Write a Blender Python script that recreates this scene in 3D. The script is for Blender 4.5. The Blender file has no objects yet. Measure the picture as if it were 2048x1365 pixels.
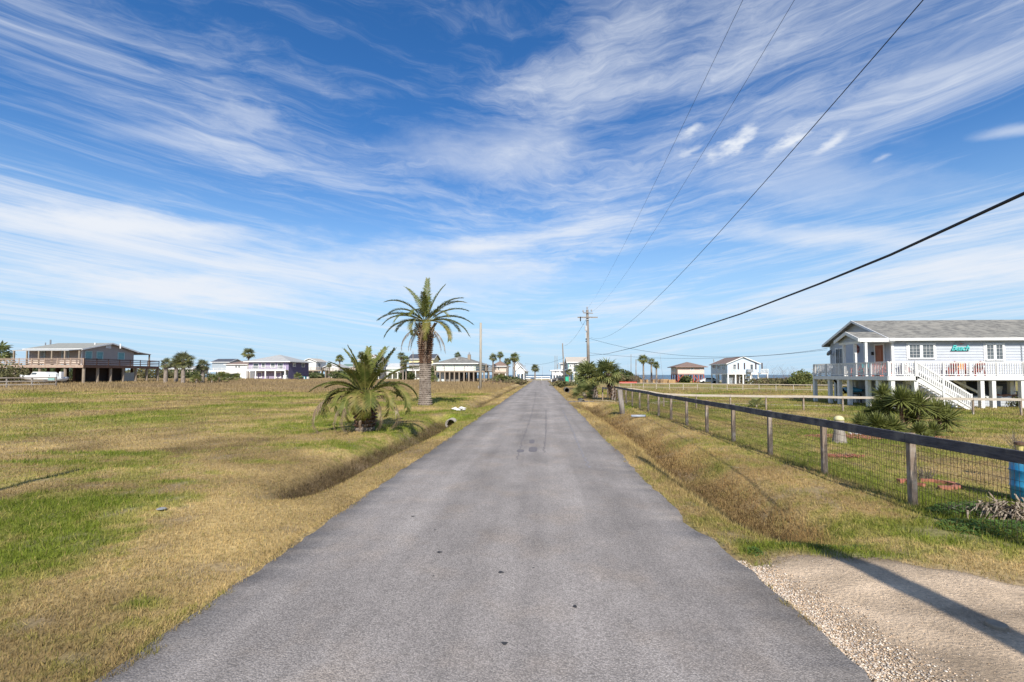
import bpy, bmesh, math, random
import numpy as np
from mathutils import Vector, Matrix
random.seed(7); np.random.seed(7)
R = math.radians
scene = bpy.context.scene
COL = scene.collection

# ------------------------------------------------------------------ camera
F = 960.0; CAMH = 1.8
YAW = math.atan(59 / F); PITCH = R(2.2); SHIFT = 30.6
cam_d = bpy.data.cameras.new('camera'); cam = bpy.data.objects.new('camera', cam_d); COL.objects.link(cam)
cam_d.sensor_width = 36; cam_d.lens = F / 2048 * 36; cam_d.shift_y = SHIFT / 2048
cam_d.clip_start = 0.05; cam_d.clip_end = 12000
cam.location = (0, 0, CAMH); cam.rotation_euler = (math.pi / 2 + PITCH, 0, YAW)
scene.camera = cam
# ------------------------------------------------------------------ sky
SUN_EL = R(37); SX, SY = 0.13, -1.0           # direction towards the sun (behind the camera)
world = bpy.data.worlds.new('World'); scene.world = world; world.use_nodes = True
EXPO = 0.62
def build_sky():
    nt = world.node_tree; nt.nodes.clear(); N = nt.nodes.new; L = nt.links.new
    out = N('ShaderNodeOutputWorld'); bg = N('ShaderNodeBackground'); bg.inputs[1].default_value = 0.10
    sky = N('ShaderNodeTexSky'); sky.sky_type = 'NISHITA'; sky.sun_disc = False
    sky.sun_elevation = SUN_EL; sky.sun_rotation = math.atan2(SX, SY) % (2 * math.pi)
    sky.air_density = 1.0; sky.dust_density = 0.0; sky.ozone_density = 3.0
    tc = N('ShaderNodeTexCoord')
    def math_(op, a, b=None, c=None, clamp=False):
        n = N('ShaderNodeMath'); n.operation = op; n.use_clamp = clamp
        for i, v in enumerate((a, b, c)):
            if v is None: continue
            if isinstance(v, (int, float)): n.inputs[i].default_value = v
            else: L(v, n.inputs[i])
        return n.outputs[0]
    def vm(op, a, b=None):
        n = N('ShaderNodeVectorMath'); n.operation = op
        for i, v in enumerate((a, b)):
            if v is None: continue
            if isinstance(v, (tuple, list)): n.inputs[i].default_value = v
            elif isinstance(v, (int, float)): n.inputs[i].default_value = (v,) * 3
            else: L(v, n.inputs[i])
        return n.outputs[0]
    sep = N('ShaderNodeSeparateXYZ'); L(tc.outputs['Generated'], sep.inputs[0])
    z = math_('MAXIMUM', sep.outputs[2], 0.0)
    zz = math_('ADD', z, 0.07)
    px = math_('DIVIDE', sep.outputs[0], zz); py = math_('DIVIDE', sep.outputs[1], zz)
    comb = N('ShaderNodeCombineXYZ'); L(px, comb.inputs[0]); L(py, comb.inputs[1]); P = comb.outputs[0]
    def noise(vec, scale, detail=6, rough=0.55, dist=0.0, lac=2.0):
        n = N('ShaderNodeTexNoise'); n.inputs['Scale'].default_value = scale; n.inputs['Detail'].default_value = detail
        n.inputs['Roughness'].default_value = rough; n.inputs['Distortion'].default_value = dist; n.inputs['Lacunarity'].default_value = lac
        L(vec, n.inputs['Vector']); return n
    def mapping(vec, rot, sc, loc=(0, 0, 0)):
        m = N('ShaderNodeMapping'); m.vector_type = 'POINT'; m.inputs['Rotation'].default_value = (0, 0, R(rot))
        m.inputs['Scale'].default_value = sc; m.inputs['Location'].default_value = loc; L(vec, m.inputs[0]); return m.outputs[0]
    def mr(v, a, b, lo=0.0, hi=1.0, smooth=True):
        n = N('ShaderNodeMapRange'); n.interpolation_type = 'SMOOTHSTEP' if smooth else 'LINEAR'
        n.inputs[1].default_value = a; n.inputs[2].default_value = b; n.inputs[3].default_value = lo; n.inputs[4].default_value = hi
        L(v, n.inputs[0]); return n.outputs[0]
    # slow warp, so the streaks bend and fan
    w = noise(P, 0.45, 2, 0.5); wv = vm('SUBTRACT', w.outputs['Color'], (0.5, 0.5, 0.5)); wv = vm('MULTIPLY', wv, (0.8, 0.8, 0))
    bend = math_('MULTIPLY', math_('ABSOLUTE', math_('MULTIPLY', px, math_('ADD', math_('ABSOLUTE', px), 0.25))), 0.34); cb = N('ShaderNodeCombineXYZ'); L(px, cb.inputs[0]); L(math_('ADD', py, bend), cb.inputs[1]); PB = cb.outputs[0]
    PW = vm('ADD', PB, wv)
    w2 = noise(PW, 1.6, 4, 0.6); wv2 = vm('SUBTRACT', w2.outputs['Color'], (0.5, 0.5, 0.5)); PW2 = vm('ADD', PW, vm('MULTIPLY', wv2, (0.62, 0.46, 0)))
    streak1 = noise(mapping(PW2, 4, (0.8, 2.5, 1)), 1.0, 10, 0.62).outputs['Fac']
    streak2 = noise(mapping(PW2, -72, (0.9, 2.6, 1), (3.1, 1.7, 0)), 1.0, 9, 0.62).outputs['Fac']
    broad = noise(PW, 0.55, 4, 0.5).outputs['Fac']
    fine = noise(mapping(PW2, 0, (4.0, 11, 1)), 1.0, 7, 0.72).outputs['Fac']
    a = math_('ADD', math_('MULTIPLY', streak1, 0.58), math_('MULTIPLY', streak2, 0.42))
    a = math_('ADD', a, math_('MULTIPLY', math_('SUBTRACT', fine, 0.5), 0.44))
    a = math_('ADD', a, math_('MULTIPLY', math_('SUBTRACT', broad, 0.5), 1.15))
    veil = mr(a, 0.37, 0.82, 0.0, 0.82)
    # placed denser patches: (px,py) plane centre, rotation, half length, half width, strength
    def pix(x, y):
        v = Vector(((x - 1024) / F, (682.5 + SHIFT - y) / F, -1)); d = (cam.rotation_euler.to_matrix() @ v).normalized()
        k = d.z + 0.07; return d.x / k, d.y / k
    def blob(x0, y0, x1, y1, wid, s, soft=0.35, ns=4.0, edge=0.9):
        A = Vector(pix(x0, y0)); B = Vector(pix(x1, y1)); C = (A + B) / 2; D = (B - A); ang = math.degrees(math.atan2(D.y, D.x))
        m = vm('SUBTRACT', P, (C.x, C.y, 0))
        vr = N('ShaderNodeVectorRotate'); vr.rotation_type = 'Z_AXIS'; vr.inputs['Angle'].default_value = -R(ang); L(m, vr.inputs[0])
        q = vm('MULTIPLY', vr.outputs[0], (2 / D.length, 1 / wid, 0))
        nv = vm('MULTIPLY', NB if ns > 5 else NA, (edge * 1.2, edge * 2.2, 0))
        q = vm('ADD', q, nv)
        ln = N('ShaderNodeVectorMath'); ln.operation = 'LENGTH'; L(q, ln.inputs[0])
        return mr(ln.outputs['Value'], 1.0, soft, 0.0, s)
    NA = vm('SUBTRACT', noise(P, 2.2, 7, .64).outputs['Color'], (.5, .5, .5)); NB = vm('SUBTRACT', noise(P, 9, 5, .62).outputs['Color'], (.5, .5, .5))
    blobs = [
        blob(-160, 440, 560, 462, 0.36, 1.0, 0.15, 2.2), blob(-200, 560, 760, 600, 1.1, 0.95, 0.0, 1.2), blob(200, 500, 1150, 600, 1.1, 0.6, 0.0, 1.5), blob(60, 500, 420, 470, .5, .5, 0, 1),
        blob(780, 488, 1110, 500, 0.22, 0.9, 0.1, 3.5), blob(1425, 340, 1520, 225, 0.055, 1.0, 0.0, 9, 1.5),
        blob(1525, 325, 1635, 235, 0.05, 1.0, 0.0, 9, 1.3), blob(1620, 318, 1722, 243, 0.038, .85, 0.0, 9, 1.2), blob(1368, 285, 1415, 235, 0.04, 0.8, 0.0, 9, 1.5),
        blob(1350, 322, 1405, 290, 0.035, 0.55, 0.0, 9, 1.6), blob(1740, 330, 1790, 300, 0.03, 0.4, 0.0, 9, 1.4),
        blob(1300, 465, 2050, 485, 0.22, 0.6, 0.0, 2), blob(1400, 628, 1950, 600, 0.6, 0.75, 0.0, 1.5), blob(1700, 520, 2400, 550, 0.9, 0.85, 0.0, 1.2),
        blob(1600, 250, 2200, 60, 0.16, 0.30, 0.0, 1.8), blob(1930, 268, 2150, 245, 0.08, 0.5, 0.0, 2.5), blob(1220, 300, 900, 290, 0.25, 0.35, 0.0, 1.8),
        blob(120, 250, 560, 300, 0.12, 0.30, 0.0, 2.2), blob(350, 190, 620, 270, 0.12, 0.40, 0.0, 9), blob(700, 330, 1250, 310, 0.3, 0.4, 0.0, 2), blob(1250, 350, 2000, 400, 0.35, 0.35, 0.0, 2), blob(500, 520, 1300, 560, .5, .4, 0, 2), blob(1100, 600, 1500, 640, 0.6, 0.35, 0, 1.5)]
    inv = math_('SUBTRACT', 1.0, veil)
    for b in blobs: inv = math_('MULTIPLY', inv, math_('SUBTRACT', 1.0, b))
    cov = math_('SUBTRACT', 1.0, inv, clamp=True)
    cov = math_('MULTIPLY', cov, mr(sep.outputs[2], 0.0, 0.10, 0.35, 1.0))
    # cleaner, deeper blue than the stock model
    hsv = N('ShaderNodeHueSaturation'); hsv.inputs['Hue'].default_value = 0.507; hsv.inputs['Saturation'].default_value = 1.30; hsv.inputs['Value'].default_value = 0.98
    L(sky.outputs[0], hsv.inputs['Color'])
    hz = N('ShaderNodeMix'); hz.data_type = 'RGBA'; L(mr(sep.outputs[2], 0.0, 0.42, 0.92, 0.0), hz.inputs[0]); L(hsv.outputs[0], hz.inputs[6]); hz.inputs[7].default_value = (2.9, 4.4, 6.0, 1)
    mix = N('ShaderNodeMix'); mix.data_type = 'RGBA'; L(cov, mix.inputs[0]); L(hz.outputs[2], mix.inputs[6]); mix.inputs[7].default_value = (5.4, 5.7, 6.2, 1)
    L(mix.outputs[2], bg.inputs[0]); L(bg.outputs[0], out.inputs[0])
build_sky()
world.cycles.sampling_method = 'MANUAL'; world.cycles.sample_map_resolution = 512
sun_d = bpy.data.lights.new('sun', 'SUN'); sun_d.energy = 4.2; sun_d.angle = R(0.53); sun_d.color = (1.0, 0.95, 0.86)
sun = bpy.data.objects.new('sun', sun_d); COL.objects.link(sun)
sdir = Vector((SX, SY, math.hypot(SX, SY) * math.tan(SUN_EL))).normalized()
sun.rotation_euler = sdir.to_track_quat('Z', 'Y').to_euler(); sun.location = (10, -30, 40)
scene.view_settings.view_transform = 'Standard'; scene.view_settings.look = 'None'
scene.view_settings.gamma = 1.0; scene.view_settings.use_curve_mapping = False; scene.view_settings.exposure = EXPO
scene.cycles.max_bounces = 6; scene.cycles.diffuse_bounces = 3; scene.cycles.transparent_max_bounces = 8
# ------------------------------------------------------------------ placing helpers
RM = cam.rotation_euler.to_matrix()
def ray(px, py): return (RM @ Vector(((px - 1024) / F, (682.5 + SHIFT - py) / F, -1)))
def P(px, py, d):                       # point seen at a pixel, d metres in front of the camera
    return Vector((0, 0, CAMH)) + ray(px, py) * d
def G(px, py, z=0.0):
    r = ray(px, py); return Vector((0, 0, CAMH)) + r * ((z - CAMH) / r.z)
def PY(px, py, Y):                      # point on the plane y = Y
    r = ray(px, py); return Vector((0, 0, CAMH)) + r * (Y / r.y)
def PX(px, py, X):                      # point on the plane x = X
    r = ray(px, py); return Vector((0, 0, CAMH)) + r * (X / r.x)
# ------------------------------------------------------------------ numpy noise and terrain
_prm = np.random.RandomState(3).rand(256, 256)
def vnoise(x, y):
    x = np.asarray(x, float); y = np.asarray(y, float)
    xi = np.floor(x).astype(int); yi = np.floor(y).astype(int); fx = x - xi; fy = y - yi
    fx = fx * fx * (3 - 2 * fx); fy = fy * fy * (3 - 2 * fy)
    a = _prm[xi % 256, yi % 256]; b = _prm[(xi + 1) % 256, yi % 256]; c = _prm[xi % 256, (yi + 1) % 256]; d = _prm[(xi + 1) % 256, (yi + 1) % 256]
    return (a * (1 - fx) + b * fx) * (1 - fy) + (c * (1 - fx) + d * fx) * fy
def fbm(x, y, o=4):
    s = 0; a = 0.5; n = 0
    for i in range(o):
        s = s + a * vnoise(x * 2 ** i + 17.3 * i, y * 2 ** i + 5.1 * i); n += a; a *= 0.5
    return s / n
def sm(a, b, v):
    t = np.clip((np.asarray(v, float) - a) / (b - a), 0, 1); return t * t * (3 - 2 * t)
RL, RR = -2.61, 1.76                    # road edges
def RRf(y): return RR + 0.18 * (1 - sm(4.2, 6.6, y))
def ditches(x, y):
    x = np.asarray(x, float); y = np.asarray(y, float)
    xl = -4.0 + 0.12 * np.sin(y * 0.5); dx = x - xl
    wl = np.where(dx > 0, 0.55, 0.50)
    left = np.exp(-np.abs(dx / wl) ** 2.6)
    kl = 0.42 * sm(6.4, 8.6, y) * (1 - sm(20.35, 20.75, y)) + 0.24 * sm(25, 27, y) * (1 - sm(120, 140, y))
    xr = 3.05 + 0.10 * np.sin(y * 0.4 + 1); dr = x - xr
    right = np.exp(-np.abs(dr / 0.60) ** 2.4)
    kr = 0.36 * sm(4.9, 6.8, y) * (1 - sm(31.6, 32.2, y)) + 0.3 * sm(36, 38, y) * (1 - sm(100, 120, y))
    return left * kl, right * kr
def hgt(x, y):
    x = np.asarray(x, float); y = np.asarray(y, float)
    a, b = ditches(x, y)
    off = sm(0, .5, x - RRf(y)) + sm(-RL, -RL + .5, -x)
    h = -a - b + off * (0.05 * (fbm(x * .6, y * .6) - .5) + 0.03 * (fbm(x * 3, y * 3, 2) - .5))
    h = h - 0.05 * (1 - off)
    h = h + 0.55 * sm(8, 75, -x) * sm(35, 75, y) + 0.12 * sm(60, 120, y) * sm(3, 20, -x)
    h = h + 0.10 * np.exp(-((x + 4) / 1.0) ** 2) * sm(20.4, 20.9, y) * (1 - sm(23, 26, y))
    h = h - 0.42 * sm(8, 28, y) * sm(5.5, 9, x)
    h = h + 0.05 * np.exp(-((x + 7.5) ** 2 + (y - 26.5) ** 2) / 3.5)          # mound round the tall palm
    h = h - 3.2 * sm(205, 240, y)
    return h
def H(x, y): return float(hgt(x, y))
def GT(px, py):                         # where a pixel's ray meets the terrain
    z = 0.0
    for i in range(8):
        p = G(px, py, z); z = H(p.x, p.y)
    return p
# ------------------------------------------------------------------ materials
def mat(name, c1, c2=None, scale=3.0, rough=0.85, bump=0.0, bscale=30.0, stretch=(1, 1, 1), metal=0.0, spec=0.3, trans=0.0, detail=5, c3=None, s3=0.6, lo=0.35, hi=0.65, coord='geo'):
    m = bpy.data.materials.new(name); m.use_nodes = True; nt = m.node_tree; N = nt.nodes.new; L = nt.links.new
    b = nt.nodes['Principled BSDF']; b.inputs['Roughness'].default_value = rough; b.inputs['Metallic'].default_value = metal
    b.inputs['Specular IOR Level'].default_value = spec
    if coord == 'geo': src = N('ShaderNodeNewGeometry').outputs['Position']
    else: src = N('ShaderNodeTexCoord').outputs['Object']
    mp = N('ShaderNodeMapping'); mp.inputs['Scale'].default_value = stretch; L(src, mp.inputs[0])
    c2 = c2 or tuple(x * 0.8 for x in c1)
    n = N('ShaderNodeTexNoise'); n.inputs['Scale'].default_value = scale; n.inputs['Detail'].default_value = detail; n.inputs['Roughness'].default_value = 0.62
    L(mp.outputs[0], n.inputs['Vector'])
    mr = N('ShaderNodeMapRange'); mr.inputs[1].default_value = lo; mr.inputs[2].default_value = hi; L(n.outputs[0], mr.inputs[0])
    mx = N('ShaderNodeMix'); mx.data_type = 'RGBA'; L(mr.outputs[0], mx.inputs[0]); mx.inputs[6].default_value = (*c1, 1); mx.inputs[7].default_value = (*c2, 1)
    colr = mx.outputs[2]
    if c3:
        n3 = N('ShaderNodeTexNoise'); n3.inputs['Scale'].default_value = s3; n3.inputs['Detail'].default_value = 3; L(src, n3.inputs['Vector'])
        m3 = N('ShaderNodeMapRange'); m3.inputs[1].default_value = 0.5; m3.inputs[2].default_value = 0.7; L(n3.outputs[0], m3.inputs[0])
        x3 = N('ShaderNodeMix'); x3.data_type = 'RGBA'; L(m3.outputs[0], x3.inputs[0]); L(colr, x3.inputs[6]); x3.inputs[7].default_value = (*c3, 1); colr = x3.outputs[2]
    L(colr, b.inputs['Base Color'])
    if bump:
        n2 = N('ShaderNodeTexNoise'); n2.inputs['Scale'].default_value = bscale; n2.inputs['Detail'].default_value = 4; L(mp.outputs[0], n2.inputs['Vector'])
        bp = N('ShaderNodeBump'); bp.inputs['Strength'].default_value = min(1, bump); bp.inputs['Distance'].default_value = 0.02; L(n2.outputs[0], bp.inputs['Height']); L(bp.outputs[0], b.inputs['Normal'])
    if trans:
        t = N('ShaderNodeBsdfTranslucent'); L(colr, t.inputs[0]); ms = N('ShaderNodeMixShader'); ms.inputs[0].default_value = trans
        L(b.outputs[0], ms.inputs[1]); L(t.outputs[0], ms.inputs[2]); L(ms.outputs[0], nt.nodes['Material Output'].inputs[0])
    return m
def attr_mat(name, rough=0.9, trans=0.0, nscale=40, amt=0.5, bump=0.0, far=False):
    m = bpy.data.materials.new(name); m.use_nodes = True; nt = m.node_tree; N = nt.nodes.new; L = nt.links.new
    b = nt.nodes['Principled BSDF']; b.inputs['Roughness'].default_value = rough; b.inputs['Specular IOR Level'].default_value = 0.15
    at = N('ShaderNodeAttribute'); at.attribute_name = 'col'
    g = N('ShaderNodeNewGeometry'); n = N('ShaderNodeTexNoise'); n.inputs['Scale'].default_value = nscale; n.inputs['Detail'].default_value = 6; n.inputs['Roughness'].default_value = .7; L(g.outputs['Position'], n.inputs['Vector'])
    mr = N('ShaderNodeMapRange'); mr.inputs[1].default_value = 0.3; mr.inputs[2].default_value = 0.7; mr.inputs[3].default_value = 1 - amt; mr.inputs[4].default_value = 1 + amt; L(n.outputs[0], mr.inputs[0])
    v = N('ShaderNodeVectorMath'); v.operation = 'SCALE'; L(at.outputs['Color'], v.inputs[0]); L(mr.outputs[0], v.inputs['Scale'])
    L(v.outputs[0], b.inputs['Base Color'])
    if bump:
        bp = N('ShaderNodeBump'); bp.inputs['Strength'].default_value = bump; bp.inputs['Distance'].default_value = 0.04; L(n.outputs[0], bp.inputs['Height']); L(bp.outputs[0], b.inputs['Normal'])
    if trans:
        t = N('ShaderNodeBsdfTranslucent'); L(v.outputs[0], t.inputs[0]); ms = N('ShaderNodeMixShader'); ms.inputs[0].default_value = trans
        L(b.outputs[0], ms.inputs[1]); L(t.outputs[0], ms.inputs[2]); L(ms.outputs[0], nt.nodes['Material Output'].inputs[0])
    return m
# ------------------------------------------------------------------ object helpers
def props(o, label=None, cat=None, group=None, kind=None):
    if label: o['label'] = label
    if cat: o['category'] = cat
    if group: o['group'] = group
    if kind: o['kind'] = kind
    return o
def empty(name, loc, label, cat, group=None, rz=0.0):
    o = bpy.data.objects.new(name, None); COL.objects.link(o); o.location = loc; o.rotation_euler = (0, 0, rz); o.empty_display_size = 0.2
    return props(o, label, cat, group)
def link(name, me, parent=None, loc=None):
    o = bpy.data.objects.new(name, me); COL.objects.link(o)
    if parent is not None: o.parent = parent
    if loc is not None: o.location = loc
    return o
def np_mesh(name, V, Fc, m, colors=None, smooth=False):
    """V (n,3), Fc (k,3|4) arrays -> mesh"""
    V = np.ascontiguousarray(V, dtype=np.float32); Fc = np.ascontiguousarray(Fc, dtype=np.int32)
    me = bpy.data.meshes.new(name); k = Fc.shape[1]
    me.vertices.add(len(V)); me.vertices.foreach_set('co', V.ravel())
    me.loops.add(Fc.size); me.loops.foreach_set('vertex_index', Fc.ravel())
    me.polygons.add(len(Fc)); me.polygons.foreach_set('loop_start', np.arange(0, Fc.size, k, dtype=np.int32))
    me.polygons.foreach_set('loop_total', np.full(len(Fc), k, dtype=np.int32))
    if smooth: me.polygons.foreach_set('use_smooth', np.ones(len(Fc), dtype=bool))
    me.update(calc_edges=True)
    if colors is not None:
        a = me.attributes.new('col', 'FLOAT_COLOR', 'POINT'); c = np.ones((len(V), 4), dtype=np.float32); c[:, :3] = colors; a.data.foreach_set('color', c.ravel())
    if m: me.materials.append(m)
    return me
class MB:
    """collects simple solids and links them as ONE mesh; world coordinates, stored relative to the parent"""
    def __init__(s): s.v = []; s.f = []
    def add(s, V, Fc):
        n = len(s.v); s.v += [tuple(p) for p in V]; s.f += [tuple(i + n for i in f) for f in Fc]; return s
    def box(s, x0, x1, y0, y1, z0, z1):
        return s.add([(x0, y0, z0), (x1, y0, z0), (x1, y1, z0), (x0, y1, z0), (x0, y0, z1), (x1, y0, z1), (x1, y1, z1), (x0, y1, z1)],
                     [(0, 3, 2, 1), (4, 5, 6, 7), (0, 1, 5, 4), (1, 2, 6, 5), (2, 3, 7, 6), (3, 0, 4, 7)])
    def beam(s, p, q, w, h=None, up=(0, 0, 1)):
        h = h or w; p = Vector(p); q = Vector(q); d = (q - p).normalized(); u = Vector(up)
        if abs(d.dot(u)) > 0.98: u = Vector((0, 1, 0))
        sx = d.cross(u).normalized(); uz = sx.cross(d).normalized(); V = []
        for c in (p, q):
            for a, b in ((-1, -1), (1, -1), (1, 1), (-1, 1)): V.append(c + sx * a * w / 2 + uz * b * h / 2)
        return s.add(V, [(0, 3, 2, 1), (4, 5, 6, 7), (0, 1, 5, 4), (1, 2, 6, 5), (2, 3, 7, 6), (3, 0, 4, 7)])
    def tube(s, pts, rad, n=6, cap=True):
        pts = [Vector(p) for p in pts]; rad = rad if isinstance(rad, (list, tuple)) else [rad] * len(pts); V = []; Fc = []
        for i, p in enumerate(pts):
            d = (pts[min(i + 1, len(pts) - 1)] - pts[max(i - 1, 0)]).normalized()
            u = Vector((0, 0, 1)) if abs(d.z) < 0.9 else Vector((0, 1, 0)); a = d.cross(u).normalized(); b = a.cross(d).normalized()
            for k in range(n):
                t = 2 * math.pi * k / n; V.append(p + (a * math.cos(t) + b * math.sin(t)) * rad[i])
        for i in range(len(pts) - 1):
            for k in range(n): Fc.append((i * n + k, i * n + (k + 1) % n, (i + 1) * n + (k + 1) % n, (i + 1) * n + k))
        if cap: Fc.append(tuple(range(n - 1, -1, -1))); Fc.append(tuple((len(pts) - 1) * n + k for k in range(n)))
        return s.add(V, Fc)
    def lathe(s, prof, c=(0, 0, 0), n=16):
        V = []; Fc = []; m = len(prof)
        for k in range(n):
            t = 2 * math.pi * k / n
            for r, z in prof: V.append((c[0] + r * math.cos(t), c[1] + r * math.sin(t), c[2] + z))
        for k in range(n):
            for i in range(m - 1): Fc.append((k * m + i, ((k + 1) % n) * m + i, ((k + 1) % n) * m + i + 1, k * m + i + 1))
        return s.add(V, Fc)
    def poly(s, pts, off):
        """flat polygon pts extruded by vector off"""
        pts = [Vector(p) for p in pts]; o = Vector(off); n = len(pts)
        return s.add(pts + [p + o for p in pts], [tuple(range(n - 1, -1, -1)), tuple(range(n, 2 * n))] + [(i, (i + 1) % n, (i + 1) % n + n, i + n) for i in range(n)])
    def build(s, name, m, parent=None, smooth=False, kind=None, label=None, bevel=0):
        org = Vector((0, 0, 0)); q = parent
        while q is not None: org += q.location; q = q.parent
        me = bpy.data.meshes.new(name); me.from_pydata([tuple(Vector(v) - org) for v in s.v], [], s.f)
        bm = bmesh.new(); bm.from_mesh(me); bmesh.ops.recalc_face_normals(bm, faces=bm.faces); bm.to_mesh(me); bm.free()
        if smooth:
            for p in me.polygons: p.use_smooth = True
        if m: me.materials.append(m)
        o = link(name, me, parent)
        if bevel:
            b = o.modifiers.new('bevel', 'BEVEL'); b.width = bevel; b.segments = 1; b.limit_method = 'ANGLE'
        return props(o, label, None, None, kind)
def solo(o, label, cat, group=None):      # a single-mesh thing: move its origin to its base
    me = o.data; n = len(me.vertices); co = np.empty(n * 3, np.float32); me.vertices.foreach_get('co', co); co = co.reshape(-1, 3)
    c = np.array([co[:, 0].mean(), co[:, 1].mean(), co[:, 2].min()], np.float32); me.vertices.foreach_set('co', (co - c).ravel()); me.update()
    o.location = [float(a) for a in c]; return props(o, label, cat, group)
def copy_tree(o, parent=None):
    c = o.copy(); COL.objects.link(c); c.parent = parent
    for ch in [x for x in o.children]: copy_tree(ch, c)
    return c
# ------------------------------------------------------------------ ground cover colours
STRAW = np.array([0.370, 0.270, 0.118]); STRAW2 = np.array([0.225, 0.150, 0.066]); GREEN = np.array([0.122, 0.148, 0.018]); OLIVE = np.array([0.232, 0.205, 0.056])
BROWN = np.array([0.150, 0.098, 0.045]); MAUVE = np.array([0.275, 0.200, 0.125]); DIRT = np.array([0.42, 0.31, 0.20]); DITCH_DARK = np.array([0.065, 0.045, 0.024])
PATCH = []   # x, y, rx, ry, strength
def gp(px, py, rx, ry, s):
    p = G(px, py); PATCH.append((p.x, p.y, rx, ry, s))
for a in [(190, 907, 1.6, .35, 1), (60, 925, 1.6, .3, .8), (350, 962, .6, .25, .9), (430, 945, .8, .3, .5), (515, 924, .55, .25, .9), (190, 963, .35, .18, .9), (245, 982, .5, .2, .6),
          (110, 1075, 1.1, .6, .75), (20, 1130, .9, .55, .8), (180, 1010, 1.2, .6, .5), (300, 1000, .6, .3, .5), (275, 1205, .16, .1, .9), (0, 1010, 1.0, 1.0, .4),
          (720, 852, 3.2, 2.6, .85), (650, 890, 1.5, 1.0, .4), (860, 826, 1.5, .8, 1.1), (920, 835, 1.4, 2.0, .7), (790, 880, 1.2, 1.6, .5), (640, 1012, .35, .2, .7), (420, 1340, .3, .15, .4),
          (1385, 903, .45, .45, .8), (1425, 925, .4, .35, .6), (1320, 832, .9, 2.0, .95), (1250, 815, 1.0, 3.0, .6), (1180, 1068, .0001, .0001, 0),
          (1640, 1092, .5, .22, .9), (1730, 1110, .5, .15, .8), (1560, 1090, .4, .12, .7), (1850, 1050, 1.2, .35, .6), (1960, 1075, .8, .4, 1.0), (1930, 1030, .6, .35, .9),
          (1500, 1100, .12, .12, .9), (1520, 1130, .12, .08, .9), (1235, 880, .25, .5, .5), (1300, 930, .2, .3, .35)]: gp(*a)
def greenness(x, y):
    g = 0.20 + 0.82 * (fbm(x * .33 + 40, y * .33 + 9, 4) - .52) * 2 + 0.5 * (fbm(x * 2.1, y * 2.1, 3) - .5) + 1.0 * (fbm(x * 7.3, y * 7.3, 3) - .5) * (1 - .6 * sm(15, 40, y))
    yard = sm(5.1, 5.3, x)
    g = g + yard * 0.26 - 0.30 * sm(-9, -5, x) * (1 - yard) * sm(0, 1, 12 - y) * 0.6
    lawn = sm(0, 1, -x - 4.5) * sm(14, 20, y) * (1 - sm(42, 55, y)); g = g + 0.20 * lawn
    for (cx, cy, rx, ry, s) in PATCH:
        if rx < .01: continue
        d = ((x - cx) / rx) ** 2 + ((y - cy) / ry) ** 2
        g = g + s * np.exp(-d * 1.2) * (0.15 + 1.5 * fbm(x * 3 + cx, y * 3, 3))
    ez = np.exp(-np.abs((x - 2.5) / .75) ** 2) * sm(8, 12, y); g = g - 0.5 * ez       # dry verge
    far = sm(42, 60, y) * sm(2, 6, -x); g = g - 0.45 * far
    return np.clip(g, 0, 1)
def ground_colour(x, y, blades=False, rnd=None):
    g = greenness(x, y)[:, None]; n1 = fbm(x * .8 + 3, y * .8, 3)[:, None]; n2 = fbm(x * .12 + 30, y * .3 + 3, 3)[:, None]
    straw = STRAW * (0.35 + n1) + (STRAW2 - STRAW) * n2 * 0.5
    c = straw * (1 - sm(.12, .5, g)) + OLIVE * (0.7 + .5 * n1) * sm(.12, .5, g)
    c = c * (1 - sm(.45, .85, g)) + GREEN * (0.75 + .5 * n1) * sm(.45, .85, g)
    weeds = (sm(50, 66, y) * sm(4, 8, -x) * (1 - sm(120, 125, y)))[:, None]; c = c * (1 - weeds * .8) + (MAUVE * (.7 + .6 * n1)) * weeds * .8
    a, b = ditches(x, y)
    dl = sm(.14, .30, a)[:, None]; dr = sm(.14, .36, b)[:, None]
    c = c * (1 - dl * .85) + DITCH_DARK * (0.8 + n1) * dl * .85; c = c * (1 - dr * .7) + BROWN * (.6 + n1) * dr * .7  # left ditch darkens with depth, right ditch turns brown
    rb = (np.exp(-np.abs((x - 3.5) / 1.0) ** 2.5) * sm(5, 7, y) * (1 - sm(22, 30, y)))[:, None] * (0.25 + 0.55 * sm(.4, .6, fbm(x * 1.3, y * .7, 3)))[:, None]
    c = c * (1 - rb) + np.array([0.27, 0.175, 0.07]) * (0.7 + .6 * n1) * rb
    if not blades:
        s = (sm(.55, .75, fbm(x * 2.7 + 9, y * 2.7, 4)) * .5)[:, None]; c = c * (1 - s) + np.array([0.20, 0.15, 0.10]) * s
    return c * 1.14
def dirt_mask(x, y):                       # the gravel and sand mouth of the drive
    e = 4.75 - 0.12 * (x - 2) + 0.45 * (fbm(x * 1.6, y * 1.6 + 7, 3) - .5) + 0.55 * np.exp(-((x - 3.1) / 1.2) ** 2) - .15
    return sm(-.02, .05, x - RRf(y)) * (1 - sm(-.55, .30, y - e)) * sm(-.5, .5, 14 - x)
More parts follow.
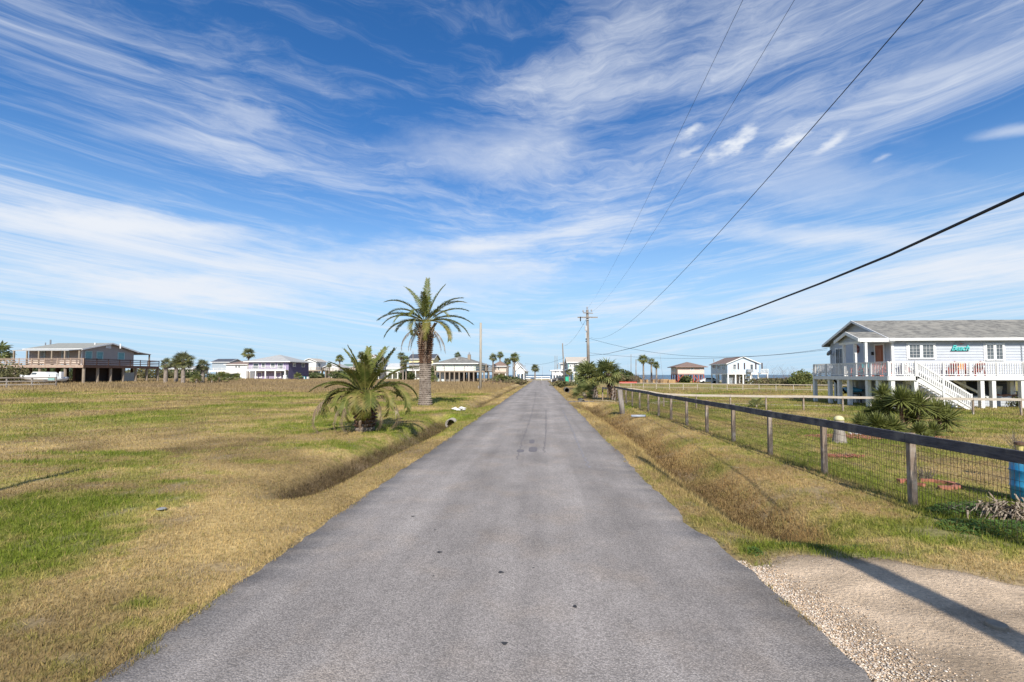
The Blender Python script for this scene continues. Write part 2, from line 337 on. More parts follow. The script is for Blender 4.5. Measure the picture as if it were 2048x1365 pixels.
# ------------------------------------------------------------------ ground sheet
def axis(lo, hi, step, ext, g):
    a = list(np.arange(lo, hi + 1e-6, step)); s = step; v = a[-1]
    while v < ext[1]: s *= g; v += s; a.append(v)
    s = step; v = a[0]; b = []
    while v > ext[0]: s *= g; v -= s; b.append(v)
    return np.array(b[::-1] + a)
gx = axis(-9.5, 9.5, 0.11, (-4000, 4000), 1.06); gy = axis(1.0, 32.0, 0.14, (-60, 900), 1.035)
X, Y = np.meshgrid(gx, gy); xs, ys = X.ravel(), Y.ravel(); zs = hgt(xs, ys)
nx, ny = len(gx), len(gy); idx = np.arange(nx * ny).reshape(ny, nx)
Fq = np.stack([idx[:-1, :-1].ravel(), idx[:-1, 1:].ravel(), idx[1:, 1:].ravel(), idx[1:, :-1].ravel()], 1)
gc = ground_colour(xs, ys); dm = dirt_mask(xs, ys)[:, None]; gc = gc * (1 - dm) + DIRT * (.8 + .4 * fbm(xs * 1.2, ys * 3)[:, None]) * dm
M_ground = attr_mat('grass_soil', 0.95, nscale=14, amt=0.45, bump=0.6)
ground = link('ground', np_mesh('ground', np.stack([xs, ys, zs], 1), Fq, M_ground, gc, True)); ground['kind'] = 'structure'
# sea
m = MB(); m.add([(-9000, 222, -1.15), (9000, 222, -1.15), (9000, 11000, -1.15), (-9000, 11000, -1.15)], [(0, 1, 2, 3)])
M_sea = mat('sea_water', (0.035, 0.085, 0.13), (0.05, 0.11, 0.15), scale=0.02, rough=0.35, bump=0.9, bscale=0.25, stretch=(.4, 1, 1), spec=0.4)
m.build('sea', M_sea, kind='structure')
# ------------------------------------------------------------------ road
def road_mat():
    m = bpy.data.materials.new('worn_asphalt'); m.use_nodes = True; nt = m.node_tree; N = nt.nodes.new; L = nt.links.new; b = nt.nodes['Principled BSDF']
    b.inputs['Roughness'].default_value = 0.9; b.inputs['Specular IOR Level'].default_value = 0.25
    g = N('ShaderNodeNewGeometry').outputs['Position']
    def noise(s, d=4, st=(1, 1, 1), r=.6):
        mp = N('ShaderNodeMapping'); mp.inputs['Scale'].default_value = st; L(g, mp.inputs[0]); n = N('ShaderNodeTexNoise'); n.inputs['Scale'].default_value = s; n.inputs['Detail'].default_value = d; n.inputs['Roughness'].default_value = r; L(mp.outputs[0], n.inputs[0]); return n.outputs[0]
    def mr(v, a, b_, lo, hi):
        n = N('ShaderNodeMapRange'); n.inputs[1].default_value = a; n.inputs[2].default_value = b_; n.inputs[3].default_value = lo; n.inputs[4].default_value = hi; L(v, n.inputs[0]); return n.outputs[0]
    def mul(a, b_):
        n = N('ShaderNodeMath'); n.operation = 'MULTIPLY'; L(a, n.inputs[0]); L(b_, n.inputs[1]); return n.outputs[0]
    vor = N('ShaderNodeTexVoronoi'); vor.inputs['Scale'].default_value = 95; L(g, vor.inputs['Vector'])
    sp = N('ShaderNodeSeparateColor'); L(vor.outputs['Color'], sp.inputs[0])
    stone = mr(sp.outputs[0], 0, 1, .74, 1.28)
    gaps = mr(vor.outputs['Distance'], .3, .75, 1.05, .72)
    fine = mr(noise(150, 3), .3, .7, .8, 1.2)
    blotch = mr(noise(.7, 6, (1, .6, 1), .65), .32, .68, .76, 1.22)
    streak = mr(noise(1.0, 4, (2.2, .10, 1)), .3, .7, .86, 1.15)
    sx = N('ShaderNodeSeparateXYZ'); L(g, sx.inputs[0])
    def band(c, w, amp):          # wheel paths, a little polished and paler
        n = N('ShaderNodeMath'); n.operation = 'SUBTRACT'; L(sx.outputs[0], n.inputs[0]); n.inputs[1].default_value = c
        q = N('ShaderNodeMath'); q.operation = 'ABSOLUTE'; L(n.outputs[0], q.inputs[0]); return mr(q.outputs[0], 0, w, 1 + amp, 1)
    v = mul(mul(mul(stone, gaps), mul(fine, blotch)), mul(streak, mul(mul(band(-1.45, .42, .14), band(.38, .42, .13)), mul(band(-2.62, .40, -.16), band(1.85, .40, -.14)))))
    v = mul(v, mr(noise(.35, 3), .35, .65, .93, 1.07))
    tint = N('ShaderNodeMix'); tint.data_type = 'RGBA'; L(mr(noise(1.3, 3), .5, .7, 0, 1), tint.inputs[0]); tint.inputs[6].default_value = (.282, .252, .230, 1); tint.inputs[7].default_value = (.306, .262, .226, 1)
    sc = N('ShaderNodeVectorMath'); sc.operation = 'SCALE'; L(tint.outputs[2], sc.inputs[0]); L(v, sc.inputs['Scale']); L(sc.outputs[0], b.inputs['Base Color'])
    bp = N('ShaderNodeBump'); bp.inputs['Strength'].default_value = .7; bp.inputs['Distance'].default_value = .006; bp.invert = True; L(vor.outputs['Distance'], bp.inputs['Height']); L(bp.outputs[0], b.inputs['Normal'])
    return m
M_road = road_mat()
ry = np.concatenate([np.arange(-14, 26, .05), np.arange(26, 60, .25), np.arange(60, 147, 1.0)]); k = 9; V = []
el = RL + .10 * (fbm(ry * .5, ry * 0 + 3, 3) - .5) + .09 * (fbm(ry * 4, ry * 0 + 8, 3) - .5) + .05 * sm(2.6, 0, ry); er = RRf(ry) + .10 * (fbm(ry * .45 + 9, ry * 0 + 4, 3) - .5) + .09 * (fbm(ry * 3.5, ry * 0 + 5, 3) - .5) - .08 * np.exp(-((ry - 6.0) / .35) ** 2)
for j in range(k):
    t = j / (k - 1); x = el + (er - el) * t; V.append(np.stack([x, ry, ry * 0 + 0.012 + .035 * (1 - (2 * t - 1) ** 2)], 1))
V.insert(0, np.stack([el - .01, ry, ry * 0 - .06], 1)); V.append(np.stack([er + .01, ry, ry * 0 - .06], 1)); k += 2
V = np.stack(V, 1).reshape(-1, 3); idx = np.arange(len(V)).reshape(len(ry), k)
Fq = np.stack([idx[:-1, :-1].ravel(), idx[:-1, 1:].ravel(), idx[1:, 1:].ravel(), idx[1:, :-1].ravel()], 1)
road = link('road', np_mesh('road', V, Fq, M_road, None, True)); road['kind'] = 'structure'
def road_z(x): t = (x - RL) / (RR + .06 - RL); return 0.012 + .035 * (1 - (2 * t - 1) ** 2)
m = MB().box(-60, 60, 147.2, 152, -.3, .06); m.build('cross_road', mat('pale_asphalt', (.3, .29, .28), scale=2), kind='structure')
M_tar = mat('dark_tar', (.035, .033, .035), (.05, .048, .05), 20, .7)
M_patch = mat('tar_patch', (.145, .132, .135), (.17, .155, .16), 30, .9, .5, 90)
for i, (px, py, r) in enumerate([(826, 1033, .028), (879, 1106, .03), (1002, 1147, .032), (1067, 1138, .014), (1150, 1214, .018), (1150, 1216, .02), (1009, 1290, .026), (870, 1061, .016), (867, 1154, .012)]):
    c = G(px, py, .04); z = road_z(c.x); a = []; n = 11
    for k in range(n):
        t = 2 * math.pi * k / n; rr = r * .72 * (1 + .25 * math.sin(3 * t + i)); a.append((c.x + rr * 1.15 * math.cos(t), c.y + rr * math.sin(t), z + .0025))
    a.append((c.x, c.y, z + .0028)); a = [(q[0], q[1], road_z(q[0]) + .004) for q in a]; m = MB(); m.add(a, [(k, (k + 1) % n, n) for k in range(n)]); o = m.build('tar_spot', M_tar, road)
for (px, py, hw, hd) in [(1066, 900, .10, .38), (1041, 903, .085, .2), (1064, 884, .07, .35)]:
    c = G(px, py, .04); z = road_z(c.x) + .004; m = MB(); a = []
    for k in range(14):
        t = 2 * math.pi * k / 14; e = 2.6; cx = abs(math.cos(t)) ** (2 / e) * (1 if math.cos(t) > 0 else -1); cy = abs(math.sin(t)) ** (2 / e) * (1 if math.sin(t) > 0 else -1)
        a.append((c.x + hw * cx * (1 + .1 * random.random()), c.y + hd * cy * (1 + .1 * random.random()), z))
    m.add(a, [tuple(range(14))]); m.build('asphalt_patch', M_patch, road)
def crack(pts, w, name='crack', mm=M_tar):
    ps = [G(a, b, .045) for a, b in pts]; V = []; cur = []
    for i in range(len(ps) - 1):
        n = max(2, int((ps[i + 1] - ps[i]).length / .12))
        for k in range(n): cur.append(ps[i].lerp(ps[i + 1], k / n))
    m = MB(); vv = []
    for i, p in enumerate(cur):
        j = .02 * math.sin(i * 1.7) + random.uniform(-.02, .02); ww = w * (.5 + random.random()); z = road_z(p.x) + .003; vv += [(p.x + j - ww, p.y, z), (p.x + j + ww, p.y, z)]
    m.add(vv, [(2 * i, 2 * i + 1, 2 * i + 3, 2 * i + 2) for i in range(len(cur) - 1)]); m.build(name, mm, road)
crack([(1034, 920), (1042, 890), (1052, 862), (1063, 830), (1070, 800), (1072, 780)], .009, mm=M_patch)
crack([(1178, 935), (1160, 895), (1140, 850), (1125, 820)], .018, mm=mat('pale_seam', (.27, .255, .26), scale=30))
crack([(1088, 905), (1092, 860), (1092, 820)], .010, mm=M_patch)

# ------------------------------------------------------------------ driveway sheet (sand over the verge) and its stones
dx = np.arange(RR - .12, 14, .07); dy = np.arange(-6, 6.2, .07); X, Y = np.meshgrid(dx, dy); xs, ys = X.ravel(), Y.ravel(); ms = dirt_mask(xs, ys)
zs = hgt(xs, ys) + .034 * sm(.25, .95, ms) - .006 + .018 * (fbm(xs * 1.1, ys * 3, 4) - .5) * ms - .03 * (1 - sm(0, .3, ms)) - .02 * np.exp(-((xs - 4.2) / .35) ** 2) * ms
zs = np.where(xs < RRf(ys) + .1, np.minimum(zs, .004), zs)
n1 = fbm(xs * .9, ys * 2.6, 4)[:, None]; n2 = fbm(xs * 7, ys * 7 + 3, 3)[:, None]
cc = np.array([.64, .485, .335]) * (.40 + 1.05 * n1) * (.72 + .55 * n2); br = (1 - sm(.25, .98, ms))[:, None] * .75; cc = cc * (1 - br) + np.array([.19, .14, .085]) * br
idx = np.arange(len(xs)).reshape(len(dy), len(dx)); q = np.stack([idx[:-1, :-1].ravel(), idx[:-1, 1:].ravel(), idx[1:, 1:].ravel(), idx[1:, :-1].ravel()], 1)
keep = (ms[q] > .02).all(1); M_sand = attr_mat('sandy_dirt', .95, nscale=38, amt=.30, bump=.9)
drive = link('driveway', np_mesh('driveway', np.stack([xs, ys, zs], 1), q[keep], M_sand, cc, True)); drive['kind'] = 'structure'
OCT = np.array([(1, 0, 0), (-1, 0, 0), (0, 1, 0), (0, -1, 0), (0, 0, 1), (0, 0, -1)], float); OF = np.array([(0, 2, 4), (2, 1, 4), (1, 3, 4), (3, 0, 4), (2, 0, 5), (1, 2, 5), (3, 1, 5), (0, 3, 5)])
def stones(name, x, y, z, s, cols, mt, flat=.5):
    n = len(x); rs = np.random.RandomState(5); sc = s[:, None] * np.stack([rs.uniform(.7, 1.4, n), rs.uniform(.6, 1.1, n), rs.uniform(flat * .6, flat * 1.2, n)], 1)
    th = rs.uniform(0, 6.28, n); V = OCT[None] * sc[:, None, :] + rs.uniform(-.12, .12, (n, 6, 3)) * s[:, None, None]; c, si = np.cos(th)[:, None], np.sin(th)[:, None]
    vx = V[..., 0] * c - V[..., 1] * si + x[:, None]; vy = V[..., 0] * si + V[..., 1] * c + y[:, None]; vz = V[..., 2] + z[:, None]
    V = np.stack([vx, vy, vz], 2).reshape(-1, 3); Fc = (OF[None] + 6 * np.arange(n)[:, None, None]).reshape(-1, 3)
    o = link(name, np_mesh(name, V, Fc, mt, np.repeat(cols, 6, 0))); return o
n = 21000; rs = np.random.RandomState(9); t = np.abs(rs.normal(0, .17, n)) + rs.rand(n) * .04; yy = rs.uniform(1.0, 5.2, n); xx = RRf(yy) - .07 + t * (2.6 - .40 * yy); kp = ((dirt_mask(xx, yy) > .6) | ((xx < RRf(yy) + .08) & (yy < 4.9) & (rs.rand(n) < .35))) & (rs.rand(n) < np.clip(1.35 - t * 1.25 + .5 * (fbm(xx * 2, yy * 2) - .5), .05, 1)); xx, yy = xx[kp], yy[kp]
n2_ = 5200; xa = rs.uniform(RR, 9, n2_); ya = rs.uniform(1, 5.4, n2_); kp = dirt_mask(xa, ya) > .75; xx = np.concatenate([xx, xa[kp]]); yy = np.concatenate([yy, ya[kp]])
ss = rs.uniform(.0035, .0105, len(xx)); pal = np.array([(.66, .56, .45), (.76, .67, .56), (.52, .40, .29), (.40, .28, .18), (.36, .31, .27), (.68, .50, .34)])
cs = pal[rs.randint(0, 6, len(xx))] * rs.uniform(.75, 1.1, (len(xx), 1))
zz = hgt(xx, yy) + .032 + .018 * (fbm(xx * 1.1, yy * 3, 4) - .5)
ss[-int(kp.sum()):] *= .62
M_stone = attr_mat('shell_gravel', .8, nscale=90, amt=.25)
gr = stones('gravel', xx, yy, zz, ss, cs, M_stone); props(gr, 'loose pale pebbles and shell along the asphalt edge of the sandy drive', 'gravel', None, 'stuff')
# pale dirt track across the yard
def track(name, pts, w, m, lift=.02):
    V = []; pr = [Vector((a[0], a[1])) for a in pts]; cur = []
    for i in range(len(pr) - 1):
        for k in range(12): cur.append(pr[i].lerp(pr[i + 1], k / 12))
    cur.append(pr[-1]); nn = 7
    for i, p in enumerate(cur):
        d = (cur[min(i + 1, len(cur) - 1)] - cur[max(0, i - 1)]).normalized(); s = Vector((-d.y, d.x)); ww = w * (.8 + .5 * float(fbm(p.x * .4, p.y * .4)))
        for j in range(nn):
            q = p + s * ww * (j / (nn - 1) - .5 + .08 * (float(fbm(p.x * 2 + j, p.y * 2)) - .5)); V.append((q.x, q.y, H(q.x, q.y) + lift * (1 if 0 < j < nn - 1 else -1)))
    idx = np.arange(len(V)).reshape(len(cur), nn); q = np.stack([idx[:-1, :-1].ravel(), idx[:-1, 1:].ravel(), idx[1:, 1:].ravel(), idx[1:, :-1].ravel()], 1)
    o = link(name, np_mesh(name, np.array(V), q, m, None, True)); o['kind'] = 'structure'; return o
M_track = mat('pale_track', (.44, .36, .26), (.34, .27, .17), 1.5, .95, c3=(.2, .19, .08), s3=.9)
track('path', [GT(x, y) for x, y in ((1195, 806), (1240, 804), (1330, 803), (1430, 806), (1530, 810), (1630, 812), (1720, 812))], 1.3, M_track)
track('dirt_road', [GT(x, y)[:2] for x, y in ((1130, 799), (1190, 797), (1236, 798))], 1.2, M_track)
track('driveway_crossing', [GT(x, y)[:2] for x, y in ((1118, 803.5), (1150, 803.5), (1185, 803.5))], 1.2, M_patch, .03)
# ------------------------------------------------------------------ grass blades
def blades(name, n, rmin, rmax, seed, keepf, hf, wf, colf, lean=.9, th=(-1.15, 1.15), label='', cat='grass', cx=0.0):
    rs = np.random.RandomState(seed); a = rs.uniform(th[0], th[1], n); r = np.exp(rs.uniform(math.log(rmin), math.log(rmax), n)); x = cx + r * np.sin(a); y = r * np.cos(a)
    k = keepf(x, y, rs); x, y, r = x[k], y[k], r[k]; n = len(x)
    h = hf(x, y, r, rs); w = wf(x, y, r, rs); z = hgt(x, y) - .004; inr = (x > RL - .12) & (x < RRf(y) + .12); z = np.where(inr, np.maximum(z, .004), z)
    t = rs.uniform(0, 6.283, n); ln = rs.rand(n) * lean; ux, uy = np.cos(t), np.sin(t); f = rs.uniform(0, 6.283, n)
    hx, hy = np.cos(f) * w / 2, np.sin(f) * w / 2; tx = x + ux * ln * h; ty = y + uy * ln * h; tz = z + h * np.sqrt(np.clip(1 - (ln * .75) ** 2, .08, 1))
    V = np.stack([np.stack([x - hx, y - hy, z], 1), np.stack([x + hx, y + hy, z], 1), np.stack([tx, ty, tz], 1)], 1).reshape(-1, 3)
    Fc = np.arange(3 * n).reshape(n, 3); c = colf(x, y, rs)
    o = link(name, np_mesh(name, V, Fc, M_blade, np.repeat(c, 3, 0))); props(o, label, cat, None, 'stuff'); return o
M_blade = attr_mat('grass_blade', .8, trans=.25, nscale=6, amt=.15)
def off_road(x, y):
    j = .30 * (fbm(y * 1.3, x * .7 + 3, 4) - .5) + .18 * (fbm(x * 11, y * 11, 2) - .5); return (x < RL + .0 + j) | (x > RRf(y) + .02 + j)
def bcol(x, y, rs):
    c = ground_colour(x, y, True); v = rs.uniform(.72, 1.42, (len(x), 1)); dry = rs.rand(len(x), 1) < .10; wet = rs.rand(len(x), 1) < .10
    c = c * v; c = np.where(dry, (c + STRAW * 1.1 * v) / 2, c); c = np.where(wet, (c + GREEN * 1.2 * v) / 2, c); return c * 1.05
def mowf(x, y, rs): return off_road(x, y) & (rs.rand(len(x)) > dirt_mask(x, y) * (1.02 + .6 * fbm(x * 4, y * 4, 2))) & (y > -2) & (fbm(x * 2.7 + 9, y * 2.7, 4) + .12 * rs.rand(len(x)) < .80 + (y > 8) * .3)
blades('grass', 1050000, 1.7, 75, 1, mowf,
       lambda x, y, r, rs: (.026 + .0011 * r) * rs.uniform(.5, 1.5, len(x)) * (1 + .7 * greenness(x, y)) * (1 + .5 * sm(5.0, 5.25, x) * (1 - sm(5.3, 5.6, x))), lambda x, y, r, rs: (.0028 + .00075 * r) * rs.uniform(.7, 1.3, len(x)), bcol, .95,
       label='mown winter grass, straw coloured with green patches, on both sides of the road')
def ditchf(x, y, rs):
    a, b = ditches(x, y); p = sm(.16, .34, a) * .9 + sm(.06, .24, b) + .9 * np.exp(-np.abs((x - 2.35) / .38) ** 2) * sm(5.2, 8, y) * (1 - sm(60, 80, y)) + .9 * np.exp(-np.abs((x - 5.05) / .2) ** 2) * sm(4, 5, y) * (1 - sm(30, 40, y)) * .6
    return off_road(x, y) & (rs.rand(len(x)) < p)
def dcol(x, y, rs):
    a, b = ditches(x, y); n = len(x); v = rs.uniform(.6, 1.5, (n, 1)); c = ground_colour(x, y, True) * .5
    gold = np.array([.38, .285, .12]); rust = np.array([.23, .145, .06]); dk = np.array([.085, .06, .028])
    t = fbm(x * 1.6 + 5, y * .8, 3)[:, None]; cr = rust * (1 - sm(.4, .6, t)) + gold * sm(.4, .6, t)
    k = sm(.02, .2, b)[:, None]; base = c * .6 + gold * .45; cr = base * (1 - k) + cr * k
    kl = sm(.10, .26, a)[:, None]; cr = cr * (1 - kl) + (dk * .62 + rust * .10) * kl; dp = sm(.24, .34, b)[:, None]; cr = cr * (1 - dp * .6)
    fg = (sm(4.85, 4.95, x) * sm(.3, .6, fbm(x * 3, y * 1.1, 3)))[:, None]; cr = cr * (1 - fg) + np.array([.10, .115, .03]) * fg
    return cr * v * 1.12
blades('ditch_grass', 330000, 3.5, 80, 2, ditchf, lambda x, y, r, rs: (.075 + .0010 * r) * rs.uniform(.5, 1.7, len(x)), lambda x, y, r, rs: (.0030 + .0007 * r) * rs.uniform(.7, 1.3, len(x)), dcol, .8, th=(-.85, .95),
       label='taller dry brown grass growing along the ditches and under the wire fence')
def weedf(x, y, rs):
    n = fbm(x * .06, y * .1 + 20, 3); L_ = (x < -5) & (y > 44) & (y < 118) & (x > -100 + 0 * y) & (rs.rand(len(x)) < sm(44, 62, y + 26 * (n - .5)))
    return L_ | ((x > 7) & (y > 58) & (y < 100) & (rs.rand(len(x)) < .10))
blades('dry_weeds', 240000, 40, 135, 3, weedf, lambda x, y, r, rs: rs.uniform(.10, .42, len(x)) * (.6 + .8 * fbm(x * .2, y * .2, 2)), lambda x, y, r, rs: .0010 * r * rs.uniform(.5, 1.2, len(x)),
       lambda x, y, rs: (MAUVE * .9 * (1 - fbm(x * .1, y * .1)[:, None]) + STRAW * .95 * fbm(x * .1, y * .1)[:, None]) * rs.uniform(.6, 1.35, (len(x), 1)), .5, th=(-1.05, .6),
       label='band of tall dry mauve brown weeds across the far vacant lots', cat='weeds')
# ------------------------------------------------------------------ shared materials
M_wood = mat('weathered_wood', (.30, .235, .18), (.19, .14, .105), 6, .9, .6, 40, (8, 8, 1.0), c3=(.36, .31, .26), s3=5)
M_rail = mat('grey_stained_rail', (.125, .12, .135), (.06, .058, .07), 7, .85, .8, 40, (9, .8, 9), c3=(.21, .195, .185), s3=3)
M_lightrail = mat('bleached_wood', (.50, .44, .37), (.36, .30, .24), 5, .9, .4, 30, (1, 1, 8))
M_wire = mat('rusty_wire', (.045, .032, .026), (.03, .022, .02), 20, .7)
M_polew = mat('grey_pole_wood', (.25, .215, .185), (.16, .135, .115), 4, .9, .6, 25, (10, 10, .6), c3=(.31, .28, .25), s3=1)
M_cable = mat('black_cable', (.012, .012, .014), scale=10, rough=.5)
M_metal = mat('galvanised_metal', (.42, .43, .45), (.34, .35, .36), 8, .45, metal=.7)
M_white = mat('white_paint', (.74, .735, .72), (.66, .655, .64), 3, .65)
M_whitewood = mat('white_painted_wood', (.72, .71, .69), (.60, .585, .56), 12, .65, .15, 30)
M_dark = mat('near_black', (.02, .02, .022), scale=5, rough=.9)  # near-black colour for tyres, fittings and the disc inside the pipes
M_glass = mat('window_glass', (.045, .06, .075), (.09, .11, .12), 1.2, .08, spec=.6)
M_conc = mat('concrete', (.33, .30, .26), (.21, .19, .165), 8, .9, .5, 50)

def GZ(px, py, off):
    z = 0.0
    for i in range(10): p = G(px, py, z + off); z = H(p.x, p.y)
    return p
# ------------------------------------------------------------------ fences
def wire_mesh(p, q, z0, z1, dx, dz, r, parent):
    """welded wire netting between two ground points, all strands real"""
    p = Vector(p); q = Vector(q); L = (q - p).xy.length; n = int(L / dx); m = MB()
    for i in range(n + 1):
        c = p.lerp(q, i / n); zg = H(c.x, c.y); s = .004 * math.sin(i * 2.1)
        m.tube([(c.x + s, c.y, zg + z0), (c.x - s, c.y, zg + z1)], r, 3, False)
    k = int((z1 - z0) / dz); seg = max(2, int(L / 1.0))
    for j in range(k + 1):
        zz = z0 + (z1 - z0) * j / k; pts = []
        for i in range(seg + 1):
            c = p.lerp(q, i / seg); pts.append((c.x, c.y, H(c.x, c.y) + zz + .004 * math.sin(i * 3 + j)))
        m.tube(pts, r, 3, False)
    return m.build('wire_netting', M_wire, parent, kind='stuff')
def post_fence(label, pts, zt, pw, rail_h, rail_t, mpost, mrail, spacing, mesh_par=None, side=-1, group=None, low_rail=None, thin_rails=()):
    f = empty('wire_fence' if mesh_par else 'rail_fence', (pts[0].x, pts[0].y, H(pts[0].x, pts[0].y)), label, 'fence', group)
    for a, b in zip(pts[:-1], pts[1:]):
        a = Vector((a.x, a.y, 0)); b = Vector((b.x, b.y, 0)); L = (b - a).length; n = max(1, round(L / spacing)); d = (b - a).normalized(); s = Vector((-d.y, d.x, 0)) * side; prev = None
        for i in range(n + 1):
            c = a.lerp(b, i / n); zg = H(c.x, c.y); lx = random.uniform(-.012, .012); top = zg + zt - .002 + random.uniform(0, .012)
            m = MB(); w = pw / 2; m.box(c.x - w, c.x + w, c.y - w, c.y + w, zg - .3, top)
            m.v = [(x + (lx * (z - zg)), y + lx * .7 * (z - zg), z) for x, y, z in m.v]; m.build('post', mpost, f, bevel=.006 if pw > .05 and n < 60 else 0)
            cur = Vector((c.x, c.y, zg))
            if prev is not None:
                for (zc, hh, tt, mm) in [(zt - rail_h / 2, rail_h, rail_t, mrail)] + list(thin_rails):
                    o_ = s * (pw / 2 + tt / 2 + .002); e = .004
                    MB().beam(prev + o_ + Vector((0, 0, zc)) + d * e, cur + o_ + Vector((0, 0, zc)) - d * e, tt, hh).build('rail', mm, f, bevel=.004 if hh > .12 else 0)
            prev = cur
        if mesh_par: wire_mesh(a - s * (pw / 2 + .004), b - s * (pw / 2 + .004), mesh_par[0], mesh_par[1], mesh_par[2], mesh_par[3], mesh_par[4], f)
    return f
y1 = PX(1826, 900, 5.15).y; y2 = PX(1646, 850, 5.12).y; sp = (PX(1341, 800, 5.15).y - y1) / 7 if False else 2.09
fa = Vector((5.12, y1 - sp, 0)); fb = Vector((5.22, y1 + 15 * sp, 0)); print('fence', y1, y2, sp, [PX(p, 800, 5.15).y for p in (1540, 1467, 1413, 1371, 1341)])
post_fence('roadside wire fence with dark grey top board, running away along the verge', [fa, fb], .99, .085, .135, .038, M_wood, M_rail, sp, (.0, .86, .052, .10, .0025), side=1)
f2 = [GZ(*a, .93) for a in ((1205, 783), (1330, 785), (1460, 787.5), (1648, 790), (1850, 793), (2048, 796.5), (2250, 800))]
f2 = [Vector((p.x, p.y, 0)) for p in f2]
post_fence('bleached single board fence with dark posts between the lawn and the beach house', [f2[0], f2[-1]], .93, .085, .14, .038, M_wood, M_lightrail, 2.02, (.0, .80, .08, .11, .0022), side=-1)
f3 = [GZ(*a, .95) for a in ((1238, 765.5), (1420, 767), (1640, 769.5), (1700, 770))]
post_fence('farthest pale rail fence across the dry field behind the yard', [f3[0], f3[-1]], .95, .08, .10, .04, M_lightrail, M_lightrail, 2.02, side=-1, thin_rails=[(.30, .05, .03, M_lightrail)])
a_, b_ = GT(0, 775), GT(110, 770)
post_fence('dark weathered three rail fence in front of the white boat', [GT(-40, 776), GT(112, 770)], 1.25, .12, .13, .04, M_polew, M_polew, 2.3, side=-1, thin_rails=[(.75, .13, .04, M_polew), (.35, .13, .04, M_polew)])
post_fence('white board fence closing the end of the road in front of the sea', [GT(1032, 761), GT(1100, 761)], 1.35, .14, .30, .05, M_white, M_white, 2.6, side=-1, thin_rails=[(.55, .28, .05, M_white)])
post_fence('short white cable fence at the road bend beside the green bin', [GT(1103, 765), GT(1124, 764)], .8, .14, .10, .05, M_white, M_whitewood, 5, side=-1)

# ------------------------------------------------------------------ bare poles
def pole(px, ytop, ybase, r, label, lean=0.0, group='bare wooden poles in the distance', d=None, m=M_polew, cap=False):
    b = GT(px, ybase) if d is None else P(px, ybase, d); b.z = H(b.x, b.y); rg = RM.inverted() @ Vector((b.x, b.y, b.z - CAMH)); dd = -rg.z
    t = P(px + lean, ytop, dd)
    o = MB().tube([(b.x, b.y, b.z - .5), (t.x, t.y, t.z)], [r, r * .82], 8).build('wooden_pole', m, None, True); o = solo(o, label, 'pole', group); o.location.z += 0; return o
pole(961, 646, 781, .16, 'tall bare silvery wooden pole in the weeds, right of the tall date palm', .5, None, m=mat('silver_wood', (.40, .36, .30), (.28, .25, .2), 3, .9, .5, 20, (8, 8, .5)))
pole(957, 772, 780, .10, 'short dark stub post at the foot of the silvery pole', 0, None)
for a in [(1026, 706, 763, .12, 'thin pole standing against the fan palms beside the road end'), (1050, 730, 759, .10, 'short far pole left of the small road end palm'), (1085, 733, 758, .10, 'thin pole at the road end, just right of the small palm'),
          (1110, 712, 760, .10, 'left one of two close thin poles by the far balcony house'), (1114, 712, 760, .10, 'right one of two close thin poles by the far balcony house'),
          (826, 703, 760, .12, 'thin pole in front of the pale yellow house'), (634, 709, 757, .10, 'thin dark pole beside the far white house with decks'), (749, 718, 757, .10, 'thin pale pole in front of the two storey brown roofed house'),
          (806, 733, 757, .10, 'short pale pole among the fan palms left of the yellow house'), (1256, 724, 758, .08, 'thin pole left of the dark straight pole, beyond the red board'), (1262, 709, 761, .12, 'dark straight pole beyond the long red board'),
          (1272, 719, 764, .16, 'stout short dark pole just right of the straight pole'), (1309, 716, 755, .10, 'thin pole behind the two slender fan palms')]:
    pole(*a)
pole(1328, 747 + 5, 762, .10, 'dark leaning pole between the fan palms and the pink house', -9, None) if False else None
for (px, yt, yb, r, ln, lab) in [(1326, 709, 758, .12, -6, 'dark leaning pole between the fan palms and the salmon house'), (1435, 719, 766, .13, -8, 'dark leaning pole against the pale blue stilt house'), (1129, 687, 766, .15, -4, 'tall leaning wooden pole by the road, left of the utility pole')]:
    pole(px, yt, yb, r, lab, ln)
# leaning wooden stub post beside the fence and the pipe at its foot
b = GT(1246, 829); dd = 20.5; t = G(1241, 779, .95) ; t = Vector((b.x - .12, b.y + .10, b.z + 1.14))
o = MB().tube([(b.x, b.y, b.z - .2), t[:]], [.13, .115], 10).build('leaning_post', M_polew, None, True); solo(o, 'thick round leaning timber post on the verge outside the wire fence', 'post')
b = GT(1277, 836); o = MB().tube([(b.x - .30, b.y, b.z + .07), (b.x + .30, b.y + .05, b.z + .07)], .055, 10).build('grey_pipe', mat('grey_plastic', (.33, .36, .42), rough=.4), None, True); solo(o, 'short grey pipe lying on the verge near the leaning post', 'pipe')

# ------------------------------------------------------------------ utility poles and their lines
UB = P(1178, 772, 54); UB.z = H(UB.x, UB.y)
up = empty('utility_pole', UB, 'tall wooden utility pole with two crossarms rising behind the fan palms', 'utility pole')
def zat(py, px=1175): return PY(px, py, UB.y).z
tz = zat(620); MB().tube([(UB.x, UB.y, UB.z - .5), (UB.x - .14, UB.y, tz)], [.19, .14], 10).build('pole', M_polew, up, True)
uw = lambda px, py: PY(px, py, UB.y)
MB().beam(uw(1155, 635.6) + Vector((0, -.2, 0)), uw(1195, 635.6) + Vector((0, -.2, 0)), .1, .12).build('crossarm', M_polew, up)
MB().beam(uw(1166, 626.5) + Vector((0, -.2, 0)), uw(1185.5, 627.5) + Vector((0, -.2, 0)), .08, .09).build('crossarm', M_polew, up)
for sx_ in (-1, 1): MB().beam(uw(1174, 640.5) + Vector((0, -.28, 0)), uw(1174 + 7.5 * sx_, 636.5) + Vector((0, -.28, 0)), .04, .04).build('brace', M_metal, up)
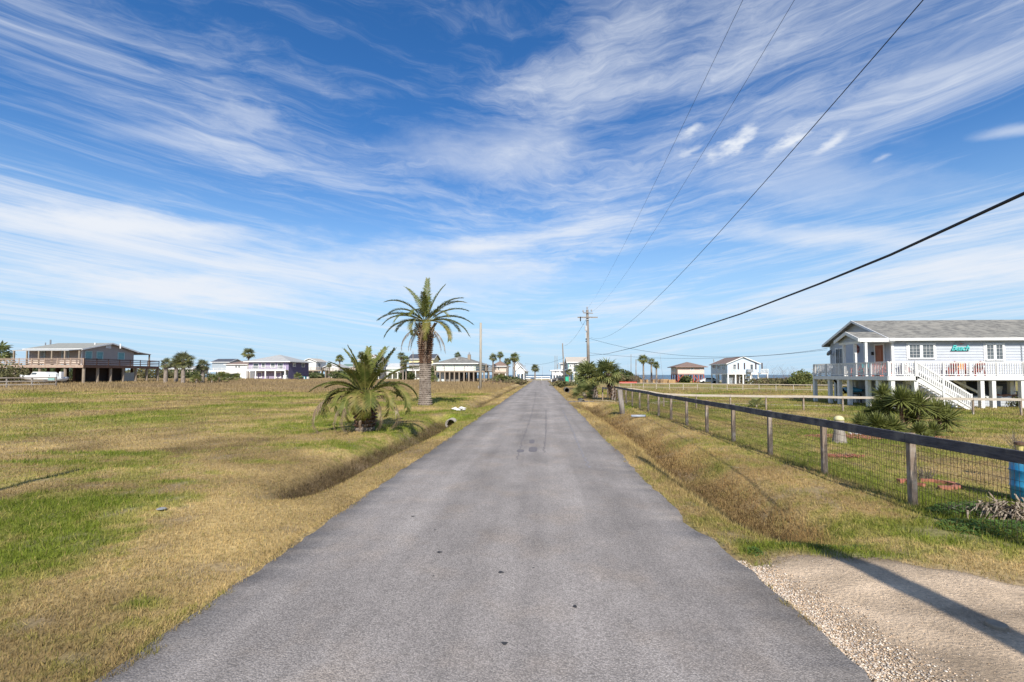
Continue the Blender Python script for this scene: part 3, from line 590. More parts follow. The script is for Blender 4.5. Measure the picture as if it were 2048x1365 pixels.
for px_, py_ in ((1166, 626), (1182.5, 625), (1174, 619.5)):
    q = uw(px_, py_) + Vector((0, -.2, .05)); MB().lathe([(0.0, 0), (.07, .0), (.07, .06), (.1, .08), (.1, .14), (.05, .17), (.05, .24), (0, .26)], q, 8).build('insulator', mat('glazed_insulator', (.35, .34, .36), rough=.3), up)
q = uw(1160.5, 638); MB().tube([q + Vector((0, -.26, .2)), q + Vector((.0, -.26, -.3))], .06, 6).build('fuse_switch', M_dark, up)
MB().tube([q + Vector((0, -.26, -.3)), q + Vector((.2, -.26, -.65)), uw(1168, 650)], .012, 4).build('jumper_wire', M_cable, up)
q = uw(1171.5, 657.5); MB().box(q.x - .11, q.x + .11, q.y - .45, q.y - .2, q.z - .28, q.z + .28).build('equipment_box', M_metal, up)
q = uw(1172, 672); MB().tube([q + Vector((0, -.22, .35)), q + Vector((0, -.22, -.3))], .035, 6).build('conduit', M_white, up)
for py_ in (679, 683.5): q = uw(1172, py_); MB().box(q.x - .07, q.x + .07, q.y - .26, q.y - .18, q.z - .06, q.z + .06).build('bracket', M_dark, up)
# the next pole stands behind the camera; its shadow crosses the drive and the right ditch
NB = Vector((4.0, -3.0, H(4.0, -3.0))); npole = empty('utility_pole', NB, 'utility pole at the mouth of the sandy drive, behind the viewpoint', 'utility pole')
MB().tube([(NB.x, NB.y, NB.z - .5), (NB.x, NB.y, 10.6)], [.17, .13], 10).build('pole', M_polew, npole, True)
LBx = -7.45; o = MB().tube([(LBx, -1.2, H(LBx, -1.2) - .3), (LBx, -1.2, 7.5)], [.09, .075], 8).build('wooden_pole', M_polew, None, True); solo(o, 'slim pole behind the viewpoint on the left lawn, casting the thin shadow', 'pole')
def span(name, label, a, b, sag, r, via=None, grp='overhead lines along the road', n=36, clamp=False):
    a = Vector(a); b = Vector(b); pts = []
    for i in range(n + 1):
        t = (i / n) ** 1.8; q = a.lerp(b, t); q.z -= sag * 4 * t * (1 - t); pts.append(q)
    o = MB().tube(pts, r, 5).build(name, M_cable, None, True); return solo(o, label, 'wire', grp)
def through(px, py, X): return PX(px, py, X)
def wire3(label, pa, pb, end, r, Xa, Xb, name='power_line'):
    """parabola in z through two seen points and the far fixing"""
    A = through(*pa, Xa); B = through(*pb, Xb); E = Vector(end); y0 = -3.0; M_ = np.array([[A.y ** 2, A.y, 1], [B.y ** 2, B.y, 1], [E.y ** 2, E.y, 1]]); cz = np.linalg.solve(M_, [A.z, B.z, E.z])
    pts = []
    for i in range(61):
        t = (i / 60) ** 1.6; y = y0 + (E.y - y0) * t; x = Xa + (E.x - Xa) * (y - A.y) / (E.y - A.y); pts.append((x, y, cz[0] * y * y + cz[1] * y + cz[2]))
    o = MB().tube(pts, r, 5).build(name, M_cable, None, True); return solo(o, label, 'wire')
def lin(X0, Y): return X0
# outer wires on the crossarms and the neutral
wire3('thin power line nearest the road, leftmost of the three long wires', (1485, 2), (1297, 400), uw(1174.5, 618), .004, 3.5, 3.5 + .045 * 9)
wire3('thin power line in the middle of the three long wires', (1588, 2), (1375, 355), uw(1183.5, 624), .004, 4.35, 4.35 + .02 * 9)
wire3('power line lowest and rightmost of the three thin wires, with a small clamp', (1845, 2), (1480, 410), uw(1182, 675), .0065, 4.2, 4.25)
def thick():
    E = uw(1176, 712); pts = []; seen = [(2048, 388, 4.30), (1900, 456, 4.34), (1780, 511, 4.4), (1640, 568, 4.5), (1480, 629, 4.7), (1360, 668, 4.95), (1270, 695, 5.2), (1215, 708, 5.35)]
    ps = [through(x, y, X) for x, y, X in seen]; pts = [ps[0] + (ps[0] - ps[1]) * 3 + Vector((0, 0, .25))] + ps + [E]
    o = MB().tube(pts, .0135, 6).build('telephone_cable', M_cable, None, True); solo(o, 'thick black cable sagging from the upper right down to the utility pole', 'cable')
    o2 = MB().tube([p + Vector((0, 0, .016 if i < 8 else 0)) for i, p in enumerate(pts)], .004, 4).build('support_strand', M_cable, None, True); solo(o2, 'thin steel strand riding just above the thick black cable', 'cable')
thick()

# ------------------------------------------------------------------ palms
M_leafL = mat('date_palm_leaflet', (.150, .165, .036), (.080, .100, .020), 3, .6, trans=.22, c3=(.21, .19, .055), s3=2.2, spec=.25)
M_leafY = mat('yellowing_leaflet', (.21, .185, .045), (.10, .115, .022), 4, .6, trans=.2, c3=(.28, .21, .08), s3=3, spec=.3)
M_rachis = mat('yellow_green_rachis', (.22, .19, .05), (.15, .14, .04), 3, .6)
M_dead = mat('dead_frond', (.22, .16, .105), (.13, .09, .055), 5, .9, c3=(.34, .28, .21), s3=4)
M_scar = mat('palm_trunk_scars', (.27, .225, .19), (.16, .125, .10), 9, .95, .8, 50, c3=(.33, .28, .235), s3=3)
M_boot = mat('brown_leaf_bases', (.155, .085, .052), (.085, .045, .03), 9, .95, .8, 40, c3=(.26, .19, .14), s3=6)
M_fan = mat('fan_palm_leaf', (.20, .22, .075), (.11, .14, .048), 2.5, .6, trans=.32, c3=(.32, .30, .11), s3=1.8, spec=.3)
M_fanY = mat('yellow_fan_leaf', (.27, .25, .07), (.15, .16, .045), 3, .6, trans=.2)
M_fangrey = mat('grey_fan_leaf', (.20, .205, .10), (.11, .12, .055), 2.5, .6, trans=.15)
def frond_mesh(L, el, droop, rnd, pairs=44, ll=.42, twist=0., dead=False, curl=.0):
    """feather frond leaving the origin along +X at elevation el; returns vertex and face lists for rachis and leaflets"""
    n = 22; pts = []; d = Vector((math.cos(el), 0, math.sin(el))); p = Vector((0, 0, 0)); s = L / n; e = el
    for i in range(n + 1):
        pts.append(p.copy()); t = i / n; e -= droop / n * (0.5 + 1.5 * t); d = Vector((math.cos(e), curl * t, math.sin(e))).normalized(); p = p + d * s
    mb = MB(); mb.tube(pts, [.022 * (1 - i / n) ** .8 * (L / 3) + .006 for i in range(n + 1)], 5); lf = MB()
    for k in range(pairs):
        t = .13 + .87 * (k / (pairs - 1)) ** .95; f = t * n; i = min(int(f), n - 1); q = pts[i].lerp(pts[i + 1], f - i); d = (pts[i + 1] - pts[i]).normalized()
        side = d.cross(Vector((0, 0, 1))); side = side.normalized() if side.length > .05 else Vector((0, 1, 0)); up = side.cross(d).normalized()
        prof = min(1, .35 + 2.6 * (t - .1)) * (1 - max(0, t - .55) * 1.25)
        for sg in (-1, 1):
            l = ll * prof * rnd.uniform(.85, 1.12) * (L / 3); sp = rnd.uniform(.45, .75) + t * .45; w = .024 * (L / 3) ** .5
            if dead: sp += .6; l *= .8
            dr = (side * sg + d * sp + up * (rnd.uniform(.25, .5) if not dead else -.6)).normalized(); sag = Vector((0, 0, -1)) * l * (rnd.uniform(.10, .30) + (.5 if dead else 0))
            b = q + dr * l * .5; c = q + dr * l + sag; ww = d * w; lf.add([q - ww * .6, q + ww * .6, b + ww, c, b - ww], [(0, 1, 2, 4), (4, 2, 3)])
    return mb, lf
def mesh_of(mb, name, m, smooth=False):
    me = bpy.data.meshes.new(name); me.from_pydata([tuple(v) for v in mb.v], [], mb.f); me.materials.append(m)
    if smooth: me.polygons.foreach_set('use_smooth', [True] * len(me.polygons))
    return me
def add_frond(parent, loc, az, L, el, droop, rnd, m=None, dead=False, ll=.42, pairs=44, curl=0, tilt=0):
    a, b = frond_mesh(L, el, droop, rnd, pairs, ll, dead=dead, curl=curl)
    o = link('frond', mesh_of(b, 'frond', m or M_leafL), parent, loc); o.rotation_euler = (tilt, 0, az); r = link('rachis', mesh_of(a, 'rachis', M_dead if dead else M_rachis, True), o)
    return o
def date_trunk(parent, h, prof, rows, per, zsplit, name='trunk'):
    def rad(z):
        for (z0, r0), (z1, r1) in zip(prof[:-1], prof[1:]):
            if z <= z1: t = (z - z0) / (z1 - z0); return r0 + (r1 - r0) * t
        return prof[-1][1]
    n = 24; tb = MB(); zl = [h * i / 20 for i in range(21)]; tb.lathe([(rad(z) * .94, z) for z in [-.3] + zl], (0, 0, 0), 20); o = tb.build(name, M_scar); o.parent = parent
    low = MB(); hi = MB(); rnd = random.Random(4)
    for i in range(rows):
        z = h * (i + .5) / rows; r = rad(z) * .93; hh = h / rows * 1.25; big = z > zsplit; m = hi if big else low
        for k in range(per):
            t = 2 * math.pi * (k + .5 * (i % 2) + rnd.uniform(-.12, .12)) / per; w = 2 * math.pi * r / per * .62; pr = (.045 if not big else .08 + .035 * (z - zsplit)) * rnd.uniform(.6, 1.4)
            c = Vector((math.cos(t), math.sin(t), 0)); s = Vector((-c.y, c.x, 0)); b = c * r + Vector((0, 0, z)); zt = Vector((0, 0, 1)) * hh; j = rnd.uniform(-.02, .02)
            m.add([b - s * w * .7 - zt * .3, b + s * w * .7 - zt * .3, b + s * w * .5 + zt * .45, b - s * w * .5 + zt * .45, b + c * pr - s * w * .45 + zt * (.15 + j), b + c * pr + s * w * .45 + zt * (.15 - j), b + c * pr * .8 + s * w * .3 + zt * .5, b + c * pr * .8 - s * w * .3 + zt * .5],
                  [(0, 1, 5, 4), (4, 5, 6, 7), (1, 2, 6, 5), (3, 0, 4, 7), (2, 3, 7, 6)])
    o = link('leaf_scars', mesh_of(low, 'leaf_scars', M_scar), parent); o['kind'] = 'stuff'
    if hi.v: o = link('leaf_bases', mesh_of(hi, 'leaf_bases', M_boot), parent); o['kind'] = 'stuff'
# tall date palm
tb_ = GT(850, 811); TP = empty('date_palm', tb_, 'tall date palm with thick scarred trunk and feathery crown left of the road', 'palm tree')
S_ = 960 / tb_.y; TH = 5.0
date_trunk(TP, 4.75, [(0, .43), (.25, .36), (.8, .32), (2.2, .31), (2.9, .33), (3.5, .38), (4.1, .35), (4.75, .14)], 40, 24, 2.35)
rnd = random.Random(11); ctr = Vector((0, 0, 4.85))
def az_for(tx, ty, L):         # horizontal azimuth (x right, y away)
    return math.atan2(ty, tx)
TF = [(0, 1, 3.1, 88, 10), (-.6, .4, 3.2, 70, 30), (.5, .3, 3.0, 75, 22), (.9, .3, 3.1, 58, 45), (1, -.3, 3.3, 47, 50), (1, .5, 3.2, 40, 45), (-.9, -.35, 3.1, 58, 62), (-1, .3, 3.1, 45, 62), (-1, .05, 3.4, 30, 55), (-1, -.4, 3.0, 26, 65),
      (-1, .5, 2.8, 18, 60), (-.9, -.2, 3.1, 8, 62), (1, .1, 3.3, 22, 50), (1, -.15, 3.4, 12, 62), (.8, .8, 3.0, 20, 60), (.9, -.5, 2.9, 2, 70), (.3, -1, 2.6, 10, 110), (-.35, -1, 2.5, 25, 125), (.1, -1, 2.6, 70, 50), (-.2, -1, 2.4, 50, 90),
      (0, 1, 3, 40, 60), (-.5, 1, 3, 20, 70), (.5, 1, 3, 15, 70), (-.1, .9, 3, 65, 40), (.7, -.7, 2.7, 38, 70), (-.7, -.8, 2.6, 35, 80)]
for i, (ax, ay, L, e, dr) in enumerate(TF):
    add_frond(TP, ctr + Vector((ax * .12, ay * .12, 0)), math.atan2(ay, ax), L * .83, R(e), R(dr), rnd, M_leafY if i in (16, 17, 15) else None, ll=.55, pairs=60, curl=rnd.uniform(-.15, .15))
for ax, ay, L, e, dr in [(.25, -1, 1.8, -25, 60), (-.6, -.7, 1.7, -30, 55), (.9, -.3, 1.9, -30, 50), (-.9, .2, 1.5, -40, 45), (.6, .5, 1.6, -35, 50), (-.1, -1, 1.3, -40, 45), (-.8, -.5, 1.9, -15, 70)]:
    add_frond(TP, ctr + Vector((ax * .3, ay * .3, -.35)), math.atan2(ay, ax), L, R(e), R(dr), rnd, M_dead, dead=True, pairs=26)
for k in range(26):   # cut stubs hanging under the crown
    t = 2 * math.pi * k / 13 + rnd.uniform(-.1, .1); z = 3.95 + .45 * (k // 13) + rnd.uniform(-.1, .1); c = Vector((math.cos(t), math.sin(t), 0))
    MB().beam(c * .42 + Vector((0, 0, z)), c * rnd.uniform(.56, .70) + Vector((0, 0, z + rnd.uniform(.12, .42))), .10, .04).build('frond_stub', M_dead).parent = TP
# young date palm
sb = GT(730, 862); SP = empty('date_palm', sb, 'low bushy young date palm with arching fronds to the ground, left of the ditch', 'palm tree')
date_trunk(SP, 1.25, [(0, .30), (.4, .30), (.9, .28), (1.25, .10)], 11, 13, .15)
c2 = Vector((0, 0, 1.2)); rnd = random.Random(5)
SF = [(0, .2, 1.95, 86, 18), (-.35, .1, 2.0, 76, 22), (.75, -.1, 2.1, 62, 8), (.35, .5, 2.2, 72, 20), (-.6, -.3, 2.1, 62, 32), (-.9, .2, 2.2, 48, 38), (-.7, -.6, 2.0, 42, 60), (-1, -.1, 2.5, 34, 62), (-1, .4, 2.2, 30, 45), (.9, .5, 2.1, 52, 40),
      (-.95, -.35, 2.4, 20, 105), (1, -.25, 2.35, 34, 95), (.9, -.55, 2.2, 30, 130), (.6, -1, 2.1, 28, 130), (.05, -1, 1.9, 30, 150), (-.35, -1, 1.9, 12, 120), (.35, -1, 2.1, 22, 140), (-.7, -1, 2.2, 25, 140), (-.8, -.7, 2.3, 32, 120), (1, .3, 2.2, 40, 90), (.5, .9, 2.2, 40, 90), (-.5, 1, 2.2, 35, 90),
      (.2, -.6, 1.9, 68, 30), (-.2, -.7, 1.8, 58, 45), (.45, -.4, 1.9, 60, 60), (-.15, .8, 2.0, 66, 35), (.3, .2, 1.8, 80, 18), (-.5, .5, 2.0, 66, 30), (-.25, -.25, 2.0, 80, 15), (-1, .8, 2.1, 20, 90), (1, .8, 2.1, 15, 85)]
for i, (ax, ay, L, e, dr) in enumerate(SF):
    m_ = M_leafY if i in (12, 14, 16) else None
    add_frond(SP, c2 + Vector((ax * .15, ay * .15, 0)), math.atan2(ay, ax), L * (.80 if ax > -.5 else .68), R(e), R(dr), rnd, m_, ll=.64, pairs=58, curl=rnd.uniform(-.25, .25))
for ax, ay, L, e, dr in [(-.6, -1, 1.5, 5, 100), (.2, -1, 1.3, -5, 90), (-.25, -1, 1.7, 15, 130), (.75, -.8, 1.7, 20, 140), (.9, -.4, 2.0, 30, 150), (-.9, -.5, 2.2, 25, 130)]:
    add_frond(SP, c2 + Vector((ax * .2, ay * .2, -.2)), math.atan2(ay, ax), L, R(e), R(dr), rnd, M_dead, dead=True, pairs=26)
# fan leaf variants shared between palms
def fan_mesh(pet, rad, nb, rnd, droop=.25, spread=150, fold=.35):
    """petiole along +X then a pleated fan"""
    mb = MB(); mb.beam((0, 0, 0), (pet, 0, -.03 * pet), .03 * rad, .02 * rad); c = Vector((pet, 0, -.03 * pet))
    for k in range(nb):
        a = R(-spread + 2 * spread * (k + .5) / nb); da = R(spread / nb) * .95; l = rad * (1 - .28 * abs(a) / R(spread)) * rnd.uniform(.88, 1.08); zz = fold * abs(math.sin(a)) * .5
        da *= 1.0
        def q(f, off): return c + Vector((math.cos(a + off) * l * f, math.sin(a + off) * l * f, zz * l * f * .5 - droop * l * f * f))
        mb.add([c, q(.55, -da * .80), q(.55, da * .80), q(1, da * .12) + Vector((0, 0, -droop * .35 * l * rnd.uniform(.3, 1.5)))], [(0, 1, 2), (1, 3, 2)])
    return mb
_r = random.Random(3)
FANS = {}
def fans(key, pet, rad, nb, m, droop):
    if key not in FANS: FANS[key] = [mesh_of(fan_mesh(pet, rad, nb, _r, droop), 'fan_leaf', m) for _ in range(4)]
    return FANS[key]
def leaf_dirs(n, lo, hi, rnd):
    out = []
    for i in range(n):
        t = (i + .5) / n; el = hi + (lo - hi) * t ** .9; out.append((i * 2.39996 + rnd.uniform(-.3, .3), el + rnd.uniform(-8, 8)))
    return out
def fan_palm(base, th, cr, label, cat='palm tree', name='fan_palm', n=34, lo=-35, hi=85, tr=.16, parts=True, skirt=8, group=None, m=M_fan, nb=20, seed=1, lean=(0, 0), mY=None, boots=False, pet=.5):
    rnd = random.Random(seed); e = empty(name, base, label, cat, group); top = Vector((lean[0], lean[1], th))
    tb = MB(); k = 9; pts = [Vector((0, 0, -.3)).lerp(top, (i / k) ** 1.0) + Vector((lean[0], lean[1], 0)) * (-.25 * math.sin(math.pi * i / k)) for i in range(k + 1)]
    tb.tube(pts, [tr * (1.25 if i == 0 else 1 - .18 * i / k + .04 * (i % 2)) for i in range(k + 1)], 8); o = tb.build('trunk', M_scar, None, True); o.parent = e
    if boots:
        bm_ = MB()
        for i in range(60):
            t = i * 2.4; z = .15 + (th - .2) * i / 60; c = Vector((math.cos(t), math.sin(t), 0)); s = Vector((-c.y, c.x, 0)); q0 = Vector((lean[0] * z / th, lean[1] * z / th, z)) + c * tr * .9
            bm_.beam(q0, q0 + c * .14 + Vector((0, 0, .16)), .10, .03)
        o = link('leaf_bases', mesh_of(bm_, 'leaf_bases', M_boot), e); o['kind'] = 'stuff'
    dirs = leaf_dirs(n, lo, hi, rnd); dirs = [(a, el, 0) for a, el in dirs] + [(rnd.uniform(0, 6.28), rnd.uniform(-75, -45), 1) for _ in range(skirt)] + [(rnd.uniform(0, 6.28), rnd.uniform(-30, 5), 2) for _ in range(n // 6 if mY else 0)]
    L = cr * .52; rad = cr * .55
    merged = {0: MB(), 1: MB(), 2: MB()}; mats_ = {0: m, 1: M_dead, 2: mY or m}
    for a, el, dk in dirs:
        sc = rnd.uniform(.85, 1.1) * (.75 if dk == 1 else 1); rot = Matrix.Rotation(a, 4, 'Z') @ Matrix.Rotation(-R(el), 4, 'Y') @ Matrix.Rotation(rnd.uniform(-.9, .9), 4, 'X')
        if parts:
            me = rnd.choice(fans((mats_[dk].name, round(cr, 1), nb), L, rad, nb, mats_[dk], .30 if dk != 1 else .1)); o = link('leaf', me, e, top + Vector((0, 0, -.05))); o.rotation_euler = rot.to_euler(); o.scale = (sc,) * 3
        else:
            f = fan_mesh(L * sc, rad * sc, nb, rnd, .3); merged[dk].add([rot @ Vector(v) + top for v in f.v], f.f)
    if not parts:
        for dk, mm in merged.items():
            if mm.v: link('crown' if dk == 0 else 'dead_skirt' if dk == 1 else 'yellow_leaves', mesh_of(mm, 'crown', mats_[dk]), e)
    return e
# twin sabal palms by the road
b1 = GT(1192, 796); b1.x -= .05
fan_palm(b1, 1.75, 1.30, 'nearer of the twin fan palms by the roadside fence, thick scaly trunk', n=62, tr=.24, seed=3, lean=(-.55, .1), mY=M_fanY, boots=True, skirt=10, nb=13, lo=-45)
b1b = P(1228, 790, 33.5); b1b.z = H(b1b.x, b1b.y)
fan_palm(b1b, 1.95, 1.10, 'slimmer right-hand fan palm of the twin pair, behind the roadside fence', n=46, tr=.17, seed=8, lean=(-.45, .1), mY=M_fanY, boots=True, skirt=12, nb=13, lo=-40)
b1c = P(1168, 788, 36); b1c.z = H(b1c.x, b1c.y); fan_palm(b1c, .5, 1.0, 'low trunkless fan palm clump left of the twin palms', n=26, tr=.16, seed=9, mY=M_fanY, skirt=6, lo=-5)
# left cluster by the brown house
for i, (px, yb, ytop, cr, d, nn, lab, bt) in enumerate([(331, 764, 728, 17, 76, 28, 'left and smaller of the round headed fan palms beside the brown stilt house', 1), (366, 764, 722, 27, 74, 44, 'largest round headed fan palm of the group beside the brown stilt house', 1), (352, 762, 726, 19, 80, 30, 'fan palm half hidden behind the largest palm of the group', 1),
                                               (405, 763, 731, 19, 77, 34, 'right hand fan palm of the group, with a pale bare trunk', 1)]):
    b = P(px, yb, d); b.z = H(b.x, b.y); tp = PY(px, ytop, b.y); fan_palm(b, tp.z - b.z, cr * d / 960 * .80, lab, n=nn, tr=.3, seed=20 + i, m=M_fangrey, mY=M_fanY, skirt=9, lo=-50, nb=16)
for i, (px, yb, cr, d, lab) in enumerate([(393, 764, 13, 75, 'dark low palm between the two bigger fan palms'), (424, 763, 12, 78, 'low palm clump just right of the fan palm group'), (440, 763, 15, 80, 'yellowish low palm clump left of the white bungalow'), (455, 762, 12, 84, 'rightmost low palm clump in front of the white bungalow'), (473, 761, 11, 95, 'small sprouting palm in front of the white bungalow'),
                                          (596, 761, 10, 110, 'small bushy palm at the right corner of the purple house'), (868, 763, 10, 100, 'small yellow green palm beside the mint house storeroom'), (1000, 762, 12, 105, 'bushy low palm left of the road end palms'), (875, 745, 7, 124, 'small palm behind the left end of the mint house deck')]):
    b = P(px, yb, d); b.z = H(b.x, b.y); fan_palm(b, cr * d / 960 * .7, cr * d / 960, lab, name='low_palm', n=22, tr=.14, seed=40 + i, parts=False, mY=M_fanY, skirt=2, lo=-15, nb=12)
FP = [(496, 757, 708, 13, 140, 'lone tall fan palm behind the purple house roof', 10), (679, 756, 718, 9, 150, 'tall slim fan palm right of the far white house', 4), (722, 757, 712, 9, 145, 'fan palm rising behind the young date palm', 4), (707, 757, 722, 7, 150, 'yellowish fan palm behind the young date palm', 4),
      (802, 757, 713, 9, 140, 'left fan palm of the trio beside the yellow house', 10), (812, 757, 720, 8, 138, 'right fan palm of the trio beside the yellow house', 12), (806, 757, 728, 8, 136, 'lowest fan palm of the trio beside the yellow house', 12),
      (915, 757, 711, 7, 160, 'small fan palm crown above the mint house roof', 3), (986, 760, 716, 9, 125, 'left of the two high fan palms before the beige house', 12), (1000, 758, 711, 8, 130, 'right of the two high fan palms before the beige house', 8),
      (1015, 761, 724, 8, 115, 'shaggy fan palm with long dead skirt by the road end', 26), (1029, 761, 716, 11, 112, 'broad fan palm at the left kerb near the road end', 30), (1070, 757, 737, 9, 150, 'short fan palm in the middle of the view where the road ends', 12),
      (1287, 757, 720, 11, 118, 'left and fullest of the three slender fan palms beyond the yard', 8), (1303, 758, 724, 8, 120, 'middle one of the three slender fan palms beyond the yard', 6), (1313, 759, 731, 8, 116, 'lowest of the three slender fan palms beyond the yard', 14),
      (1139, 765, 745, 8, 100, 'small palm in front of the white beach house by the pole', 5), (600, 752, 733, 6, 160, 'low fan palm behind the roof of the purple house', 2), (658, 752, 731, 6, 170, 'palm tops behind the far white roofs', 2), (-2, 762, 707, 22, 95, 'fan palm cut by the left edge behind the brown house deck', 8)]
for i, (px, yb, ytop, cr, d, lab, sk) in enumerate(FP):
    b = P(px, yb, d); b.z = H(b.x, b.y); tp = PY(px, ytop, b.y); fan_palm(b, tp.z - b.z, cr * d / 960 * 1.1, lab, n=30, tr=.22, seed=60 + i, parts=False, skirt=sk, nb=9, lo=-40, m=M_fan if i % 2 else M_fangrey, mY=M_fanY)
# young fan palm on the lawn behind fence 2
b = GT(1513, 815); fan_palm(b, .15, .72, 'small young fan palm on the dirt track beyond the board fence', name='young_fan_palm', n=15, tr=.07, seed=90, skirt=0, lo=10, hi=80, nb=16)

# ------------------------------------------------------------------ yuccas
M_yuc = mat('yucca_leaf', (.20, .21, .055), (.11, .135, .034), 3, .5, trans=.22, c3=(.2, .21, .07), s3=3, spec=.4)
M_yucd = mat('dead_yucca_leaf', (.30, .24, .16), (.17, .12, .08), 6, .9)
def rosette(L, n, rnd, lo=-35, w=.022):
    mb = MB()
    for i in range(n):
        a = i * 2.39996; el = R(88 + (lo - 88) * (i / n) ** .85 + rnd.uniform(-6, 6)); l = L * rnd.uniform(.8, 1.1); d = Vector((math.cos(a) * math.cos(el), math.sin(a) * math.cos(el), math.sin(el))); s = Vector((-math.sin(a), math.cos(a), 0)); u = s.cross(d)
        b = d * l * .5; c = d * l - Vector((0, 0, .06 * l)); ww = w * rnd.uniform(.8, 1.2); mb.add([-s * ww * .6, s * ww * .6, b + s * ww + u * .006, b - u * .008, b - s * ww + u * .006, c], [(0, 1, 2, 3), (0, 3, 4), (3, 2, 5), (4, 3, 5)])
    return mb
def yucca(px, py, d, heads, label, L=.62):
    b = P(px, py, d); b.z = H(b.x, b.y); rnd = random.Random(int(px)); e = empty('yucca', b, label, 'yucca', 'yuccas in the red bark bed')
    for hx, hy, s in heads:
        q = PY(hx, hy, b.y + rnd.uniform(-.25, .25)) - b; MB().tube([(rnd.uniform(-.1, .1), 0, -.1), (q.x * .6, q.y * .5, q.z * .5), q], [.07, .06, .05], 6).build('stem', M_boot).parent = e
        o = link('rosette', mesh_of(rosette(L * s, 150, rnd, -35, .028), 'rosette', M_yuc), e, q)
        dd = link('dead_leaves', mesh_of(rosette(L * s * .8, 26, rnd, -85, .02), 'dead_leaves', M_yucd), e, q - Vector((0, 0, .10))); dd.rotation_euler = (math.pi, 0, 0); dd.scale = (.6, .6, .8)
YD = 17.5
yucca(1768, 862, YD, [(1767, 790, .85), (1757, 825, 1.05), (1778, 815, 1.0)], 'tallest yucca at the back of the bed, topped by one small head')
yucca(1806, 864, YD - .6, [(1802, 800, 1.0), (1818, 806, .9)], 'upright yucca left of the big middle head')
yucca(1835, 866, YD - 1.0, [(1836, 812, 1.15), (1829, 838, .8)], 'big headed yucca in the middle of the bed with a shaggy stem')
yucca(1888, 868, YD - .8, [(1870, 824, .95), (1893, 842, 1.35)], 'large spreading yucca at the right end of the bed')
yucca(1735, 864, YD + .2, [(1738, 838, .95), (1722, 850, .9)], 'low yucca at the left end of the bed')
yucca(1750, 872, YD - 1.6, [(1752, 850, .85), (1762, 858, .9)], 'short yucca at the front left of the bed, behind the fence board')
yucca(1786, 875, YD - 1.8, [(1786, 856, .85), (1800, 870, .7)], 'small yucca at the front centre of the bed')
yucca(1868, 878, YD - 2.2, [(1866, 868, .8), (1840, 866, .7)], 'small yucca hugging the fence board right of centre')
yucca(1853, 888, YD - 3.0, [(1853, 884, .55)], 'lowest pale yucca sprouting below the fence board')
# red bark bed and its pale stones
def bark(px, py, rx, ry, n, label, cat='bark', ring=False, s=(.012, .035), seed=3):
    c = GT(px, py); rs = np.random.RandomState(seed); a = rs.uniform(0, 6.283, n); r = np.sqrt(rs.rand(n)) if not ring else rs.uniform(.72, 1.0, n); x = c.x + rx * r * np.cos(a) * rs.uniform(.85, 1.1, n); y = c.y + ry * r * np.sin(a); z = hgt(x, y) + .012 + rs.rand(n) * .03
    pal = np.array([(.36, .13, .085), (.44, .19, .125), (.28, .095, .065), (.36, .2, .14)]); o = stones('bark_chips', x, y, z, rs.uniform(*s, n), pal[rs.randint(0, 4, n)] * rs.uniform(.8, 1.2, (n, 1)), M_stone, .35); props(o, label, cat, None, 'stuff'); return c
bark(1740, 874, 2.0, .75, 2600, 'red bark mulch spread under the yuccas', 'mulch')
bark(1686, 914, .42, .22, 330, 'patch of red bark chips left of the last but one fence post', 'mulch', seed=4)
c = GT(1762, 872); rs = np.random.RandomState(2); n = 300; x = c.x + rs.normal(0, .35, n); y = c.y + rs.normal(0, .18, n); o = stones('white_stones', x, y, hgt(x, y) + .04, rs.uniform(.02, .045, n), np.full((n, 3), .6) * rs.uniform(.8, 1.2, (n, 1)), M_stone); props(o, 'white pebbles scattered among the red bark mulch', 'pebbles', None, 'stuff')
# ring of brick edging near the fence
c = GT(1866, 972); BR = empty('brick_ring', (c.x, c.y, H(c.x, c.y)), 'small ring of red bricks round a bare weed near the fence', 'brick edging'); M_brick = mat('red_brick', (.40, .16, .10), (.30, .11, .07), 12, .9, .4, 60)
bmesh_ = MB().box(-.085, .085, -.04, .04, 0, .05); bme = mesh_of(bmesh_, 'brick', M_brick)
for k in range(11):
    if k in (3, 7): continue
    t = 2 * math.pi * k / 11; rx, ry = .30, .30; x = c.x + rx * math.cos(t); y = c.y + ry * math.sin(t); o = link('brick', bme, BR, (x - c.x, y - c.y, H(x, y) - H(c.x, c.y) + .005)); o.rotation_euler = (random.uniform(-.1, .1), random.uniform(-.1, .1), t + math.pi / 2 + random.uniform(-.15, .15))
c = GT(1808, 966); o = MB().box(c.x - .09, c.x + .09, c.y - .045, c.y + .045, c.z, c.z + .06).build('loose_brick', M_brick); solo(o, 'single red brick lying left of the near fence post', 'brick')
def twigs(px, py, n, h, spread, label, m, cat='plant', name='dry_plant', seed=1, r=.004, lean=.6):
    c = GT(px, py); rnd = random.Random(seed); mb = MB()
    for i in range(n):
        a = rnd.uniform(0, 6.28); r0 = spread * .35 * rnd.random(); p = Vector((c.x + r0 * math.cos(a), c.y + r0 * math.sin(a), c.z - .01)); l = h * rnd.uniform(.5, 1.1); d = Vector((math.cos(a) * lean * rnd.random(), math.sin(a) * lean * rnd.random(), 1)).normalized()
        q = p + d * l * .6; e = q + (d + Vector((rnd.uniform(-.5, .5), rnd.uniform(-.5, .5), rnd.uniform(-.3, .2)))).normalized() * l * .45; mb.tube([p, q, e], [r, r * .8, r * .3], 3, False)
        if rnd.random() < .7: f = q + Vector((rnd.uniform(-.4, .4), rnd.uniform(-.4, .4), .3)).normalized() * l * .3; mb.tube([q, f], [r * .7, r * .3], 3, False)
    return solo(mb.build(name, m), label, cat)
M_twig = mat('grey_twigs', (.16, .135, .11), (.10, .08, .065), 10)
M_brush = mat('reddish_bare_brush', (.20, .135, .105), (.12, .085, .065), 3)
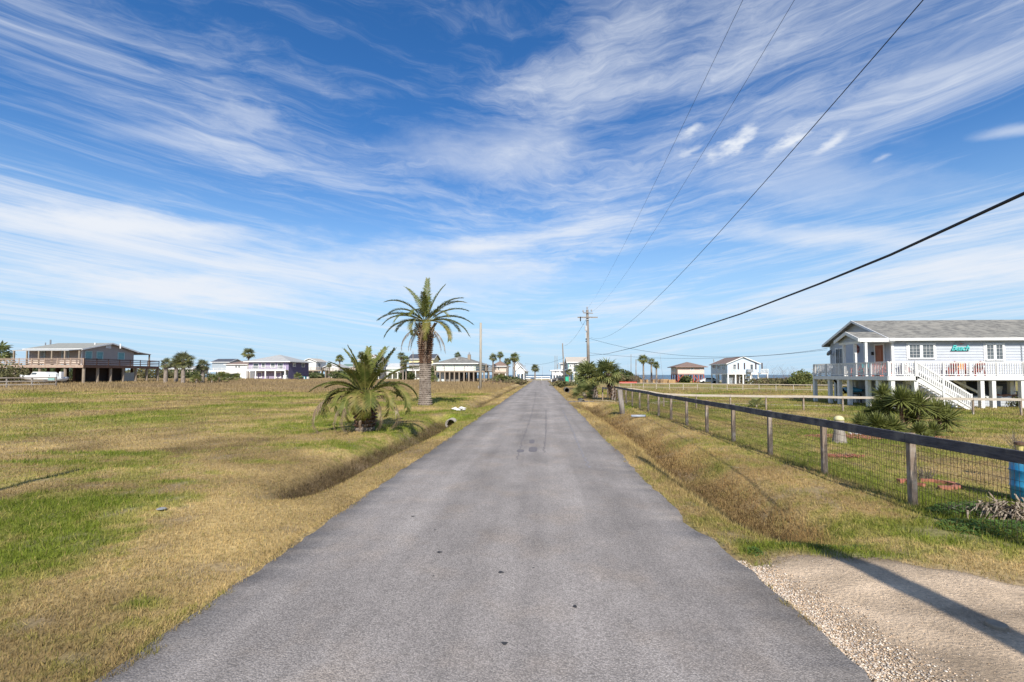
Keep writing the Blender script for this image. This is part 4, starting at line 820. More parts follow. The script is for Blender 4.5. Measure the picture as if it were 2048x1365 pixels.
twigs(1850, 962, 46, .26, .25, 'leafless grey weed inside the ring of red bricks', M_twig, seed=3)
twigs(1690, 914, 16, .14, .3, 'few dead curled leaves on the red bark patch', M_dead, seed=5, lean=1.4)
# dead clump, clover and blue barrel at the right edge
M_strap = mat('dead_strap_leaf', (.33, .26, .185), (.17, .12, .085), 9, .85, c3=(.44, .38, .29), s3=14)
c = GT(2015, 1038); rnd = random.Random(8); mb = MB()
for i in range(260):
    a = rnd.gauss(math.pi * 1.1, 1.1); l = rnd.uniform(.2, .5); p = Vector((c.x + rnd.gauss(.15, .20), c.y + rnd.gauss(.08, .11), c.z + rnd.uniform(.0, .12))); w = rnd.uniform(.006, .014); d = Vector((math.cos(a), math.sin(a) * .6, rnd.uniform(-.1, .7))).normalized(); s = d.cross(Vector((0, 0, 1))).normalized() * w
    q = p + d * l * .5; e = q + (d + Vector((0, 0, -.9))).normalized() * l * .5; mb.add([p - s, p + s, q + s, q - s, e], [(0, 1, 2, 3), (3, 2, 4)])
solo(mb.build('dead_plant', M_strap), 'heap of dead curled strap leaves at the fence foot by the right edge', 'dead plant')
def leafy(px, py, rx, ry, h, n, label, m, s=.03, seed=1, name='clover_patch', cat='weed'):
    c = GT(px, py); rs = np.random.RandomState(seed); a = rs.uniform(0, 6.28, n); r = np.sqrt(rs.rand(n)); x = c.x + rx * r * np.cos(a); y = c.y + ry * r * np.sin(a); z = hgt(x, y) + rs.rand(n) * h * (1 - r ** 2 * .7)
    t = rs.uniform(0, 6.28, n); q = rs.uniform(-.5, .5, (n, 2)); ss = s * rs.uniform(.6, 1.3, n); V = []
    for ox, oy in ((-1, 0), (0, -.7), (1, 0), (0, .7)): V.append(np.stack([x + ss * (ox * np.cos(t) - oy * np.sin(t)), y + ss * (ox * np.sin(t) + oy * np.cos(t)), z + ss * (q[:, 0] * ox + q[:, 1] * oy)], 1))
    V = np.stack(V, 1).reshape(-1, 3); o = link(name, np_mesh(name, V, np.arange(4 * n).reshape(n, 4), m)); return solo(o, label, cat)
M_clover = mat('clover', (.085, .16, .03), (.05, .10, .02), 8, .7, trans=.2, c3=(.14, .2, .05), s3=6)
leafy(1940, 1028, .50, .28, .16, 2600, 'bright green clover mound at the fence foot near the right edge', M_clover, .016)
leafy(2005, 1062, .7, .35, .10, 3200, 'low green weeds in front of the dead strap leaves', M_clover, .014, 2)
leafy(1640, 1095, .55, .12, .04, 700, 'thin strip of green weeds at the head of the sandy drive', M_clover, .010, 3)
leafy(1508, 1105, .07, .12, .05, 220, 'small green tuft on the asphalt edge by the gravel', M_clover, .010, 4); leafy(1552, 1180, .05, .07, .04, 140, 'second small green tuft, nearer, beside the pale pebbles', M_clover, .009, 5)
bb = P(2062, 1003, 6.75); bb.z = H(bb.x, bb.y); BBm = mat('blue_plastic', (.012, .23, .50), (.03, .27, .47), 3, .38, .3, 14, spec=.5, c3=(.08, .26, .40), s3=6)
e = empty('blue_barrel', bb, 'bright blue plastic barrel behind the wire fence at the right edge', 'barrel')
MB().lathe([(0, 0), (.17, 0), (.20, .04), (.205, .25), (.215, .27), (.205, .29), (.205, .52), (.215, .54), (.205, .56), (.20, .76), (.17, .80), (0, .80)], (0, 0, 0), 28).build('body', BBm, None, True).parent = e
MB().lathe([(.165, .79), (.185, .80), (.185, .83), (.165, .84), (0, .84)], (0, 0, 0), 28).build('lid', BBm, None, True).parent = e; e.scale = (1, 1, .80)
lp = P(2041, 925, 8.1); lz = H(lp.x, lp.y); e = empty('solar_lamp', (lp.x, lp.y, lz), 'small garden lamp with a brown cap and yellow lens behind the blue barrel', 'garden lamp'); topz = PY(2041, 884, lp.y).z - lz
MB().tube([(0, 0, 0), (0, 0, topz - .17)], .012, 8).build('stake', M_dark).parent = e; MB().lathe([(0, -.01), (.035, 0), (.05, .12), (0, .12)], (0, 0, topz - .17), 12).build('lens', mat('yellow_lens', (.62, .52, .2), rough=.3)).parent = e; MB().lathe([(0, 0), (.075, 0), (.075, .045), (0, .06)], (0, 0, topz - .05), 14).build('cap', mat('brown_cap', (.13, .075, .05), rough=.5)).parent = e
twigs(2042, 905, 60, .55, .5, 'bare grey twiggy shrub behind the blue barrel', M_twig, 'shrub', 'bare_shrub', 7, lean=.9)
# piling stump with pale round cap
c = P(1679, 882, 13.2); c.z = H(c.x, c.y); e = empty('garden_piling', c, 'flared grey garden piling topped by a pale yellow ball, in front of the yuccas', 'piling'); hz = PY(1679, 838, c.y).z - c.z
MB().lathe([(.19, 0), (.16, .12), (.135, .3), (.12, hz - .06), (.0, hz - .05)], (0, 0, 0), 14).build('stem', mat('grey_stump', (.34, .30, .25), (.24, .2, .17), 9, .9, .6, 40), None, True).parent = e
MB().lathe([(.0, hz - .07), (.115, hz - .05), (.13, hz - .01), (.10, hz + .05), (.05, hz + .08), (0, hz + .085)], (0, 0, 0), 14).build('cap', mat('pale_yellow_cap', (.62, .56, .32), rough=.6), None, True).parent = e
# ------------------------------------------------------------------ drain pipes and roadside scraps
M_concd = mat('dark_old_concrete', (.15, .14, .125), (.09, .085, .075), 8, .95, .5, 50)
def culvert(px, py, d, r, L, label, ang=0):
    c = P(px, py, d); e = empty('drain_pipe', c, label, 'drain pipe'); m = MB(); n = 24; V = []; Fc = []
    for k in range(n):
        t = 2 * math.pi * k / n
        for (rr, yy) in ((r, 0), (r * .80, 0), (r * .80, L), (r, L)): V.append((rr * math.cos(t), yy, rr * math.sin(t)))
    for k in range(n):
        j = (k + 1) % n
        for q in range(3): Fc.append((4 * k + q, 4 * j + q, 4 * j + q + 1, 4 * k + q + 1))
    Fc += [(4 * k, 4 * k + 3, 4 * ((k + 1) % n) + 3, 4 * ((k + 1) % n)) for k in range(n)]
    m.add(V, Fc); m.build('pipe', M_conc if d < 25 else M_concd, None, True).parent = e; di = MB().lathe([(0, 0), (r * .8, 0)], (0, 0, 0), 20).build('dark_inside', M_dark); di.parent = e; di.rotation_euler = (math.pi / 2, 0, 0); di.location = (0, L * .8, 0); e.rotation_euler = (0, 0, ang); return e
culvert(901, 849, 20.2, .23, 2.5, 'round concrete drain pipe opening in the left ditch below the date palms')
culvert(1166, 806.5, 32.0, .22, 2.5, 'dark drain pipe mouth under the crossing, left of the twin fan palms')
culvert(1134, 781, 55, .32, 2.0, 'far black drain pipe lying on the right verge of the road')
c = GT(918, 822); rs = random.Random(4); e = empty('rubble_heap', (c.x, c.y, c.z), 'white broken chunk of concrete by the ditch, right of the tall date palm', 'rubble'); Mr = mat('white_rubble', (.72, .70, .66), (.5, .48, .45), 8, .9, .4, 20)
for (x, y, z, s) in ((-.18, 0, .08, .13), (.12, .05, .10, .15), (.24, -.05, .05, .09), (-.02, -.08, .05, .10)):
    V = OCT * s * np.array([1.4, 1, .75]) + np.array([x, y, z]); V = V + np.random.RandomState(int(s * 1000)).uniform(-.03, .03, (6, 3)); mb = MB(); mb.add([tuple(v) for v in V], [tuple(f) for f in OF]); mb.build('chunk', Mr).parent = e
c = GT(323, 1022); mb = MB(); mb.lathe([(0, .014), (.04, .018), (.06, .008), (.05, 0)], (c.x, c.y, c.z + .02), 9); solo(mb.build('flat_litter', mat('grey_litter', (.28, .29, .30), rough=.7)), 'small crumpled grey scrap lying on the left lawn', 'litter')
c = P(1993, 1250, 3.15); c = G(1993, 1250, H(3.2, 3.1) + .05); mb = MB(); mb.lathe([(0, .012), (.055, .010), (.062, .004), (.062, -.02)], (c.x, c.y, H(c.x, c.y) + .045), 18); solo(mb.build('valve_cover', mat('grey_cap', (.33, .27, .20), (.25, .21, .16), 20, .9, spec=.05)), 'flat round grey disc lying in the shadow on the sandy drive', 'cover')
c = GT(1500, 942); mb = MB(); mb.tube([GT(1408, 935) + Vector((0, 0, .05)), GT(1440, 937) + Vector((0, 0, .06)), GT(1478, 940) + Vector((0, 0, .04))], .006, 4); solo(mb.build('dry_stalk', mat('pale_stalk', (.5, .42, .25))), 'long pale dry stalk lying across the verge grass', 'stalk')
# ------------------------------------------------------------------ houses
def siding(name, c, rough=.75): return mat(name, c, tuple(v * .9 for v in c), 2.5, rough, .1, 20)
M_shingle = mat('grey_shingles', (.235, .225, .20), (.13, .125, .115), 2.2, .95, .6, 14, (1, 2.4, 3.5), c3=(.26, .245, .215), s3=1.2, lo=.42, hi=.58)
M_roofgrey = mat('pale_grey_roof', (.40, .40, .39), (.33, .33, .32), 1.5, .9)
M_roofdark = mat('dark_shingle_roof', (.085, .09, .11), (.06, .065, .08), 2, .9)
M_roofbrown = mat('brown_shingle_roof', (.24, .165, .135), (.17, .12, .10), 3, .9)
M_roofbuff = mat('buff_roof', (.50, .44, .37), (.43, .38, .32), 2, .9)
M_roofmetal = mat('pale_metal_roof', (.62, .62, .60), (.54, .55, .54), 1.5, .5, metal=.2)
M_beachwall = siding('pale_blue_siding', (.46, .485, .53)); M_purple = siding('lilac_wall', (.30, .245, .37)); M_whitewall = siding('white_wall', (.70, .69, .66)); M_mint = siding('mint_wall', (.60, .72, .62))
M_yellow = siding('yellow_wall', (.72, .62, .34)); M_beige = siding('beige_wall', (.66, .56, .47)); M_salmon = siding('salmon_wall', (.72, .55, .47)); M_palewhite = siding('pale_blue_white_wall', (.53, .61, .71)); M_brownwall = siding('taupe_wall', (.42, .36, .32)); M_greywall = siding('grey_blue_wall', (.33, .37, .40))
M_pile = mat('treated_pile', (.33, .27, .205), (.22, .175, .13), 3, .9, .5, 20, (6, 6, 1)); M_redpile = mat('red_painted_timber', (.42, .10, .075), (.32, .08, .06), 4, .8); M_deck = mat('deck_boards', (.42, .31, .235), (.30, .215, .165), 3, .9); M_darkdeck = mat('dark_brown_deck', (.115, .065, .05), (.075, .045, .035), 3, .85)
M_door = mat('orange_brown_door', (.36, .12, .05), (.25, .08, .035), 4, .5, stretch=(1, 1, .2)); M_teal = mat('teal_shutter', (.22, .42, .40), (.18, .36, .36), 3, .7); M_shutter = mat('dark_brown_shutter', (.07, .045, .042), rough=.7); M_lattice = mat('grey_lattice', (.24, .22, .19), (.17, .155, .135), 6, .9)
M_curtain = mat('pale_blind', (.52, .52, .50), (.42, .42, .41), 4, .7)

def gable_roof(e, x0, x1, y0, y1, ze, zr, m, axis='x', ov=.45, th=.14, name='roof', fascia=M_white):
    """two slopes as solid slabs"""
    mb = MB(); X0, X1, Y0, Y1 = x0 - ov, x1 + ov, y0 - ov, y1 + ov
    if axis == 'x':
        ym = (y0 + y1) / 2; k = (zr - ze) / ((y1 - y0) / 2); zo = ze - k * ov
        for ya, s in ((Y0, 1), (Y1, -1)): mb.poly([(X0, ya, zo), (X0, ym, zr), (X0, ym, zr + th), (X0, ya, zo + th)], (X1 - X0, 0, 0))
    else:
        xm = (x0 + x1) / 2; k = (zr - ze) / ((x1 - x0) / 2); zo = ze - k * ov
        for xa in (X0, X1): mb.poly([(xa, Y0, zo), (xm, Y0, zr), (xm, Y0, zr + th), (xa, Y0, zo + th)], (0, Y1 - Y0, 0))
    r = mb.build(name, m, e); fb = MB(); t = .05; w = .20
    if axis == 'x':
        for ya in (Y0 - t, Y1): fb.box(X0, X1, ya, ya + t, zo - .06, zo + th + .02)
        for xa in (X0 - t, X1):
            for ya in (Y0, Y1): fb.poly([(xa, ya, zo - .05), (xa, ym, zr - .05), (xa, ym, zr + th + .02), (xa, ya, zo + th + .02)], (t, 0, 0))
    else:
        for xa in (X0 - t, X1): fb.box(xa, xa + t, Y0, Y1, zo - .06, zo + th + .02)
        for ya in (Y0 - t, Y1):
            for xa in (X0, X1): fb.poly([(xa, ya, zo - .05), (xm, ya, zr - .05), (xm, ya, zr + th + .02), (xa, ya, zo + th + .02)], (0, t, 0))
    fo = fb.build('fascia', fascia, r); return r
def hip_roof(e, x0, x1, y0, y1, ze, zr, m, ov=.6, name='roof', fascia=M_white):
    X0, X1, Y0, Y1 = x0 - ov, x1 + ov, y0 - ov, y1 + ov; ym = (Y0 + Y1) / 2; xm = (X0 + X1) / 2; run = (Y1 - Y0) / 2
    if X1 - X0 > Y1 - Y0: a, b = (X0 + run, ym, zr), (X1 - run, ym, zr)
    else: rr = (X1 - X0) / 2; a, b = (xm, Y0 + rr, zr), (xm + .001, Y1 - rr, zr)
    V = [(X0, Y0, ze), (X1, Y0, ze), (X1, Y1, ze), (X0, Y1, ze), a, b]
    Fc = [(0, 1, 5, 4), (1, 2, 5), (2, 3, 4, 5), (3, 0, 4), (0, 3, 2, 1)] if X1 - X0 > Y1 - Y0 else [(0, 1, 4), (1, 2, 5, 4), (2, 3, 5), (3, 0, 4, 5), (0, 3, 2, 1)]
    r = MB().add(V, Fc).build(name, m, e); t = .05; f = MB()
    for bx in ((X0 - t, X1 + t, Y0 - t, Y0), (X0 - t, X1 + t, Y1, Y1 + t), (X0 - t, X0, Y0, Y1), (X1, X1 + t, Y0, Y1)): f.box(*bx, ze - .16, ze + .03)
    f.build('fascia', fascia, r); return r
def window(e, face, at, u0, u1, z0, z1, frame=M_white, glass=M_glass, cols=1, rows=2, trim=.09, s=1, depth=.05, name='window'):
    """face 'y' (plane y=at, u=x) or 'x' (plane x=at, u=y); s = outward sign"""
    fr = MB(); gl = MB()
    def bx(mb, a, b, c, d, o0, o1):
        lo, hi = sorted((at + s * o0, at + s * o1))
        if face == 'y': mb.box(a, b, lo, hi, c, d)
        else: mb.box(lo, hi, a, b, c, d)
    bx(fr, u0 - trim, u1 + trim, z1, z1 + trim, .004, depth + .01); bx(fr, u0 - trim, u1 + trim, z0 - trim, z0, .004, depth + .02); bx(fr, u0 - trim, u0, z0, z1, .004, depth); bx(fr, u1, u1 + trim, z0, z1, .004, depth)
    for i in range(1, cols): c = u0 + (u1 - u0) * i / cols; bx(fr, c - trim * .065, c + trim * .065, z0, z1, .012, depth - .008)
    for j in range(1, rows): c = z0 + (z1 - z0) * j / rows; bx(fr, u0, u1, c - trim * .065, c + trim * .065, .010, depth - .012)
    w = fr.build(name, frame, e); bx(gl, u0, u1, z0, z1, .003, .022); gl.build('pane', glass, w); return w
def railing(e, p, q, zf, h=1.0, m=M_whitewood, post=1.8, bal=.125, rails=None, cap=.09, bw=.035, solo_b=False, pw=.09):
    """deck railing from p to q (xy), floor height zf"""
    p = Vector((p[0], p[1], 0)); q = Vector((q[0], q[1], 0)); L = (q - p).length; d = (q - p).normalized(); r = MB()
    rl = rails if rails is not None else [(.10, .05, .04), (h - .06, .05, .04)]
    for zc, hh, tt in rl: r.beam(p + Vector((0, 0, zf + zc)), q + Vector((0, 0, zf + zc)), tt, hh)
    r.beam(p + Vector((0, 0, zf + h)), q + Vector((0, 0, zf + h)), cap, .035); n = max(1, round(L / post))
    for i in range(n + 1): c = p.lerp(q, i / n); r.box(c.x - pw / 2, c.x + pw / 2, c.y - pw / 2, c.y + pw / 2, zf - .05, zf + h - .02)
    ro = r.build('railing', m, e)
    if bal:
        k = int(L / bal)
        if solo_b:
            me = mesh_of(MB().box(-bw / 2, bw / 2, -bw / 2, bw / 2, zf + .08, zf + h - .04), 'baluster', m)
            for i in range(1, k): c = p.lerp(q, i / k) - Vector(e.location); c.z = -e.location.z; o = link('baluster', me, ro, c)
        else:
            b = MB()
            for i in range(1, k): c = p.lerp(q, i / k); b.box(c.x - bw / 2, c.x + bw / 2, c.y - bw / 2, c.y + bw / 2, zf + .08, zf + h - .04)
            b.build('balusters', m, ro, kind='stuff')
    return ro
def stilt(name, label, Y, px0, px1, pside, yb, yf, ye, yr, roof='hip', wall=M_whitewall, sidewall=None, roofm=M_shingle, piles=(4, 3), pm=M_pile, wins=(), swins=(), deck=0, rail=M_whitewood, lower=(), group=None, depth=None, ov=.5, wrap=0, fascia=M_white, pr=.14, cat='house', railw=dict(), doors=()):
    a = PY(px0, yf, Y); b = PY(px1, yf, Y); mid = (px0 + px1) / 2; zf = PY(mid, yf, Y).z; ze = PY(mid, ye, Y).z; x0, x1 = a.x, b.x
    if pside is not None and depth is None:
        if pside > px1: Y1 = PX(pside, yf, x1).y
        else: Y1 = PX(pside, yf, x0).y
    else: Y1 = Y + (depth or 8)
    zr = PY(mid, yr, (Y + Y1) / 2 if roof != 'gy' else Y).z; cx = (x0 + x1) / 2; zg = H(cx, Y); e = empty(name, (cx, (Y + Y1) / 2, zg), label, cat, group)
    MB().box(x0, x1, Y, Y1, zf, ze).build('wall', wall, e); MB().box(x0 - .02, x1 + .02, Y - .02, Y1 + .02, zf - .3, zf - .004).build('floor_frame', fascia, e)
    if roof == 'hip': hip_roof(e, x0, x1, Y, Y1, ze, zr, roofm, ov, fascia=fascia)
    elif roof == 'gx':
        gable_roof(e, x0, x1, Y, Y1, ze, zr, roofm, 'x', ov, fascia=fascia)
        for xx in (x0, x1 - .1): MB().poly([(xx, Y, ze), (xx, Y1, ze), (xx, (Y + Y1) / 2, zr)], (.1, 0, 0)).build('gable', wall, e)
    else:
        gable_roof(e, x0, x1, Y, Y1, ze, zr, roofm, 'y', ov, fascia=fascia)
        for yy in (Y, Y1 - .1): MB().poly([(x0, yy, ze), (x1, yy, ze), ((x0 + x1) / 2, yy, zr)], (0, .1, 0)).build('gable', wall, e)
    nx_, ny_ = piles
    ya = Y - (deck - .15 if deck else -.15)
    for i in range(nx_):
        for j in range(ny_):
            X_ = x0 + .15 + (x1 - x0 - .3) * i / max(1, nx_ - 1); Y_ = ya + (Y1 - .15 - ya) * j / max(1, ny_ - 1)
            MB().box(X_ - pr, X_ + pr, Y_ - pr, Y_ + pr, H(X_, Y_) - .4, zf - .31).build('pile', pm, e)
    for w in wins:
        u0, u1 = PY(w[0], w[2], Y).x, PY(w[1], w[2], Y).x; z1, z0 = PY(mid, w[2], Y).z, PY(mid, w[3], Y).z; window(e, 'y', Y, u0, u1, z0, z1, s=-1, trim=.12, depth=.08, **(w[4] if len(w) > 4 else {}))
    sx = x1 if (pside or 9999) > px1 else x0; ss = 1 if sx == x1 else -1
    for w in swins:
        u0, u1 = sorted((PX(w[0], 750, sx).y, PX(w[1], 750, sx).y)); um = (w[0] + w[1]) / 2; z1, z0 = PX(um, w[2], sx).z, PX(um, w[3], sx).z; window(e, 'x', sx + ss * .052, u0, u1, z0, z1, s=ss, trim=.12, depth=.08, **(w[4] if len(w) > 4 else {}))
    for w in doors:
        u0, u1 = PY(w[0], w[2], Y).x, PY(w[1], w[2], Y).x; z1 = PY(mid, w[2], Y).z; d = MB().box(u0, u1, Y - .06, Y - .003, zf + .02, z1).build('door', w[3], e)
    if deck:
        dx1 = x1 + wrap if wrap > 0 else x1; dx0 = x0 + wrap if wrap < 0 else x0
        MB().box(dx0, dx1, Y - deck, Y - .03, zf - .12, zf - .01).build('deck', pm, e); MB().box(dx0, dx1, Y - deck - .05, Y - deck, zf - .32, zf + .01).build('deck_edge', rail, e)
        kw = dict(h=1.0, m=rail, bal=.35, bw=.06, pw=.12); kw.update(railw); railing(e, (dx0, Y - deck), (dx1, Y - deck), zf, **kw)
        if wrap:
            xx = dx1 if wrap > 0 else dx0; xa, xb = sorted((xx, x1 + .03 if wrap > 0 else x0 - .03)); MB().box(xa, xb, Y - .02, Y1, zf - .12, zf - .01).build('deck', pm, e); railing(e, (xx, Y - deck), (xx, Y1), zf, **kw)
            for j in range(4): Y_ = Y - deck + .15 + (Y1 - Y + deck - .3) * j / 3; MB().box(xx - pr, xx + pr, Y_ - pr, Y_ + pr, H(xx, Y_) - .4, zf - .13).build('pile', pm, e)
    for l in lower:       # (px0, px1, material, setback)
        u0, u1 = PY(l[0], yb, Y + l[3]).x, PY(l[1], yb, Y + l[3]).x; MB().box(u0, u1, Y + l[3], Y1 - .2, H(cx, Y) - .3, zf - .33).build(l[4] if len(l) > 4 else 'lower_wall', l[2], e)
    e['_f'] = 0; del e['_f']
    return e, dict(x0=x0, x1=x1, Y=Y, Y1=Y1, zf=zf, ze=ze, zr=zr, zg=zg)
W = lambda a, b, c, d, **k: (a, b, c, d, k)
# purple house
e, q = stilt('stilt_house', 'lilac house on white posts with a pale hipped roof and two ground floor garage bays', 124, 497, 577, 617, 760, 740, 723.5, 710, 'hip', M_purple, roofm=M_roofgrey, piles=(5, 3), pm=M_white,
             wins=[W(507, 517, 728, 738), W(524, 530, 727, 735), W(556, 566, 727, 738, cols=3), W(542, 550, 727, 735)], swins=[W(585, 590, 727, 733), W(603, 608, 728, 734)], deck=1.5, rail=M_white, lower=[(508, 563, M_purple, .4), (564, 576, M_greywall, .8)], ov=.9, railw=dict(bal=.30, bw=.07))
for a, b in ((515, 523), (553, 561)): window(e, 'y', q['Y'] + .4, PY(a, 750, q['Y'] + .4).x, PY(b, 750, q['Y'] + .4).x, PY(a, 755, q['Y'] + .4).z, PY(a, 745.5, q['Y'] + .4).z, s=-1, trim=.2, depth=.1, glass=M_purple)
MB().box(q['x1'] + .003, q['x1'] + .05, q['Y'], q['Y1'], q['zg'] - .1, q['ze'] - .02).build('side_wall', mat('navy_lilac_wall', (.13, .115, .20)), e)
MB().box(PY(529, 750, 124).x, PY(547, 750, 124).x, 124.3, 124.38, q['zg'], q['zf'] - .5).build('garage_door', mat('garage_lilac', (.30, .25, .36), (.28, .24, .33), 2, .6), e)
window(e, 'x', q['x1'] + .01, 126, 127, q['zg'] + 1, q['zg'] + 2, s=1) if False else None
# white bungalow and grey roofed house to its left
stilt('white_house', 'white house with a brown roof left of the purple house', 150, 452, 500, None, 758, 743, 729, 721.5, 'hip', M_whitewall, roofm=M_roofbrown, piles=(3, 2), wins=[W(471, 474, 732, 736), W(477, 480, 732, 736)], lower=[(453, 500, M_whitewall, 0.02)], depth=9)
stilt('grey_house', 'house with a blue grey metal roof behind the fan palm group', 170, 424, 458, None, 757, 742, 724.5, 719, 'gx', M_greywall, roofm=M_roofdark, piles=(3, 2), pm=M_white, lower=[(432, 452, M_beige, .5)], depth=8, deck=1.5, rail=M_white)
stilt('beige_house', 'low beige house seen under the brown deck, behind the fan palm group', 165, 330, 385, None, 758, 747, 738, 733, 'gx', M_beige, roofm=M_roofgrey, piles=(3, 2), lower=[(345, 370, M_beige, .5)], depth=8)
# white houses right of the purple house
stilt('white_house', 'tall white gabled house on posts just right of the purple house', 170, 606, 632, 652, 757, 741, 723, 717.5, 'gy', M_whitewall, roofm=M_roofbuff, piles=(3, 3), pm=M_pile, deck=2, rail=M_pile, wrap=3, wins=[W(611, 614, 728, 731)], swins=[W(636, 640, 727, 734)], lower=[(608, 618, M_greywall, .3)])
stilt('white_house', 'low white gabled house with a grey roof left of the slim fan palm', 175, 648, 680, 697, 757, 742, 734.5, 728.5, 'gy', M_whitewall, roofm=M_roofgrey, piles=(4, 2), deck=1.5, rail=M_pile, lower=[(650, 676, M_whitewall, 1)])
stilt('pale_house', 'pale yellow house with a green roof behind the young date palm fronds', 185, 683, 716, None, 756, 742, 734, 729, 'gx', M_beige, roofm=mat('green_roof', (.16, .24, .2), rough=.8), piles=(3, 2), lower=[(684, 700, M_beige, 1)], depth=8)
# two storey house with brown roofs
e, q = stilt('two_storey_house', 'two storey white house with stepped brown roofs behind the young date palm', 150, 733, 760, 775, 757, 744, 721, 710.5, 'gy', M_whitewall, roofm=M_roofbrown, piles=(3, 3), pm=M_white, wins=[W(741, 745, 722, 728)], lower=[(735, 760, M_whitewall, .5)])
hip_roof(e, PY(729, 0, 148).x, PY(747, 0, 148).x, 147, 151, PY(740, 720, 148).z, PY(740, 714, 150).z, M_roofbrown, .4, 'upper_porch_roof'); MB().box(PY(732, 0, 148).x, PY(746, 0, 148).x, 147.2, 149.9, q['zf'], PY(740, 720.5, 148).z).build('wing_wall', M_whitewall, e); window(e, 'y', 147.2, PY(740, 0, 147).x, PY(745, 0, 147).x, PY(0, 728, 147.2).z, PY(0, 722, 147.2).z, s=-1)
hip_roof(e, PY(739, 0, 147).x, PY(766, 0, 147).x, 144, 149.8, PY(750, 732, 147).z, PY(750, 726, 147).z, M_roofbrown, .4, 'porch_roof')
for pxx in (740, 748, 757, 765): xx = PY(pxx, 0, 144).x; MB().box(xx - .12, xx + .12, 144, 144.24, H(xx, 144) - .3, PY(0, 732, 144).z).build('porch_post', M_white, e)
railing(e, (PY(739, 0, 144).x, 144), (PY(766, 0, 144).x, 144), PY(0, 744, 144).z, 1.0, M_white, bal=.3, bw=.08); MB().box(PY(739, 0, 144).x, PY(766, 0, 144).x, 144, 147.1, PY(0, 745.5, 144).z, PY(0, 744, 144).z).build('porch_floor', M_white, e)
stilt('mint_cottage', 'small mint green and white cottage with a pale roof between the palms', 155, 776, 799, None, 757, 744, 736, 728, 'gx', M_mint, roofm=M_roofmetal, piles=(3, 2), pm=M_white, deck=1.5, rail=M_whitewood, lower=[(776, 797, M_mint, 1)], depth=7)
e, q = stilt('yellow_house', 'pale yellow two storey house with a dark blue grey roof behind the date palm trunk', 150, 818, 866, 878, 757, 740, 718, 709.5, 'gx', M_yellow, roofm=M_roofdark, piles=(4, 3), pm=M_white, wins=[W(822, 826, 719, 722), W(858, 862, 721, 727)], deck=2, rail=M_white, lower=[(820, 850, M_whitewall, 1)])
hip_roof(e, q['x0'] - .2, q['x1'] + .2, 147.6, 149.9, PY(840, 730, 148).z, PY(840, 725.5, 149).z, M_roofdark, .3, 'porch_roof')
# mint house on stilts
e, q = stilt('mint_stilt_house', 'long mint green house on stilts with a grey roof and a plain railed deck', 108, 873, 951, 977, 762, 742, 727, 716, 'hip', mat('pale_mint_siding', (.66, .74, .66), (.62, .70, .62), 2, .8), roofm=M_shingle, piles=(9, 4), pm=M_pile, wins=[W(885, 889, 731, 735, glass=M_curtain), W(907, 911, 729, 731, glass=M_curtain), W(928, 931, 732, 736, glass=M_curtain), W(934, 937, 732, 736, glass=M_curtain), W(941, 944, 732, 736, glass=M_curtain)],
             deck=2.0, rail=M_pile, lower=[(873, 890, mat('pale_store', (.66, .74, .74)), .02, 'storeroom')], ov=.7, railw=dict(bal=0, rails=[(.5, .06, .05)], post=2.1), wrap=2.2)
MB().box(PY(952, 0, 108).x - .4, PY(952, 0, 108).x - .35, 107.9, 108, q['zf'], q['ze']).build('dark_door', M_dark, e) if False else None
for k in range(4):
    a = PY(891 + k * 7.5, 0, 108).x; b = PY(897.8 + k * 7.5, 0, 108).x; MB().box(a, b, 108.1, 108.16, q['zg'] + .05, q['zf'] - .36).build('lattice_panel', M_lattice, e)
window(e, 'y', 108, PY(882, 0, 108).x - .35, PY(882, 0, 108).x + .35, q['zg'] + .95, q['zg'] + 1.7, s=-1, trim=.1)
for pxx in (965, 974): xx = PY(pxx, 0, 106.4).x; MB().box(xx - .08, xx + .08, 106.2, 106.36, q['zf'], q['ze'] - .1).build('porch_post', M_pile, e)
xx = PY(941, 0, 113).x; MB().box(xx - .35, xx + .35, 112.6, 113.3, q['zr'] - 1.2, PY(941, 707.5, 113).z - .3).build('chimney', M_pile, e); MB().lathe([(.32, 0), (.32, .12), (.12, .3), (.12, .6), (0, .62)], (xx, 113, PY(941, 707.5, 113).z - .3), 10).build('chimney_cap', M_metal, e)
for pxx, pyy in ((900, 722.5), (914, 719.5)): c = PY(pxx, pyy, 110); MB().tube([(c.x, c.y, c.z - .9), (c.x, c.y, c.z + .25)], .09, 6).build('roof_vent', M_white, e)
# houses near the end of the road
stilt('beige_house', 'beige hip roofed house behind the fan palms at the road end', 128, 985, 1013, None, 759, 745, 732.5, 723, 'hip', M_beige, roofm=M_roofbrown, piles=(3, 2), pm=M_white, wins=[W(996, 999, 735, 740)], lower=[(986, 1012, M_beige, .4)], deck=1.2, rail=M_pile, depth=9)
e, q = stilt('far_white_house', 'white open fronted beach house with a grey roof at the left of the road end', 150, 1033, 1049, 1056, 758.5, 746, 740, 732, 'gy', M_whitewall, roofm=M_roofmetal, piles=(3, 3), pm=M_white, deck=1.5, rail=M_white)
e, q = stilt('far_white_house', 'tall white end house half hidden by the shaggy road end palms', 165, 1028, 1042, 1050, 758, 741, 733, 724, 'gy', M_whitewall, roofm=M_roofgrey, piles=(3, 2), pm=M_white, deck=1.2, rail=M_white)
e, q = stilt('balcony_house', 'white flat roofed house with long balconies beyond the leaning pole', 125, 1104, 1134, None, 758.5, 748.5, 741, 739, 'hip', M_whitewall, roofm=M_white, piles=(6, 3), pm=M_white, deck=2.0, rail=M_white, depth=8, wins=[W(1110, 1113, 742, 746), W(1122, 1126, 742, 747)])
